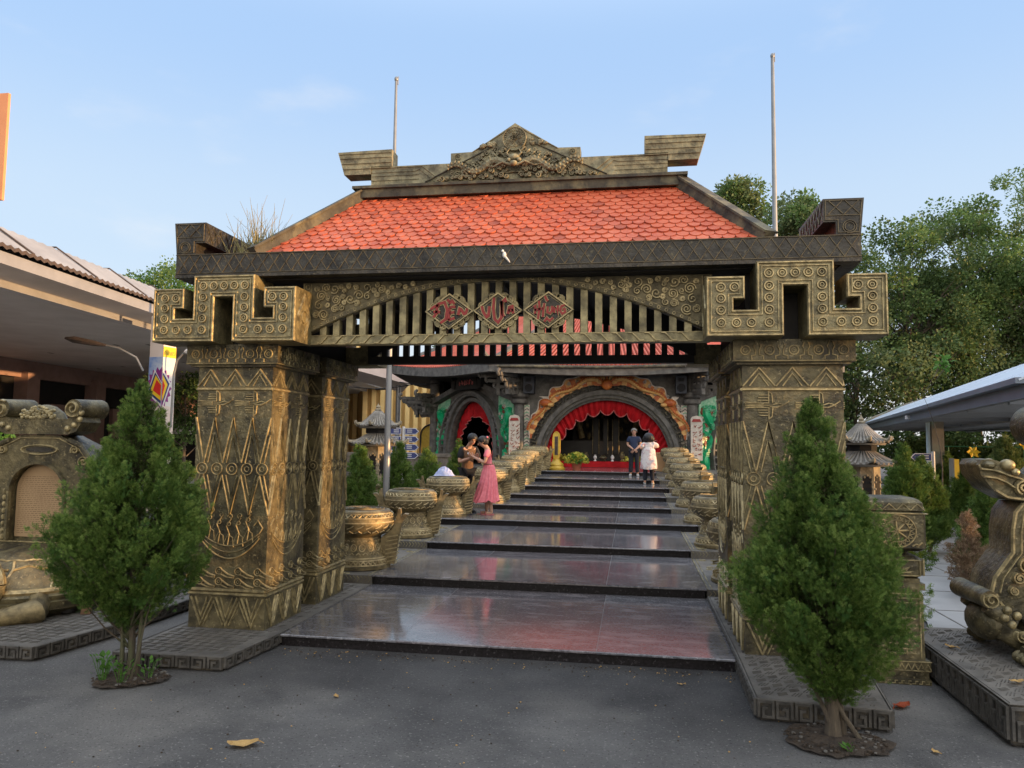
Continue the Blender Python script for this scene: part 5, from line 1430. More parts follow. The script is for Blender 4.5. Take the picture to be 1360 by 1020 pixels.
# altar and offerings inside
A = thing('altar','dark gilded altar with tall scroll boards behind a red cloth','altar',(CX,30.5,ZB))
mb = MB(); mb.box(-2.4,2.6,29.2,32,ZB+.01,2.0); mb.box(-1.3,1.5,30.5,33,2.0,2.9); mb.box(-1.0,1.2,31.0,31.4,2.9,4.2); mb.build('table',[M['black']],A)
mb = MB()
for x in (-.30,.08,.46): mb.box(x-.09,x+.09,29.1,29.14,1.5,2.85); 
mb.build('scroll_board',[M['black']],A)
mb = MB(); rr = random.Random(12)
for x in (-.42,-.18,.20-.04,.34,.58):
    mb.tube([(x,29.08,1.5),(x,29.08,2.85)],.014,6)
for k in range(46):
    x = rr.uniform(-1.3,1.5); z = rr.uniform(2.2,3.7)
    if abs(x-.1)<.5 and z<2.9: continue
    mb.ell((x,30.3+rr.uniform(0,.3),z),(rr.uniform(.03,.10),.06,rr.uniform(.05,.16)),7,5)
for sg in (-1,1):
    mb.tube([(.1+sg*1.0,30.2,2.1),(.1+sg*1.15,30.2,2.7),(.1+sg*.9,30.2,3.2),(.1+sg*1.1,30.2,3.6),(.1+sg*.8,30.1,3.7)],[.14,.11,.07,.06,.03],8)
    mb.tube([(.1+sg*.6,30.1,3.0),(.1+sg*.5,30.0,3.35),(.1+sg*.25,30.0,3.5)],[.1,.09,.03],8)
mb.build('gilded_ornament',[M['gold']],A)
mb = MB(); mb.box(-2.05,2.45,27.95,28.6,ZB+.008,1.24); mb.build('red_cloth',[M['red']],A)
for i,(x,r,h,mk,lab,nm) in enumerate(((-.62,.10,.34,'gold','gilded crane candlestick left of the altar centre','candlestick'),(.72,.10,.36,'gold','gilded crane candlestick right of the altar centre','candlestick'),(.02,.14,.22,'bronze','brass incense urn in the middle of the altar front','urn'),(-.28,.07,.24,'white','white porcelain vase left of the incense urn','vase'),(.36,.07,.24,'white','white porcelain vase right of the incense urn','vase'))):
    b_ = MB(); b_.lathe([(r*.7,0),(r*.8,.02),(r*.4,h*.25),(r,h*.55),(r*.9,h*.75),(r*.45,h*.85),(r*.6,h)],(x,28.2,1.243),14); tag(b_.build(nm,[M[mk]],None),lab,nm)
for x,lab in ((-1.35,'yellow-green flower bed on the red cloth left of the altar'),(1.35,'yellow-green flower bed on the red cloth behind the man in blue')):
    rg = np.random.default_rng(5); m = 260
    pos = np.stack([x+rg.normal(0,.26,m),28.15+rg.normal(0,.1,m),1.25+np.abs(rg.normal(0,.09,m))],1)
    Tm = frames(rg.normal(0,1,(m,3)),rg.uniform(0,6,m),np.full(m,.10)); co,fa = place(np.array([[-.4,0,0],[.4,0,0],[.4,1,0],[-.4,1,0.]]),np.array([[0,1,2,3]]),Tm,pos)
    tag(np_mesh('flower_bed',co,fa,[M['flower']]),lab,'flowers')
# flower pot on the platform edge, yellow stele, wooden box
t = thing('flower_pot','terracotta pot of yellow chrysanthemums on the top step','flower pot',(-.73,25.0,ZB))
mb = MB(); mb.lathe([(.12,0),(.17,.22),(.18,.24),(.18,.28),(.15,.28)],(-.73,25,ZB-.003),18); mb.build('pot',[M['terracotta']],t)
rg = np.random.default_rng(15); m = 700; d = rg.normal(0,1,(m,3)); d /= np.linalg.norm(d,axis=1,keepdims=True); d[:,2] = np.abs(d[:,2])*.9
pos = np.array([-.73,25,ZB+.26])+d*np.array([.37,.3,.33])*rg.uniform(.75,1,(m,1))
Tm = frames(d+rg.normal(0,.6,(m,3)),rg.uniform(0,6,m),np.full(m,.07)); co,fa = place(np.array([[-.5,0,0],[.5,0,0],[.5,1,0],[-.5,1,0.]]),np.array([[0,1,2,3]]),Tm,pos)
np_mesh('blossom',co,fa,[M['flower'],M['weed']],(rg.random(m)<.35).astype(int),t)
t = thing('yellow_stele','golden yellow pointed stele on a round stepped base left of the arch','stele',(-1.41,25.0,ZB))
mb = MB(); mb.lathe([(.28,0),(.30,.02),(.30,.08),(.26,.10),(.24,.14),(.25,.17),(.22,.22),(.16,.27),(.13,.30),(.12,.36)],(-1.41,25,ZB-.003),28); mb.build('base',[M['yellowg']],t)
mb = MB(); Fq = FR((-1.41,24.98,ZB+.33),(1,0,0)); ol = [(-.09,0),(.09,0),(.13,.25),(.135,.70),(.11,.86),(.05,.93),(0,.95),(-.05,.93),(-.11,.86),(-.135,.70),(-.13,.25)]
mb.prism(ol,Fq,-.08,0,0); mb.ribbon(inset(ol,.012),Fq,.02,.012,True,m=0); mb.prism([(-.055,.16),(.055,.16),(.055,.78),(-.055,.78)],Fq,0,.004,1)
rr = random.Random(8)
for k in range(9):
    for q in range(3): a = (rr.uniform(-.04,.02),.19+.063*k+rr.uniform(0,.045)); mb.ribbon([a,(a[0]+.03,a[1]+rr.uniform(-.02,.02))],Fq,.01,.006,m=2,d=.004)
mb.build('tablet',[M['yellowg'],M['rusty'],M['black']],t)
t = thing('wooden_stool','light wooden carved stool partly hidden behind the woman in white','stool',(2.02,25.0,ZB))
mb = MB(); Fq = FR((2.0,24.9,ZB),(1,0,0)); mb.prism([(-.24,.05),(.05,.0),(.24,.10),(.30,.28),(.24,.42),(.26,.58),(-.26,.58),(-.22,.4),(-.28,.25)],Fq,-.3,0,0); mb.build('side',[M['wood']],t)
mb = MB(); mb.box(1.70,2.30,24.88,25.22,ZB+.581,ZB+.62); mb.build('seat',[M['wood']],t)

# ---------------------------------------------------------------- flagpoles
def flagpole(label,x,y,zb,zt,r0,r1,lean=0):
    t = thing('flagpole',label,'flagpole',(x,y,zb)); mb = MB()
    mb.tube([(x,y,zb-.3),(x,y,zb+1.4),(x+lean*.5,y,zb+(zt-zb)*.55),(x+lean,y,zt)],[r0,r0*.97,(r0+r1)/2,r1],16); mb.build('pole',[M['steel']],t)
    mb = MB(); mb.ell((x+lean,y,zt+.05),(.05,.05,.07),10,8); mb.tube([(x+lean+.05,y,zt-.1),(x+lean+.05,y,zt+.12)],.012,6); mb.build('finial',[M['steel']],t)
flagpole('tall steel flagpole behind the left side of the gate, beside the little conifers',-4.76,17.5,.03,10.95,.082,.032)
flagpole('tall steel flagpole rising behind the right slope of the gate roof',4.41,18.0,.03,11.15,.085,.04)

# ---------------------------------------------------------------- stone lanterns
def lantern(label,x,y,zb,s,cat='lantern'):
    t = thing('stone_lantern',label,cat,(x,y,zb)); mb = MB(); q = lambda r,z:(r*s,z*s)
    def octo(prof): mb.lathe([q(r,z) for r,z in prof],(x,y,zb),8,0,ph=pi/8)
    octo([(.62,-.2),(.62,.12),(.50,.16),(.42,.3),(.40,.62),(.50,.70),(.56,.74),(.56,.82),(.50,.84)])
    for k in range(8):
        a = pi/8+2*pi*k/8+pi/8; mb.ell((x+.40*s*cos(a),y+.40*s*sin(a),zb+.47*s),(.10*s,.10*s,.10*s),8,6)
    mb.build('pedestal',[M['stonegr']],t)
    mb = MB(); octo([(.40,.84),(.40,1.90),(.46,1.93),(.46,1.97)])
    for k in range(8):
        a = 2*pi*k/8+pi/8-pi/8
        c_ = Vector((x+.372*s*cos(a),y+.372*s*sin(a),zb+.98*s)); Fk = FR(c_,(-sin(a),cos(a),0))
        if k%1==0:
            mb.prism([(-.10*s,.06*s),(.10*s,.06*s),(.10*s,.66*s),(-.10*s,.66*s)],Fk,0,.006,1)
            for i in range(12):
                b = 2*pi*i/12; mb.ell(c_+Fk[1]*(.12*s*cos(b))+Fk[2]*(.36*s+.32*s*sin(b))+Fk[3]*.01,(.028*s,.028*s,.03*s),6,4,2)
    mb.build('chamber',[M['stonegr'],M['interior'],M['stonegr']],t)
    for zr,R_,h,nm in ((1.93,.80,.42,'lower_roof'),(2.44,.56,.44,'upper_roof')):
        mb = MB(); n = 32
        def rp(a,k):
            f = k/6; lob = 1+.05*abs(cos(4*a))**6; r = (R_*(1-f)**1.0*.92+.10+.0*f)*(lob if k<2 else 1); z = zr+h*(f**1.35)+(.07*abs(cos(4*a))**8 if k==0 else 0)
            return (x+r*s*cos(a),y+r*s*sin(a),zb+z*s)
        mb.grid([[rp(2*pi*i/n,k) for k in range(7)] for i in range(n+1)],0)
        mb.lathe([q(R_*.93,zr-.05),q(R_*1.0,zr+.0)],(x,y,zb),32,0)
        for i in range(40):
            a = 2*pi*i/40; mb.tube([Vector(rp(a,k))+Vector((0,0,.02*s)) for k in range(7)],[.035*s*(1-.09*k) for k in range(7)],5,0)
        for i in range(8):
            a = 2*pi*i/8; e = Vector(rp(a,0)); d = Vector((cos(a),sin(a),0))
            mb.tube([Vector(rp(a,4)),Vector(rp(a,2)),e,e+d*.04*s+Vector((0,0,.03*s)),e+d*.06*s+Vector((0,0,.08*s)),e+d*.03*s+Vector((0,0,.10*s))],[.03*s,.035*s,.045*s,.045*s,.03*s,.015*s],6,1)
        if nm=='upper_roof': mb.lathe([q(.13,2.84),q(.15,2.87),q(.07,2.90),q(.10,2.94),q(.05,2.98),q(.07,3.02),q(.02,3.09),q(.005,3.14)],(x,y,zb),14,1)
        else: mb.lathe([q(.34,2.25),q(.34,2.50)],(x,y,zb),8,2,ph=pi/8)
        mb.build(nm,[M['lanterntile'],M['stonegr'],M['interior']],t)
lantern('pagoda-shaped stone lantern behind the left flagpole with two tiled roofs',-5.75,19.6,.03,.93)
lantern('pagoda-shaped stone lantern on the right behind the bushy conifers',5.93,17.0,-.12,.87)

# ---------------------------------------------------------------- small conifers
PC = [(0,.35),(.1,.9),(.25,1.0),(.5,.78),(.75,.42),(.92,.16),(1,.03)]
def small(label,px,y,h,r,seed,leaf='cypressdark',zlow=.15,z=.03,n=None,up=1.0,grp=None,name='conifer',dens=1):
    x = px
    conifer(name,label,'conifer',(x,y,z),h,[(a,b*r) for a,b in PC],zlow,int(330*dens),26,.075,[M['cypress'],M['cypresstip']] if leaf=='cypressdark' else [M[leaf]],group=grp,seed=seed,upness=up,plen=.26,fat=.30,twig=10)
LG = 'young conifers left of the steps'
small('narrow conifer between the rear gate pillar and the flagpole',-4.36,14.6,1.76,.42,31,grp=LG)
small('narrow conifer immediately right of the left flagpole',-4.58,17.9,1.83,.44,32,grp=LG)
small('cone-shaped conifer left of the blue cloth bundle',-4.31,19.5,1.72,.54,33,grp=LG)
small('little conifer in front of the left side arch curtain',-4.12,22.4,1.90,.42,34,grp=LG)
RG = 'conifers on the right of the plaza'
small('broad pale conifer in front of the right stone lantern',5.93,14.5,1.90,.46,41,'cypressdark',grp=RG,n=1,dens=1.2)
small('narrow dark conifer just right of the bronze pedestal',6.43,14.8,1.56,.32,42,grp=RG)
small('slim conifer standing between the lantern and the blue direction sign',7.45,18.0,1.64,.34,43,grp=RG)
small('dark conifer under the shelter in front of its post',9.9,23.0,1.70,.52,44,grp=RG,dens=1.4)
small('rounded conifer left of the withered shrub along the plaza',8.38,18.0,1.36,.56,45,grp=RG,dens=1.5)
small('tall conifer behind the scrolled statue',6.05,11.4,1.50,.42,46,grp=RG,dens=1.4)
small('pale yellow-green conifer rising above the dragon head',7.14,13.5,2.02,.36,47,'cypressyel',grp=RG,dens=1.0,zlow=.9)
small('withered brown shrub leaning out over the plaza',5.38,10.6,1.02,.15,48,'deadspray',zlow=.1,name='withered_shrub',dens=.16,up=.8)
small('small feathery sapling right of the bronze pedestal waist',4.02,8.9,1.12,.26,49,'cypress',zlow=.55,name='sapling',dens=.14,up=.3)

# ---------------------------------------------------------------- left hall
H = thing('hall','long open hall with pale soffit, corrugated roof and dark openings at the left','hall',(-15,17,0))
e0 = Vector((-8.75,-6,5.6)); e1 = Vector((-11.68,18.35,5.6)); dE = (e1-e0).normalized(); nE = Vector((-dE.y,dE.x,0)) ; 
if nE.x>0: nE = -nE
e2 = e1+dE*34
mb = MB()
def P_(s,w,z): return e0+dE*s+nE*w+Vector((0,0,z-5.6))
LL = (e2-e0).length; 
n = int(LL/.16); top = []; 
for i in range(n+1):
    s_ = LL*i/n; zc = .035*sin(i*pi)
    top.append([P_(s_,-.05,5.62+.03*(i%2)),P_(s_,1.05,6.36+.03*(i%2)),P_(s_,14,6.5+.03*(i%2))])
mb.grid(top,0)
for s_ in np.arange(2,LL,2.2):
    mb.tube([P_(s_,0,5.68),P_(s_,1.05,6.41),P_(s_,7,6.48)],.022,5,1)
mb.build('sheet_roof',[M['sheet'],M['rusty']],H,sharp=20)
mb = MB(); n = int(LL/.11); rw = [[],[]]
for i in range(n+1):
    p = P_(LL*i/n,-.07,5.60+.045*(i%2)); rw[0].append(p+Vector((0,0,-.05))); rw[1].append(p+Vector((0,0,.03)))
mb.grid(rw,0); mb.build('roof_edge',[M['rusty']],H,sharp=0)
mb = MB()
def quad(a,b,c,d,m=0): mb.add([a,b,c,d],[(0,1,2,3)],m)
quad(P_(0,0,5.52),P_(LL,0,5.52),P_(LL,0,5.28),P_(0,0,5.28),1); quad(P_(0,0,5.28),P_(LL,0,5.28),P_(LL,.9,5.22),P_(0,.9,5.22),0)
quad(P_(0,.9,5.22),P_(LL,.9,5.22),P_(LL,.9,5.06),P_(0,.9,5.06),1); quad(P_(0,.9,5.06),P_(LL,.9,5.06),P_(LL,1.2,5.06),P_(0,1.2,5.06),0)
quad(P_(0,1.2,5.06),P_(LL,1.2,5.06),P_(LL,1.2,5.2),P_(0,1.2,5.2),0); quad(P_(0,1.2,5.2),P_(LL,1.2,5.2),P_(LL,13,5.2),P_(0,13,5.2),0)
rr = random.Random(6)
for i in range(44):
    s_,w = rr.uniform(6,LL-2),rr.uniform(2,12); p = P_(s_,w,5.196); mb.add([p,p+dE*.35,p+dE*.35+nE*.12,p+nE*.12],[(0,1,2,3)],2)
mb.build('soffit',[M['soffitp'],M['fascia'],M['rusty']],H,recalc=False)
mb = MB()
def wallbox(s0,s1,w0,w1,z0,z1,m): 
    a = [P_(s0,w0,z0),P_(s1,w0,z0),P_(s1,w1,z0),P_(s0,w1,z0)]; b = [p+Vector((0,0,z1-z0)) for p in a]
    mb.loft([a,b],m)
wallbox(-1,LL,12.2,12.5,0,5.2,2); wallbox(-1,LL,11.9,12.2,4.45,5.2,0)
for k in range(12): wallbox(1+5*k,1.8+5*k,11.6,12.2,0,4.7,0); wallbox(3.2+5*k,4.6+5*k,12.0,12.2,0,3.4,1)
wallbox(LL-.3,LL,1,12.5,0,5.2,1)
mb.build('wall_or_blocker',[M['pinkwall'],M['pinkwall'],M['interior']],H,recalc=True)
mb = MB(); quad(P_(0,.6,.05),P_(LL,.6,.05),P_(LL,12.2,.05),P_(0,12.2,.05)); mb.f = [f[::-1] for f in mb.f]; mb.build('bounce_floor',[M['floor']],H)  # unseen pale floor, added to bounce light up onto the soffit
# painted corner column
cpos = Vector((-11.42,18.35,0)); cw = .225
def colbox(m_,z0,z1,w,m):
    m_.loft([[cpos+(dE*a+nE*b)*w+Vector((0,0,z)) for a,b in ((-1,-1),(1,-1),(1,1),(-1,1))] for z in (z0,z1)],m)
colr = Matrix.Rotation(radians(-9),3,'Z')
def colF(k,z0):
    d = (colr@Vector((1,0,0))) if k==0 else (colr@Vector((0,1,0)))
    c = cpos+(colr@Vector((-cw,-cw,0))) if k==0 else cpos+(colr@Vector((cw,-cw,0)))
    return FR((c.x,c.y,z0),d)
mb = MB(); mb.loft([[cpos+colr@Vector((a*cw,b*cw,0))+Vector((0,0,z)) for a,b in ((-1,-1),(1,-1),(1,1),(-1,1))] for z in (0,5.2)],0)
col = mb.build('painted_column',[M['plaster']],H)
mb = MB()
for k in (0,1):
    Fk = colF(k,0); w = 2*cw
    mb.prism([(0,1.6),(w,1.6),(w,4.08),(0,4.08)],Fk,.002,.008,0 if k==0 else 1)
    if k:
        mb.prism([(0,4.082),(w,4.082),(w,4.36),(0,4.36)],Fk,.002,.010,2)
        rr = random.Random(3)
        for q in range(8): mb.ribbon([(.04+.05*q,4.14),(.04+.05*q+rr.uniform(-.02,.03),4.19),(.06+.05*q,4.24)],Fk,.018,.004,m=9,d=.01)
    c0 = (.36,3.25) if k==0 else (-.09,3.25)
    def clip(pts): return [(min(max(u,0.002),w-.002),v) for u,v in pts]
    jag = []
    for i in range(36):
        a = 2*pi*i/36; r = (.37 if i%2 else .45); jag.append((c0[0]+r*cos(a)*.95,c0[1]+r*sin(a)*1.25))
    for s_,m_,d in ((None,3,.014),(.34,1,.017),(.29,4,.020),(.235,5,.023),(.15,6,.026)):
        pts = jag if s_ is None else [(c0[0]+s_*(x*cos(-.45)-y*sin(-.45)),c0[1]+s_*1.3*(x*sin(-.45)+y*cos(-.45))) for x,y in ((-.9,-.8),(.9,-.8),(.9,.8),(-.9,.8))]
        mb.prism(clip(pts),Fk,.008,d,m_)
    mb.prism([(0,1.6),(w,1.6),(w,2.75),(0,2.8)],Fk,.008,.012,7)
mb.build('mural',[M['signblue2'],M['white'],M['lemon'],M['purple'],M['signblue'],M['lemon'],M['flagred'],M['plaster'],M['flaggreen'],M['rusty']],col)
# street lamps on the column
def arm(label,pts,head,d):
    t = thing('street_lamp',label,'street lamp',pts[0]); mb = MB(); mb.tube(pts,[.03]*len(pts),8); mb.build('arm',[M['steel']],t)
    mb = MB(); h0,h1 = Vector(head[0]),Vector(head[1]); mb.tube([h0,h0.lerp(h1,.3),h0.lerp(h1,.8),h1],[.03,.075,.09,.03],8); mb.v = [(x,y,z) for x,y,z in mb.v]; mb.build('lamp_head',[M['rusty'] if d else M['white']],t)
bx = cpos
arm('long street lamp with a rusty head reaching left from the painted column',[(bx.x-.35,bx.y-.3,3.7),(bx.x-.5,bx.y-.4,4.05),(bx.x-.9,bx.y-.55,4.28),(bx.x-1.3,bx.y-.6,4.36)],[(bx.x-1.25,bx.y-.6,4.35),(bx.x-2.4,bx.y-.7,4.55)],1)
arm('white curved lamp arm on the right side of the painted column',[(bx.x+.46,bx.y-.2,2.2),(bx.x+.48,bx.y-.2,3.6),(bx.x+.56,bx.y-.2,4.0),(bx.x+.78,bx.y-.2,4.22)],[(bx.x+.76,bx.y-.2,4.21),(bx.x+1.0,bx.y-.2,4.24)],0)
# orange board at the upper left
t = thing('orange_board','plain orange board high above the hall roof at the upper left edge','board',(-25.5,25,11))
mb = MB(); mb.box(-28.5,-23.17,25,25.12,11.1,15.4); mb.build('panel',[M['orangew']],t); mb = MB(); mb.box(-27.6,-27.2,25.1,25.4,0,11.1); mb.build('post',[M['steel']],t)

# ---------------------------------------------------------------- yellow cladded halls, far left
def clad(label,x0,x1,y,z0,z1,zr,pitch,dep,cut=None):
    xm = (x0+x1)/2; t = thing('clad_hall',label,'hall',(xm,y,0),None,radians(24),True); x0 -= xm; x1 -= xm; y = 0; mb = MB()
    mb.box(x0,x1,y,y+dep,z0,z1,0)
    n = int((x1-x0)/pitch)
    for k in range(n):
        a = x0+k*pitch; mb.prism([(0,0),(pitch*.62,0),(pitch*.56,.16),(pitch*.06,.16)],FR((a,y,z0),(1,0,0),(0,-1,0)) if 0 else (Vector((a,y-.003,z0)),Vector((1,0,0)),Vector((0,-1,0)),Vector((0,0,1))),0,z1-z0,1)
    mb.build('cladding',[M['ochred'],M['ochre']],t,sharp=20)
    mb = MB(); mb.box(x0,x1,y+.4,y+dep,0,z0-.003,0); mb.build('ground_floor',[M['interior']],t)
    mb = MB(); mb.box(x0-.2,x1+.2,y-.3,y+dep,z1+.003,z1+.25,0); mb.build('roof_slab',[M['concrete']],t)
    return t
clad('ochre corrugated hall behind the stone lantern and the direction sign',-16.6,-9.2,48,1.0,6.7,0,.55,8)
clad('taller ochre corrugated hall seen beside the left rear pillar',-24.5,-16.9,50,1.0,9.3,0,.55,8)
t = thing('white_canopy','pinkish white canopy edge between the left pillar and the flagpole','canopy',(-12.3,34,4.7))
mb = MB(); mb.loft([[(-14.6,32,5.95),(-9.9,36,4.70),(-9.9,36,5.15),(-14.6,32,6.6)],[(-17,38,5.95),(-12.2,42,4.7),(-12.2,42,5.15),(-17,38,6.6)]],0); mb.build('roof',[M['plaster']],t,recalc=True)
mb = MB(); mb.tube([(-10.6,36.4,0),(-10.6,36.4,4.7)],.12,10); mb.build('post',[M['steel']],t)
t = thing('yellow_door','round-topped amber yellow door panel left of the shrine','door',(-11.2,40,.9))
Fq = FR((-9.75,40,0),(1,0,0)); mb = MB(); mb.prism([(-.68,.6),(.68,.6),(.68,2.2)]+[(.68*cos(pi*k/12),2.2+.62*sin(pi*k/12)) for k in range(1,12)]+[(-.68,2.2)],Fq,-.2,0,0); mb.build('panel',[M['yellowg']],t)
mb = MB(); mb.ribbon([(-.68,.6),(-.68,2.2)]+[(.68*cos(pi-pi*k/12),2.2+.62*sin(pi*k/12)) for k in range(13)]+[(.68,.6)],Fq,.1,.1,m=0); mb.build('frame',[M['tempdark']],t)
t = thing('garden_wall','low dark carved wall between the conifers left of the shrine','wall',(-6,25,0))
mb = MB(); mb.box(-9.5,-5.3,26.2,26.5,0,1.35); mb.box(-9.55,-5.25,26.15,26.55,1.353,1.47); mb.build('panel',[M['tempgrey']],t)
def signpost(label,x,y,zb,zt,w,rows,rz,two=True):
    t = thing('direction_sign',label,'direction sign',(x,y,zb)); mb = MB(); mb.tube([(x,y,zb),(x,y,zt)],.045,10); mb.build('post',[M['white']],t)
    for k in range(rows):
        z = zt-.16-k*.27
        for sg in ((-1,1) if two else (-1,)):
            mb = MB(); Fq = FR((x,y-.05,z),(1,0,0)); pg = [(.06,-.11),(w-.12,-.11),(w,0),(w-.12,.11),(.06,.11)]; pg = [(sg*a,b) for a,b in pg][::sg]
            mb.prism(pg,Fq,0,.03,0); mb.ribbon(inset(pg,.012),Fq,.022,.004,True,m=1,d=.03)
            for q in (-.035,.03): mb.prism([(sg*.14,q),(sg*(w-.24),q),(sg*(w-.24),q+.022),(sg*.14,q+.022)][::sg],Fq,.03,.033,1)
            mb.build('arrow_board',[M['signblue'],M['white']],t)
signpost('white post with four rows of blue arrow boards left of the shrine',-6.55,24.5,.6,2.40,.56,4,0)
signpost('blue arrow signpost under the right shelter behind the conifers',9.35,22.5,.2,1.80,.62,4,0,False)

# ---------------------------------------------------------------- right shelter
K = thing('shelter','long low shelter with a pale metal roof and blue-grey fascia on the right','shelter',(10,20,0))
k0 = Vector((12.0,38.5,2.65)); k1 = Vector((5.3,5.2,2.65)); dK = (k1-k0).normalized(); nK = Vector((-dK.y,dK.x,0)); nK = nK if nK.x>0 else -nK
k2 = k1+dK*16; LK = (k2-k0).length; LR = 27.6
def Q_(s,w,z): return k0+dK*s+nK*w+Vector((0,0,z-2.65))
mb = MB()
mb.loft([[Q_(s_,0,2.65),Q_(s_,.12,2.65),Q_(s_,.12,2.84),Q_(s_,0,2.84)] for s_ in (0,LR)],0)
mb.loft([[Q_(s_,-.14,2.845),Q_(s_,.1,2.845),Q_(s_,.1,2.93),Q_(s_,-.14,2.93)] for s_ in (0,LR)],0)
for w in (2.2,4.4): mb.loft([[Q_(s_,w,2.60),Q_(s_,w+.1,2.60),Q_(s_,w+.1,2.85),Q_(s_,w,2.85)] for s_ in (0,LR)],0)
for s_ in np.arange(2,LR,3.0): mb.loft([[Q_(s_,w,2.62),Q_(s_+.1,w,2.62),Q_(s_+.1,w,2.82),Q_(s_,w,2.82)] for w in (.13,6)],0)
mb.build('fascia',[M['slate']],K,recalc=True)
mb = MB(); rows = []
for s_ in np.linspace(-.6,LR,60):
    f = max(0,1-(s_+.6)/3.5); rows.append([Q_(s_,w,2.935+.56*w-.046*w*w) for w in np.linspace(-.1,7.6,9)])
mb.grid(rows,0); mb.grid([[p+Vector((0,0,-.03)) for p in r] for r in rows],1)
for s_ in np.arange(0,LR,.6): mb.tube([Q_(s_,w,2.95+.56*w-.046*w*w) for w in np.linspace(-.1,7.6,5)],.02,4,0)
mb.build('roof',[M['paleroof'],M['slate']],K)
mb = MB()
mb.tube([Q_(-.6,-.12,2.95),Q_(-.9,.6,3.30),Q_(-1.0,2.0,3.92),Q_(-.9,3.5,4.38),Q_(-.6,5,4.62)],.06,8,0)
mb.build('end_gutter',[M['concrete']],K)
for s_ in (15.5,27.0):
    mb = MB(); p = Q_(s_,.75,0); mb.box(p.x-.16,p.x+.16,p.y-.16,p.y+.16,0,2.65); q = mb.build('post',[M['concrete']],K)
    mb = MB(); mb.tube([(p.x-.24,p.y-.10,.1),(p.x-.24,p.y-.10,2.62)],.055,10); mb.build('downpipe',[M['paleblue']],q)
p = Q_(27.2,1.2,2.5); mb = MB(); mb.tube([p+Vector((-.6,0,.12)),p+Vector((-.25,0,.10)),p+Vector((-.22,0,-.18)),p+Vector((.1,0,-.24)),p+Vector((1.2,0,-.24))],.07,10); mb.build('drain_pipe',[M['paleblue']],K)
p = Q_(16.2,-.06,2.75); mb = MB(); mb.box(p.x-.05,p.x+.05,p.y-.16,p.y+.02,2.70,2.80); mb.tube([p+Vector((0,0,.05)),p+Vector((.1,.05,.0))],.02,6); mb.build('security_camera',[M['white']],K)
# unseen high wall and parapet, added beyond the right edge to block low sun
mb = MB()
a = [Q_(14.0+q,7.3,0) for q in (0,40)]
mb.loft([[Q_(s_,7.3,-.1),Q_(s_,7.6,-.1),Q_(s_,7.6,3.50),Q_(s_,7.3,3.50)] for s_ in (33.0,LK)],0)
mb.loft([[Q_(s_,7.3,-.1),Q_(s_,7.5,-.1),Q_(s_,7.5,1.15),Q_(s_,7.3,1.15)] for s_ in (17.0,32.98)],0)
mb.build('wall_or_blocker',[M['concrete']],K,recalc=True)
for i_,(x_,y_) in enumerate(()): pass
# yellow lily lanterns and railing under the shelter
for i,(px,y,z) in enumerate(((9.35,20,1.82),(10.25,19.4,2.02),(10.55,19.2,1.78),(9.9,19.6,1.30))):
    mb = MB(); rr = random.Random(i)
    for k in range(6):
        a = 2*pi*k/6; d = Vector((cos(a),.3*sin(a),sin(a)*.9))*.55; s_ = d.cross(Vector((0,1,0))).normalized(); c_ = Vector((px,y,z))
        mb.add([c_,c_+d*.13+s_*.06,c_+d*.30+Vector((0,-.05,0)),c_+d*.13-s_*.06],[(0,1,2,3)]); mb.add([c_+Vector((0,.02,0)),c_+d*.13-s_*.06+Vector((0,.02,0)),c_+d*.30+Vector((0,-.03,0)),c_+d*.13+s_*.06+Vector((0,.02,0))],[(0,1,2,3)])
    mb.tube([(px,y+.02,z),(px+.05,y+.05,z-.5),(px,y+.05,.1)],.012,5,1)
    o = mb.build('lily_ornament',[M['lemon'],M['jade']],None,sharp=0)
    tag(o,('yellow lily ornament left of the others beside the shelter post','topmost yellow lily ornament under the shelter','yellow lily ornament right of the topmost one','lowest yellow lily ornament near the conifer tops')[i],'ornament','yellow lilies under the shelter')
t = thing('railing','green metal railing under the far part of the shelter','railing',(11,21,0)); mb = MB()
for z in (1.2,1.75): mb.tube([(10.4,24.5,z+.2),(15,23.0,z+.2)],.016,6)
for k in range(8): mb.tube([(10.5+.6*k,24.46-.195*k,0),(10.5+.6*k,24.46-.195*k,1.95)],.014,6)
mb.build('rails',[M['flaggreen']],t)
t = thing('yellow_post','short yellow painted post beside the conifers under the shelter','post',(9.6,20.2,0)); mb = MB(); mb.box(9.30,9.42,21.0,21.25,0,1.62,0); mb.box(9.28,9.30,20.98,21.27,0,1.64,1); mb.build('post_body',[M['lemon'],M['concrete']],t)

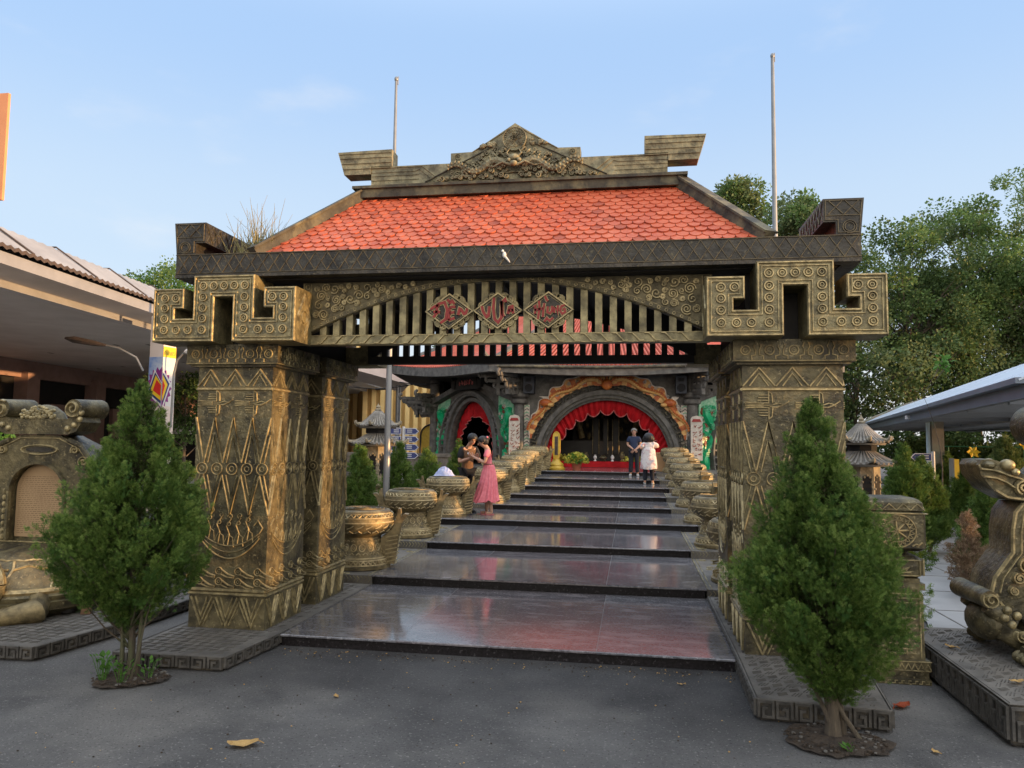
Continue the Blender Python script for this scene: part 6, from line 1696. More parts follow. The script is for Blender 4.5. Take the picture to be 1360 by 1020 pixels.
for i,(pts,lab) in enumerate((([(-8.5,30,4.35),(-7.6,30,4.22),(-6.7,30,4.32)],'black cable sagging in front of the ochre hall near the flagpole'),([(-11.5,32,4.3),(-10,32,4.18),(-8.4,32,4.42)],'black cable behind the left rear pillar above the lantern'))):
    mb = MB(); mb.tube(pts,.022,6); mb.tube([Vector(pts[1])+Vector((-.25,0,.02)),Vector(pts[1])+Vector((.3,0,.03))],.05,6); tag(mb.build('cable',[M['blackc']]),lab,'cable')
LEAFQ = (np.array([[0,0,0],[.32,.45,.06],[0,1,0],[-.32,.45,.06]],float),np.array([[0,1,2,3]]))
def tree(label,loc,h,cr,cz,leaf,seed,ncl=70,nl=90,ls=.20,tr=.22,name='broadleaf_tree',ncl_r=.8,cat='tree',flat=1.0,grp=None,vis=.55):
    """trunk with limbs; leaves in clumps gathered round the twig ends"""
    nl = int(nl*1.7); ls *= .78
    rg = np.random.default_rng(seed); t = thing(name,label,cat,loc,grp); L0 = np.array(loc,float)
    zc = (cz+h)/2; rz = (h-cz)/2
    mb = MB(); pts = []; k = 8
    bend = rg.uniform(-.5,.5,2)
    for i in range(k+1):
        q = i/k; pts.append(tuple(L0+np.array([bend[0]*q*q+.1*sin(q*5+seed),bend[1]*q*q,-.1+q*h*.86])))
    mb.tube(pts,[tr*(1-.86*i/k) for i in range(k+1)],9,0)
    # clump centres, biased outward with lobes
    c = []
    while len(c) < ncl:
        d = rg.normal(0,1,3); d /= np.linalg.norm(d); r = rg.uniform(.35,1)**.5
        lob = 1+.22*sin(3*atan2(d[1],d[0])+seed)+.18*sin(5*d[2]+2*seed)
        p = np.array([d[0]*cr*r*lob,d[1]*cr*r*lob,zc+d[2]*rz*r*flat])
        if p[2] < cz*.9: continue
        c.append(p)
    c = np.array(c)
    for i in range(ncl):
        if i%2 and ncl>30: continue
        e = c[i]; zb = min(max(cz*.75,e[2]-.25*hypot(e[0],e[1])-rz*.45),h*.8); q = zb/(h*.86)
        s0 = np.array([bend[0]*q*q,bend[1]*q*q,zb]); md = (s0+e)/2+np.array([0,0,-.12*rz*.3])
        mb.tube([tuple(L0+s0),tuple(L0+md),tuple(L0+e)],[tr*.30*(1-q*.6),tr*.18*(1-q*.5),.012],5,0)
    mb.build('trunk',[M['barkdark']],t)
    cs = ncl_r*rg.uniform(.55,1.35,ncl)
    m = ncl*nl; d = rg.normal(0,1,(ncl,nl,3)); d /= np.linalg.norm(d,axis=2,keepdims=True); d[:,:,2] *= .75
    rad = rg.uniform(.25,1,(ncl,nl,1))**.6
    pos = (c[:,None,:]+d*rad*cs[:,None,None]).reshape(-1,3)
    dr = (d*.8+rg.normal(0,.5,(ncl,nl,3))+np.array([0,0,-.15])).reshape(-1,3)
    T = frames(dr,rg.uniform(0,6.28,m),ls*rg.uniform(.6,1.4,m))
    co,fa = place(LEAFQ[0],LEAFQ[1],T,pos)
    mats = [M[x] for x in leaf]
    mi = (rg.random(ncl)<.3).astype(int).repeat(nl) if len(mats)>1 else None
    np_mesh('crown',co+L0,fa,mats,mi,t)
    return t
RT = 'tall trees behind the right shelter'
# right-hand trees
tree('feathery tree crown rising just behind the right end of the tiled roof',(11.1,46,0),16.7,2.0,12,['leafC','leafA'],1,60,110,.26,.3,grp=RT,ncl_r=.9)
tree('tree crown peeping over the roof ridge left of the right flagpole',(8.0,52,0),20.1,1.6,15.5,['leafC','leafA'],2,50,110,.28,.3,grp=RT,ncl_r=.9)
tree('broad dark tree behind the right roof hook with its top cut by the bracket',(16.5,45,0),15.2,4.1,6.0,['leafB','leafA'],3,95,130,.22,.30,grp=RT,ncl_r=.95)
tree('tall light green tree in the middle of the right grove',(20.3,47,0),16.8,3.5,7.0,['leafA','leafC'],4,95,130,.22,.28,grp=RT,ncl_r=.9)
tree('tallest leafy tree at the right edge of the photo',(24.9,46.5,0),18.5,4.3,6.5,['leafA','leafB'],5,110,130,.18,.26,grp=RT,ncl_r=.85)
tree('low bushy dark tree over the far end of the shelter roof',(17.3,45.7,0),12.4,3.9,4.0,['leafB'],6,80,130,.18,.2,grp=RT,ncl_r=.8)
tree('thin olive tree with bare stems in the grove behind the shelter',(22.2,50.4,0),13.0,4.4,4.2,['leafC','leafB'],7,70,90,.18,.18,grp=RT,ncl_r=.85)
tree('olive green tree deep in the grove left of the light green tree',(20.5,48,0),13.2,4.0,3.0,['leafC','leafA'],8,100,120,.26,.25,grp=RT,ncl_r=1.1)
tree('dark evergreen deep in the grove at the far right',(25.5,47,0),14.2,4.2,3.0,['leafB','leafC'],9,100,120,.26,.25,grp=RT,ncl_r=1.1)
tree('dark tree directly behind the right gate pillar and bracket',(13.2,44,0),11.0,4.0,2.5,['leafB','leafC'],10,90,120,.24,.25,grp=RT,ncl_r=1.0)
tree('slender sapling with pale leaves next to the pillar top on the right',(7.45,16.8,0),3.80,.12,3.5,['weed'],11,3,12,.13,.02,grp=None,ncl_r=.13,name='sapling')
RB = 'dark bushes under the shelter'
for i,(x,y,h,r) in enumerate(((15.5,41,3.4,2.4),(11.6,41.5,3.4,2.0),(18.5,41,3.8,2.6),(22.5,41,4.2,2.8),(13.2,33,1.9,1.4),(15.4,31.5,2.0,1.5),(17.6,30.5,2.1,1.6),(21.5,33,3.2,2.2),(26,42,4.8,3),(9.0,42,4.0,2.2),(13.4,27.5,1.7,.9))):
    tree(('dark bush under the far end of the shelter roof','dark bush beside the shrine end of the shelter','dark bush behind the shelter post','bush in shadow behind the yellow lilies','low bush behind the signpost conifers','dark bush behind the green railing','shaded bush at the right under the shelter','shaded bush behind the dragon head','far bush below the tall grove trees','bush between the shrine and the shelter','small bush before the railing')[i],
        (x,y,0),h,r,.3,['leafB','leafB'],50+i,42,120,.20,.08,name='bush',grp=RB,ncl_r=.75,cat='bush')
# left trees
tree('sunlit round tree top left of the left meander bracket, behind the hall roof',(-20.5,32,0),10.2,1.9,6.0,['leafA','weed'],21,60,120,.16,.2,ncl_r=.6)
tree('small dark tree between the painted column and the left gate pillar',(-16.1,27,0),4.5,1.5,1.6,['leafB','leafA'],22,46,100,.15,.1,ncl_r=.5)
tree('green tree seen between the slats left of the shrine roof',(-9.1,44,0),7.9,1.6,5.5,['leafA','leafB'],23,36,90,.2,.15,ncl_r=.6)
tree('yellow-green shrub at the left edge behind the stele',(-8.55,9.8,0),2.15,.75,.6,['weed','leafA'],24,34,90,.08,.05,name='shrub',cat='shrub',ncl_r=.25)
# pale hut seen past the left tree
t = thing('white_hut','small white box-like hut behind the trees left of the gate','hut',(-20,33,0)); mb = MB(); mb.box(-22.5,-18.3,33,36,2.1,2.9,0); mb.box(-22,-18.6,33.2,35.5,0,2.1,1); mb.build('wall',[M['white'],M['interior']],t)

# tuft of dry grass growing on the roof corner
rg = np.random.default_rng(77); mb = MB()
for i in range(70):
    bx,by = rg.normal(-2.62,.12),rg.normal(6.9,.10); bz = 3.78+max(0,(bx+2.9))*.35
    a = rg.uniform(0,6.28); l = rg.uniform(.18,.55); sp = rg.uniform(.05,.65)
    d = Vector((cos(a)*sp-.1,sin(a)*sp*.6,1)).normalized(); b = Vector((bx,by,bz-.06)); p1 = b+d*l*.5; p2 = b+d*l+Vector((cos(a)*sp*.25*l,0,-.10*l*sp))
    mb.tube([b,p1,p2],[.0035,.0028,.0012],3,0,cap=False)
    if i%3==0:
        for q in range(3): mb.add([b,b+Vector((.02,0,0)),b+Vector((rg.uniform(-.15,.15),rg.uniform(-.08,.08),rg.uniform(.10,.22)))],[(0,1,2)],0)
tag(mb.build('grass_tuft',[M['straw']],None,sharp=0),'dry wispy grass tuft growing on the left corner of the gate roof','grass tuft')
# ---------------------------------------------------------------- people
def skin(verts, edges, root, sub=2):
    """verts: {name:(x,y,z,r) or (x,y,z,rx,ry)}; one continuous surface, returned as (co, faces)"""
    names = list(verts); ix = {n:i for i,n in enumerate(names)}
    me = bpy.data.meshes.new('tmp'); me.from_pydata([verts[n][:3] for n in names],[(ix[a],ix[b]) for a,b in edges],[])
    o = bpy.data.objects.new('tmp',me); COL.objects.link(o)
    md = o.modifiers.new('s','SKIN'); md.use_smooth_shade = True; md.branch_smoothing = .6
    for n in names:
        d = me.skin_vertices[0].data[ix[n]]; r = verts[n][3:]; d.radius = (r[0],r[1] if len(r)>1 else r[0]); d.use_root = (n==root)
    sb = o.modifiers.new('b','SUBSURF'); sb.levels = sub; sb.render_levels = sub
    dg = bpy.context.evaluated_depsgraph_get(); ev = o.evaluated_get(dg); m2 = bpy.data.meshes.new_from_object(ev)
    co = [tuple(v.co) for v in m2.vertices]; fa = [tuple(p.vertices) for p in m2.polygons]
    bpy.data.objects.remove(o); bpy.data.meshes.remove(me); bpy.data.meshes.remove(m2)
    return co,fa
def hand_nodes(v,e,side,wrist,dr,palmn,curl):
    """palm and five separate bent fingers; dr = direction of the hand, palmn = direction the palm faces"""
    d = Vector(dr).normalized(); pn = Vector(palmn); pn = (pn-d*pn.dot(d)).normalized(); ac = d.cross(pn)*(1 if side=='L' else -1); w = Vector(wrist)
    pm = w+d*.045; v[side+'palm'] = (*pm,.026,.018); e.append((side+'wr',side+'palm'))
    kn = w+d*.085; v[side+'kn'] = (*kn,.028,.014); e.append((side+'palm',side+'kn'))
    for k,(off,l) in enumerate(((-.030,.068),(-.010,.078),(.010,.072),(.028,.056))):
        a = kn+ac*off+d*.006; dd = (d*cos(curl*.5)+pn*sin(curl*.5)); b = a+dd*l*.5; d2 = (d*cos(curl)+pn*sin(curl)); c = b+d2*l*.5
        for q,p in (('a',a),('b',b),('c',c)): v['%sf%d%s'%(side,k,q)] = (*p,.0085)
        e += [(side+'kn','%sf%da'%(side,k)),('%sf%da'%(side,k),'%sf%db'%(side,k)),('%sf%db'%(side,k),'%sf%dc'%(side,k))]
    a = w+d*.035-ac*.034+pn*.006; b = a+d*.03-ac*.014+pn*.016; c = b+d*.026+pn*.012
    for q,p in (('ta',a),('tb',b),('tc',c)): v[side+q] = (*p,.0095)
    e += [(side+'palm',side+'ta'),(side+'ta',side+'tb'),(side+'tb',side+'tc')]
def person(label, loc, rz, H, pose, parts, bulk=1.0, scale_fix=1.0):
    """local frame: faces -Y, z up, feet at 0. pose gives joints in metres for a body of height H"""
    t = thing('person',label,'person',loc,None,rz,True)
    v = {}; e = []
    J = pose; bk = bulk
    def n(k,p,*r): v[k] = (*p,*r)
    n('pelvis',J['pelvis'],.13*bk,.095*bk); n('waist',J['waist'],.115*bk,.085*bk); n('chest',J['chest'],.135*bk,.095*bk); n('nb',J['nb'],.06,.055); n('neck',J['neck'],.05,.05); n('jaw',J['jaw'],.062,.072); n('head',J['head'],.078,.095); n('top',J['top'],.05,.06)
    e += [('pelvis','waist'),('waist','chest'),('chest','nb'),('nb','neck'),('neck','jaw'),('jaw','head'),('head','top')]
    for s in 'LR':
        n(s+'sh',J[s+'sh'],.058*bk,.055*bk); n(s+'el',J[s+'el'],.040*bk); n(s+'mid',tuple((Vector(J[s+'el'])*.4+Vector(J[s+'wr'])*.6)),.034); n(s+'wr',J[s+'wr'],.024,.022)
        e += [('chest',s+'sh'),(s+'sh',s+'el'),(s+'el',s+'mid'),(s+'mid',s+'wr')]
        n(s+'hip',J[s+'hip'],.088*bk,.085*bk); n(s+'kn',J[s+'kn'],.058*bk); n(s+'calf',tuple(Vector(J[s+'kn'])*.65+Vector(J[s+'an'])*.35),.053); n(s+'an',J[s+'an'],.036)
        n(s+'heel',J[s+'heel'],.034); n(s+'toe',J[s+'toe'],.032,.022)
        e += [('pelvis',s+'hip'),(s+'hip',s+'kn'),(s+'kn',s+'calf'),(s+'calf',s+'an'),(s+'an',s+'heel'),(s+'heel',s+'toe')]
        hand_nodes(v,e,s+'',J[s+'wr'],J[s+'hd'],J[s+'pn'],J.get('curl',.7))
    v2 = {}
    # key names clash guard: knuckle node uses 'kn' as well as the knee
    return t,v,e
def body_mesh(t, v, e, root='pelvis', mk='skin', face=None):
    co,fa = skin(v,e,root); mb = MB(); mb.add(co,fa,0)
    if face:
        h,fw,up = [Vector(x) for x in face]; fw.normalize(); up = (up-fw*up.dot(fw)).normalized(); rt = fw.cross(up)
        mb.ell(h+fw*.098-up*.022,(.014,.014,.022),8,6,0)            # nose
        for s in (-1,1):
            mb.ell(h+fw*.080+rt*s*.034+up*.006,(.013,.010,.007),8,6,1); mb.ell(h+fw*.084+rt*s*.034+up*.026,(.018,.008,.004),8,5,1)
            mb.ell(h+rt*s*.083-up*.012-fw*.005,(.012,.022,.030),8,6,0)
        mb.ell(h+fw*.084-up*.062,(.024,.010,.007),8,5,2)
    return mb.build('body',[M['skin'],M['hair'],M['redtrim']],t,sharp=0)
def garment(t,name,v,e,root,m,sub=2,label=None):
    co,fa = skin(v,e,root,sub); mb = MB(); mb.add(co,fa,0); o = mb.build(name,[M[m]],t,sharp=0)
    if label: o['label'] = label
    return o
def sub(v,keys,grow=1.12,add=.012): return {k:(*v[k][:3],*[r*grow+add for r in v[k][3:]]) for k in keys}
def joints(H, lean=(0,0), head_f=0.0, arms=None, feet=None, turn=0):
    """upright joints; lean shifts the upper body; head_f bends the head forward (towards -Y)"""
    k = H/1.7; lx,ly = lean; J = {}
    P = lambda x,y,z,f=0: (x*k+lx*f, y*k+ly*f, z*k)
    J['pelvis'] = P(0,0,.93); J['waist'] = P(0,-.005,1.08,.3); J['chest'] = P(0,.0,1.28,.7); J['nb'] = P(0,.015,1.42,.95); J['neck'] = P(0,.005-head_f*.3,1.47,1)
    J['jaw'] = P(0,-.03-head_f*.8,1.525-head_f*.12,1); J['head'] = P(0,-.02-head_f,1.60-head_f*.22,1); J['top'] = P(0,-.01-head_f*1.05,1.655-head_f*.2,1)
    for s,sg in (('L',1),('R',-1)):
        J[s+'sh'] = P(sg*.165,.01,1.38,.85); J[s+'hip'] = P(sg*.085,0,.88)
        J[s+'kn'] = P(sg*.09,-.01,.49); J[s+'an'] = P(sg*.09,.015,.085); J[s+'heel'] = P(sg*.09,.03,.04); J[s+'toe'] = P(sg*.10,-.12,.03)
    if feet:
        for s,(dx,dy) in feet.items():
            for q,f in ((s+'kn',.5),(s+'an',1),(s+'heel',1),(s+'toe',1)): x,y,z = J[q]; J[q] = (x+dx*f,y+dy*f,z)
    for s,(el,wr,hd,pn) in arms.items(): J[s+'el'],J[s+'wr'],J[s+'hd'],J[s+'pn'] = el,wr,hd,pn
    return J
def shoes(t,J,m,name='shoe'):
    for s in 'LR':
        mb = MB(); a,b = Vector(J[s+'heel']),Vector(J[s+'toe']); d = (b-a); d.z = 0; d.normalize(); q = Vector((-d.y,d.x,0))
        rings = []
        for f,w,h in ((-.03,.020,.03),(0,.038,.075),(.06,.040,.075),(.12,.046,.06),(.18,.044,.045),(.225,.024,.028)):
            c = Vector((a.x,a.y,0))+d*f
            rings.append([c+q*(w*cos(x))+Vector((0,0,max(0,h*(.5+.5*sin(x))))) for x in [2*pi*i/12 for i in range(12)]])
        mb.loft(rings,0); mb.build(name,[M[m]],t)
def hair_cap(t,h,fw,up,r,m,extra=None,name='hair',cut=.35):
    h,fw,up = Vector(h),Vector(fw).normalized(),Vector(up); up = (up-fw*up.dot(fw)).normalized(); rt = fw.cross(up); mb = MB(); P = []
    for i in range(15):
        th = pi/2-(pi/2+.75)*i/14; row = []
        for j in range(25):
            a = 2*pi*j/24; d = fw*cos(a)+rt*sin(a); tt = th
            front = max(0,cos(a)); lim = .32*front-.85*(1-front)+.1
            tt = max(th,lim)
            row.append(h+(d*cos(tt)*r[0]+up*sin(tt)*r[1])*(1+.02*sin(9*a))-fw*.012+up*.012)
        P.append(row)
    mb.grid(P,0)
    for (c,rr) in (extra or []): mb.ell(h+fw*c[0]+rt*c[1]+up*c[2],rr,12,8,0)
    o = mb.build(name,[M[m]],t,sharp=0); return o

def fixnames(J): return J
# hand_nodes uses <side>kn for the knuckle; rename there to avoid the knee
_src = hand_nodes
def hand_nodes(v,e,side,wrist,dr,palmn,curl):
    vv = {}; ee = []
    _src(vv,ee,side,wrist,dr,palmn,curl)
    rn = lambda k: k if k==side+'wr' else side+'h_'+k[len(side):]
    for k,p in vv.items(): v[rn(k)] = p
    for a,b in ee: e.append((rn(a),rn(b)))
ARM = lambda s:[s+'sh',s+'el']
LEG = lambda s:[s+'hip',s+'kn',s+'calf',s+'an']
def trousers(t,v,m,name='trousers',grow=1.10,add=.014,wide=1.0):
    ks = ['pelvis','Lhip','Rhip','Lkn','Rkn','Lcalf','Rcalf','Lan','Ran']; d = sub(v,ks,grow,add)
    for s in 'LR':
        x,y,z = d[s+'an'][:3]; d[s+'an'] = (x,y,z+.02,d[s+'an'][3]*1.35*wide); d[s+'calf'] = (*d[s+'calf'][:3],d[s+'calf'][3]*1.05*wide)
    ed = [('pelvis','Lhip'),('pelvis','Rhip')]+[(s+a,s+b) for s in 'LR' for a,b in (('hip','kn'),('kn','calf'),('calf','an'))]
    return garment(t,name,d,ed,'pelvis',m)
def shirt(t,v,m,name='shirt',sleeve=.75,low=None,grow=1.12,add=.014,label=None):
    d = sub(v,['pelvis','waist','chest','nb','Lsh','Rsh'],grow,add)
    d['nb'] = (*d['nb'][:3],.066,.062)
    ed = [('pelvis','waist'),('waist','chest'),('chest','nb'),('chest','Lsh'),('chest','Rsh')]
    for s in 'LR':
        a,b = Vector(v[s+'sh'][:3]),Vector(v[s+'el'][:3]); p = a.lerp(b,sleeve); d[s+'sl'] = (*p,v[s+'el'][3]*1.3+.016); ed.append((s+'sh',s+'sl'))
    if low: d['low'] = low; ed.append(('pelvis','low'))
    return garment(t,name,d,ed,'chest',m,label=label)

# --- man in a navy polo, hands clasped, facing the camera
man_p = (1.15,24.05,RIS*8); hm = 1.49; k = hm/1.7
J = joints(hm,arms={'L':((.235*k,.03,1.12*k),(.045*k,-.20*k,.93*k),(-.7,-.12,-.45),(0,.9,.1)),'R':((-.235*k,.03,1.12*k),(-.03*k,-.215*k,.955*k),(.7,-.12,-.5),(0,.9,.1))},feet={'L':(.03,0),'R':(-.03,0)})
t,v,e = person('man in a navy polo shirt and dark trousers standing with clasped hands, facing the camera',man_p,radians(0),hm,J,None,bulk=1.0)
body_mesh(t,v,e,face=(J['head'],(0,-1,0),(0,0,1)))
shirt(t,v,'navy',sleeve=.72,low=(0,.0,.80*k,.155,.115)); trousers(t,v,'darkden'); shoes(t,J,'shoe')
hair_cap(t,J['head'],(0,-1,0),(0,0,1),(.098,.090),'greyhair')
# --- woman in a white floral tunic photographing him, seen from behind
wp = (1.56,21.72,RIS*8); wp = (1.55,21.45,RIS*7); hw_ = 1.40; k = hw_/1.7
J = joints(hw_,arms={'L':((.27*k,.10*k,1.20*k),(.10*k,-.22*k,1.30*k),(-.4,-.3,.6),(-.3,-.9,0)),'R':((-.33*k,-.14*k,1.26*k),(-.13*k,-.24*k,1.47*k),(.3,-.15,.7),(.2,-.9,0))},feet={'L':(.03,0),'R':(-.03,.02)})
# she faces the shrine (+Y), so her right arm is on the picture's right; the raised elbow points left
J2 = dict(J)
t,v,e = person('woman in a white floral tunic seen from behind, raising a phone to photograph the man',wp,radians(178),hw_,J,None,bulk=1.06)
body_mesh(t,v,e,face=(J['head'],(0,-1,0),(0,0,1)))
d = sub(v,['waist','chest','nb','Lsh','Rsh'],1.16,.022); d['nb'] = (*d['nb'][:3],.07,.065); d['waist'] = (*d['waist'][:3],.165,.135)
ed = [('waist','chest'),('chest','nb'),('chest','Lsh'),('chest','Rsh')]
for s in 'LR': p = Vector(v[s+'sh'][:3]).lerp(Vector(v[s+'el'][:3]),.85); d[s+'sl'] = (*p,.075); ed.append((s+'sh',s+'sl'))
co,fa = skin(d,ed,'chest'); mb = MB(); mb.add(co,fa,0); rings = []
for i,(z,rx,ry) in enumerate(((1.26,.13,.10),(1.16,.185,.150),(1.02,.198,.160),(.88,.215,.180),(.72,.228,.198),(.58,.232,.205),(.52,.225,.20),(.515,.20,.175))):
    rings.append([(rx*(1+.03*sin(7*q+i)+.02*i/7*sin(11*q))*cos(q),ry*(1+.03*sin(7*q+i)+.02*i/7*sin(11*q))*sin(q),z*k+(.012*sin(3*q) if i>5 else 0)) for q in [2*pi*j/48 for j in range(48)]])
mb.loft(rings,0); mb.build('tunic',[M['floral']],t,sharp=0); q_ = trousers(t,v,'darkden',add=.004); shoes(t,J,'shoe')
for vt in q_.data.vertices:
    if vt.co.z > .55*k: vt.co.x *= .72; vt.co.y *= .6
hair_cap(t,J['head'],(0,-1,0),(0,0,1),(.135,.115),'hair',extra=[((-.045,0,-.01),(.15,.115,.125)),((-.03,.08,-.05),(.09,.08,.09)),((-.03,-.08,-.05),(.09,.08,.09))])
mb = MB(); c = Vector((0,-.27*k,1.55*k)); mb.box(-.07,.07,c.y-.005,c.y+.005,c.z-.035,c.z+.04); o = mb.build('camera_phone',[M['black']],None); o.location = wp; o.rotation_euler = (0,0,radians(178)); tag(o,'black phone held up in front of the woman in the white tunic','phone')
# --- woman in the pink dress looking down at a phone in her hands, facing left
pp = (-1.80,15.20,RIS*4); hp = 1.60; k = hp/1.7
J = joints(hp,lean=(0,-.05),head_f=.085,arms={'L':((.21*k,-.10*k,1.12*k),(.05*k,-.34*k,1.24*k),(-.25,-.6,.35),(-.8,0,.4)),'R':((-.21*k,-.08*k,1.11*k),(-.04*k,-.33*k,1.23*k),(.25,-.6,.35),(.8,0,.4))},feet={'L':(-.02,.04),'R':(.02,-.05)})
t,v,e = person('woman in a long pink dress bending her head over the phone held in both hands',pp,radians(-78),hp,J,None,bulk=.92)
body_mesh(t,v,e,face=(J['head'],(0,-1,-.45),(0,-.35,1)))
shirt(t,v,'pink',name='bodice',sleeve=.62,grow=1.08,add=.012)
mb = MB(); rings = []
for i,(z,rx,ry,dy) in enumerate(((1.10,.128,.102,-.012),(1.02,.142,.118,0),(.90,.165,.142,.0),(.75,.18,.16,.0),(.6,.195,.18,-.01),(.45,.215,.20,-.02),(.34,.232,.225,-.03),(.28,.24,.24,-.035))):
    r = []
    for j in range(64):
        a = 2*pi*j/64; w = 1+.085*(i/7)**.8*sin(15*a+.35*i+.8*sin(2*a))+.045*(i/7)*sin(4*a+1)+.02*(i/7)*sin(31*a); zz = z*k+((.025*sin(5*a+1)+.012*sin(13*a)) if i==7 else 0)
        r.append((rx*w*cos(a)*.97,dy+ry*w*sin(a)-(.10*(i/7)**2 if sin(a)<-.3 else 0),zz))
    rings.append(r)
mb.loft(rings,0,cap=False); sk = mb.build('skirt',[M['pink']],t,sharp=0)
mb = MB(); mb.tube([(.128*cos(2*pi*j/24),-.012+.104*sin(2*pi*j/24),1.09*k) for j in range(25)],.010,5,0,cap=False); mb.build('belt',[M['brownc']],t)
for s in 'LR':
    mb = MB(); a,b = Vector(J[s+'heel']),Vector(J[s+'toe']); dd = (b-a).normalized(); q = Vector((-dd.y,dd.x,0)).normalized()
    mb.loft([[Vector((a.x,a.y,0))+dd*f+q*w+Vector((0,0,z)) for w,z in ((-ww,.0),(ww,.0),(ww,.018),(-ww,.018))] for f,ww in ((-.045,.025),(0,.034),(.08,.032),(.17,.042),(.215,.02))],0)
    c = Vector((a.x,a.y,0))+dd*.13; mb.tube([c-q*.045+Vector((0,0,.01)),c+Vector((0,0,.062)),c+q*.045+Vector((0,0,.01))],.010,5,0); mb.build('sandal',[M['sandal']],t)
hd = Vector(J['head']); hair_cap(t,J['head'],(0,-1,-.45),(0,-.35,1),(.102,.098),'hair',extra=[((-.115,0,.015),(.055,.055,.055)),((-.05,0,-.02),(.09,.085,.09))])
mb = MB(); mb.ell(hd+Vector((.05,.10,.085)),(.022,.022,.022),8,6); mb.build('hair_clip',[M['pink']],t)
# the phone between them
mb = MB(); mb.box(-.038,.038,-.005,.005,-.075,.075); mb.ring(FR((0,-.005,-.09)),0,0,.022,.010,.006,12,m=0)
o = mb.build('mobile_phone',[M['phone']],None); o.location = (pp[0]-.40,pp[1]+.02,pp[2]+1.24*k+.03); o.rotation_euler = (.9,.3,radians(-78)); tag(o,'white phone with a ring held by the woman in pink','phone')
# --- person in brown and black leaning over the same phone
bp = (-2.34,15.55,RIS*4); hb = 1.66; k = hb/1.7
J = joints(hb,lean=(0,-.10),head_f=.13,arms={'L':((.23*k,-.12*k,1.08*k),(.09*k,-.34*k,1.18*k),(-.4,-.6,.3),(-.7,0,.6)),'R':((-.23*k,-.08*k,1.08*k),(-.12*k,-.33*k,1.16*k),(.4,-.6,.3),(.7,0,.6))},feet={'L':(.02,.02),'R':(-.02,-.10)})
t,v,e = person('person in a brown top and black trousers bowing over the phone beside the drum',bp,radians(38),hb,J,None,bulk=.95)
body_mesh(t,v,e,face=(J['head'],(0,-1,-.6),(0,-.5,1)))
shirt(t,v,'brownc',sleeve=.30,low=(0,-.02,.78*k,.15,.115))
d = sub(v,['waist','chest','Lsh','Rsh'],1.16,.020); ed = [('waist','chest'),('chest','Lsh'),('chest','Rsh')]
for s in 'LR': p = Vector(v[s+'sh'][:3]).lerp(Vector(v[s+'el'][:3]),.8); d[s+'sl'] = (*p,.064); ed.append((s+'sh',s+'sl'))
for q in ('waist','chest'): x,y,z,rx,ry = d[q]; d[q] = (x,y+.04,z+(.06 if q=='waist' else .02),rx,ry*.8)
garment(t,'vest',d,ed,'chest','blackc'); trousers(t,v,'blackc'); shoes(t,J,'blackc')
hair_cap(t,J['head'],(0,-1,-.6),(0,-.5,1),(.108,.108),'hair',extra=[((-.06,0,-.01),(.085,.08,.10))])
SKYK = 4.0
# ---------------------------------------------------------------- camera, light
cam = bpy.data.cameras.new('camera'); co_ = bpy.data.objects.new('camera',cam); COL.objects.link(co_)
Rm = Matrix(((0.987163791,0.159273066,0.0118211958),(0.000469786378,-0.0769115304,0.997037811),(-0.159710455,0.984234071,0.0759991022)))
r_,u_,f_ = [Vector(Rm[i]) for i in range(3)]
mw = Matrix((( r_.x,u_.x,-f_.x,1.12217738),(r_.y,u_.y,-f_.y,0),(r_.z,u_.z,-f_.z,1.952),(0,0,0,1)))
co_.matrix_world = mw
cam.sensor_fit = 'HORIZONTAL'; cam.sensor_width = 36; cam.lens = 36*994.55366/1360; cam.clip_start = .05; cam.clip_end = 2000
S.camera = co_
EL = radians(2.3); AZ = radians(94.5)      # clockwise from +Y
sd = Vector((sin(AZ)*cos(EL),cos(AZ)*cos(EL),sin(EL)))
sl = bpy.data.lights.new('sun','SUN'); sl.energy = 2.7; sl.color = (1.0,.56,.23); sl.angle = radians(.6)
so = bpy.data.objects.new('sun',sl); COL.objects.link(so); so.rotation_euler = sd.to_track_quat('Z','Y').to_euler(); so.location = (30,0,20)
W_ = bpy.data.worlds.new('World'); S.world = W_; W_.use_nodes = True; nt = W_.node_tree; bg = nt.nodes['Background']
sk = nt.nodes.new('ShaderNodeTexSky'); sk.sky_type = 'NISHITA'; sk.sun_disc = False; sk.sun_elevation = EL; sk.sun_rotation = AZ
sk.altitude = 50; sk.air_density = 1.0; sk.dust_density = .8; sk.ozone_density = 1.6
# hazy late-afternoon sky: Nishita blended with a pale haze that is warmest towards the sun's side
N_ = nt.nodes; L_ = nt.links
tc = N_.new('ShaderNodeTexCoord'); sx = N_.new('ShaderNodeSeparateXYZ'); L_.new(tc.outputs['Generated'],sx.inputs[0])
def ramp(src,stops):
    r = N_.new('ShaderNodeValToRGB'); r.color_ramp.interpolation = 'EASE'
    while len(r.color_ramp.elements) < len(stops): r.color_ramp.elements.new(.5)
    for e,(p,c) in zip(r.color_ramp.elements,stops): e.position = p; e.color = (*c,1)
    L_.new(src,r.inputs[0]); return r.outputs[0]
blue = ramp(sx.outputs['Z'],((0.0,(.84,.88,.92)),(.24,(.60,.75,.94)),(.48,(.43,.63,.95)),(.80,(1.5,1.6,1.75))))
warm = ramp(sx.outputs['Z'],((0.0,(2.4,2.0,1.6)),(.3,(2.2,2.0,1.75)),(.8,(1.5,1.6,1.75))))
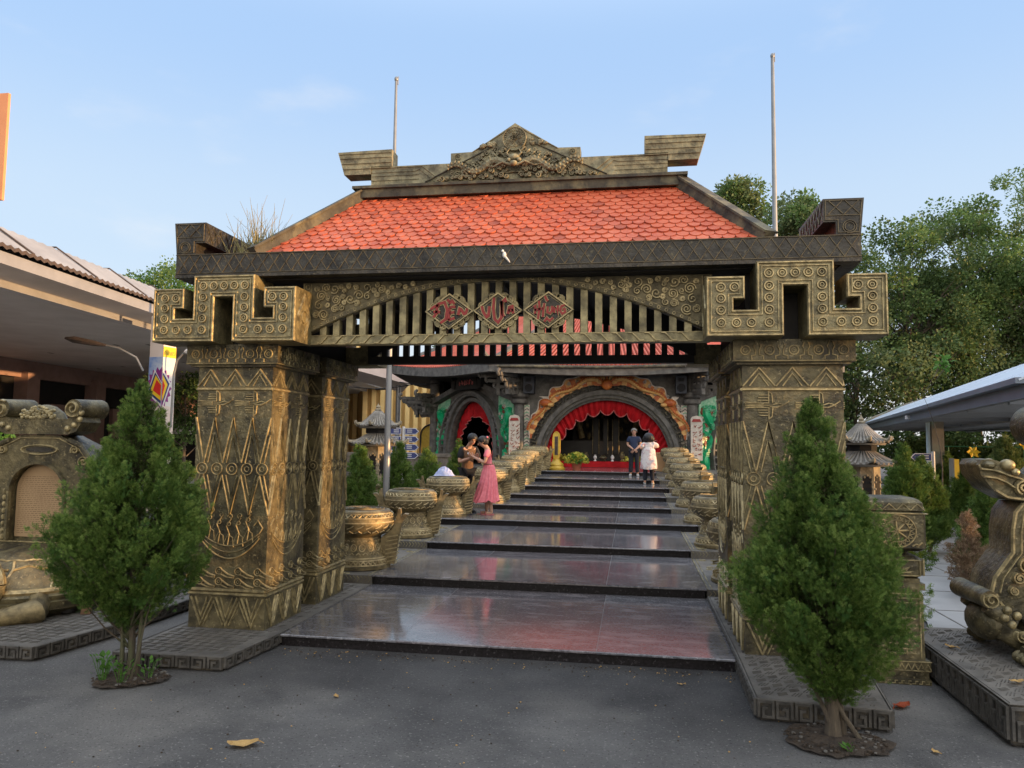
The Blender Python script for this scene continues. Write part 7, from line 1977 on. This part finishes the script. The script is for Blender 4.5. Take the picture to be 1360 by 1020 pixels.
dt = N_.new('ShaderNodeVectorMath'); dt.operation = 'DOT_PRODUCT'; dt.inputs[1].default_value = Vector((sd.x*.75,-.66,0)).normalized(); L_.new(tc.outputs['Generated'],dt.inputs[0])
mr = N_.new('ShaderNodeMapRange'); mr.interpolation_type = 'SMOOTHSTEP'; mr.inputs[1].default_value = -.25; mr.inputs[2].default_value = .75; L_.new(dt.outputs['Value'],mr.inputs[0])
hz = N_.new('ShaderNodeMixRGB'); L_.new(mr.outputs[0],hz.inputs[0]); L_.new(blue,hz.inputs[1]); L_.new(warm,hz.inputs[2])
# thin cloud wisps
mp = N_.new('ShaderNodeMapping'); mp.inputs['Scale'].default_value = (1.4,1.4,3.6); L_.new(tc.outputs['Generated'],mp.inputs[0])
nz = N_.new('ShaderNodeTexNoise'); nz.inputs['Scale'].default_value = 2.6; nz.inputs['Detail'].default_value = 7; nz.inputs['Roughness'].default_value = .55; L_.new(mp.outputs[0],nz.inputs['Vector'])
cl = ramp(nz.outputs['Fac'],((.56,(0,0,0)),(.80,(.40,.40,.40))))
cm = N_.new('ShaderNodeMixRGB'); L_.new(cl,cm.inputs[0]); L_.new(hz.outputs[0],cm.inputs[1]); cm.inputs[2].default_value = (.90,.90,.92,1)
sc_ = N_.new('ShaderNodeMixRGB'); sc_.blend_type = 'MULTIPLY'; sc_.inputs[0].default_value = 1; L_.new(cm.outputs[0],sc_.inputs[1]); sc_.inputs[2].default_value = (SKYK,SKYK,SKYK,1)
mx = N_.new('ShaderNodeMixRGB'); mx.inputs[0].default_value = .82; L_.new(sk.outputs[0],mx.inputs[1]); L_.new(sc_.outputs[0],mx.inputs[2])
L_.new(mx.outputs[0],bg.inputs[0]); bg.inputs[1].default_value = .12
S.view_settings.view_transform = 'Standard'; S.view_settings.look = 'None'; S.view_settings.gamma = 1; S.view_settings.use_curve_mapping = False
S.view_settings.exposure = 1.3
S.render.engine = 'CYCLES'; S.cycles.max_bounces = 6; S.cycles.diffuse_bounces = 3; S.cycles.glossy_bounces = 3; S.cycles.transmission_bounces = 3; S.cycles.caustics_reflective = False; S.cycles.caustics_refractive = False
for o in bpy.data.objects:
    if '_local' in o: del o['_local']
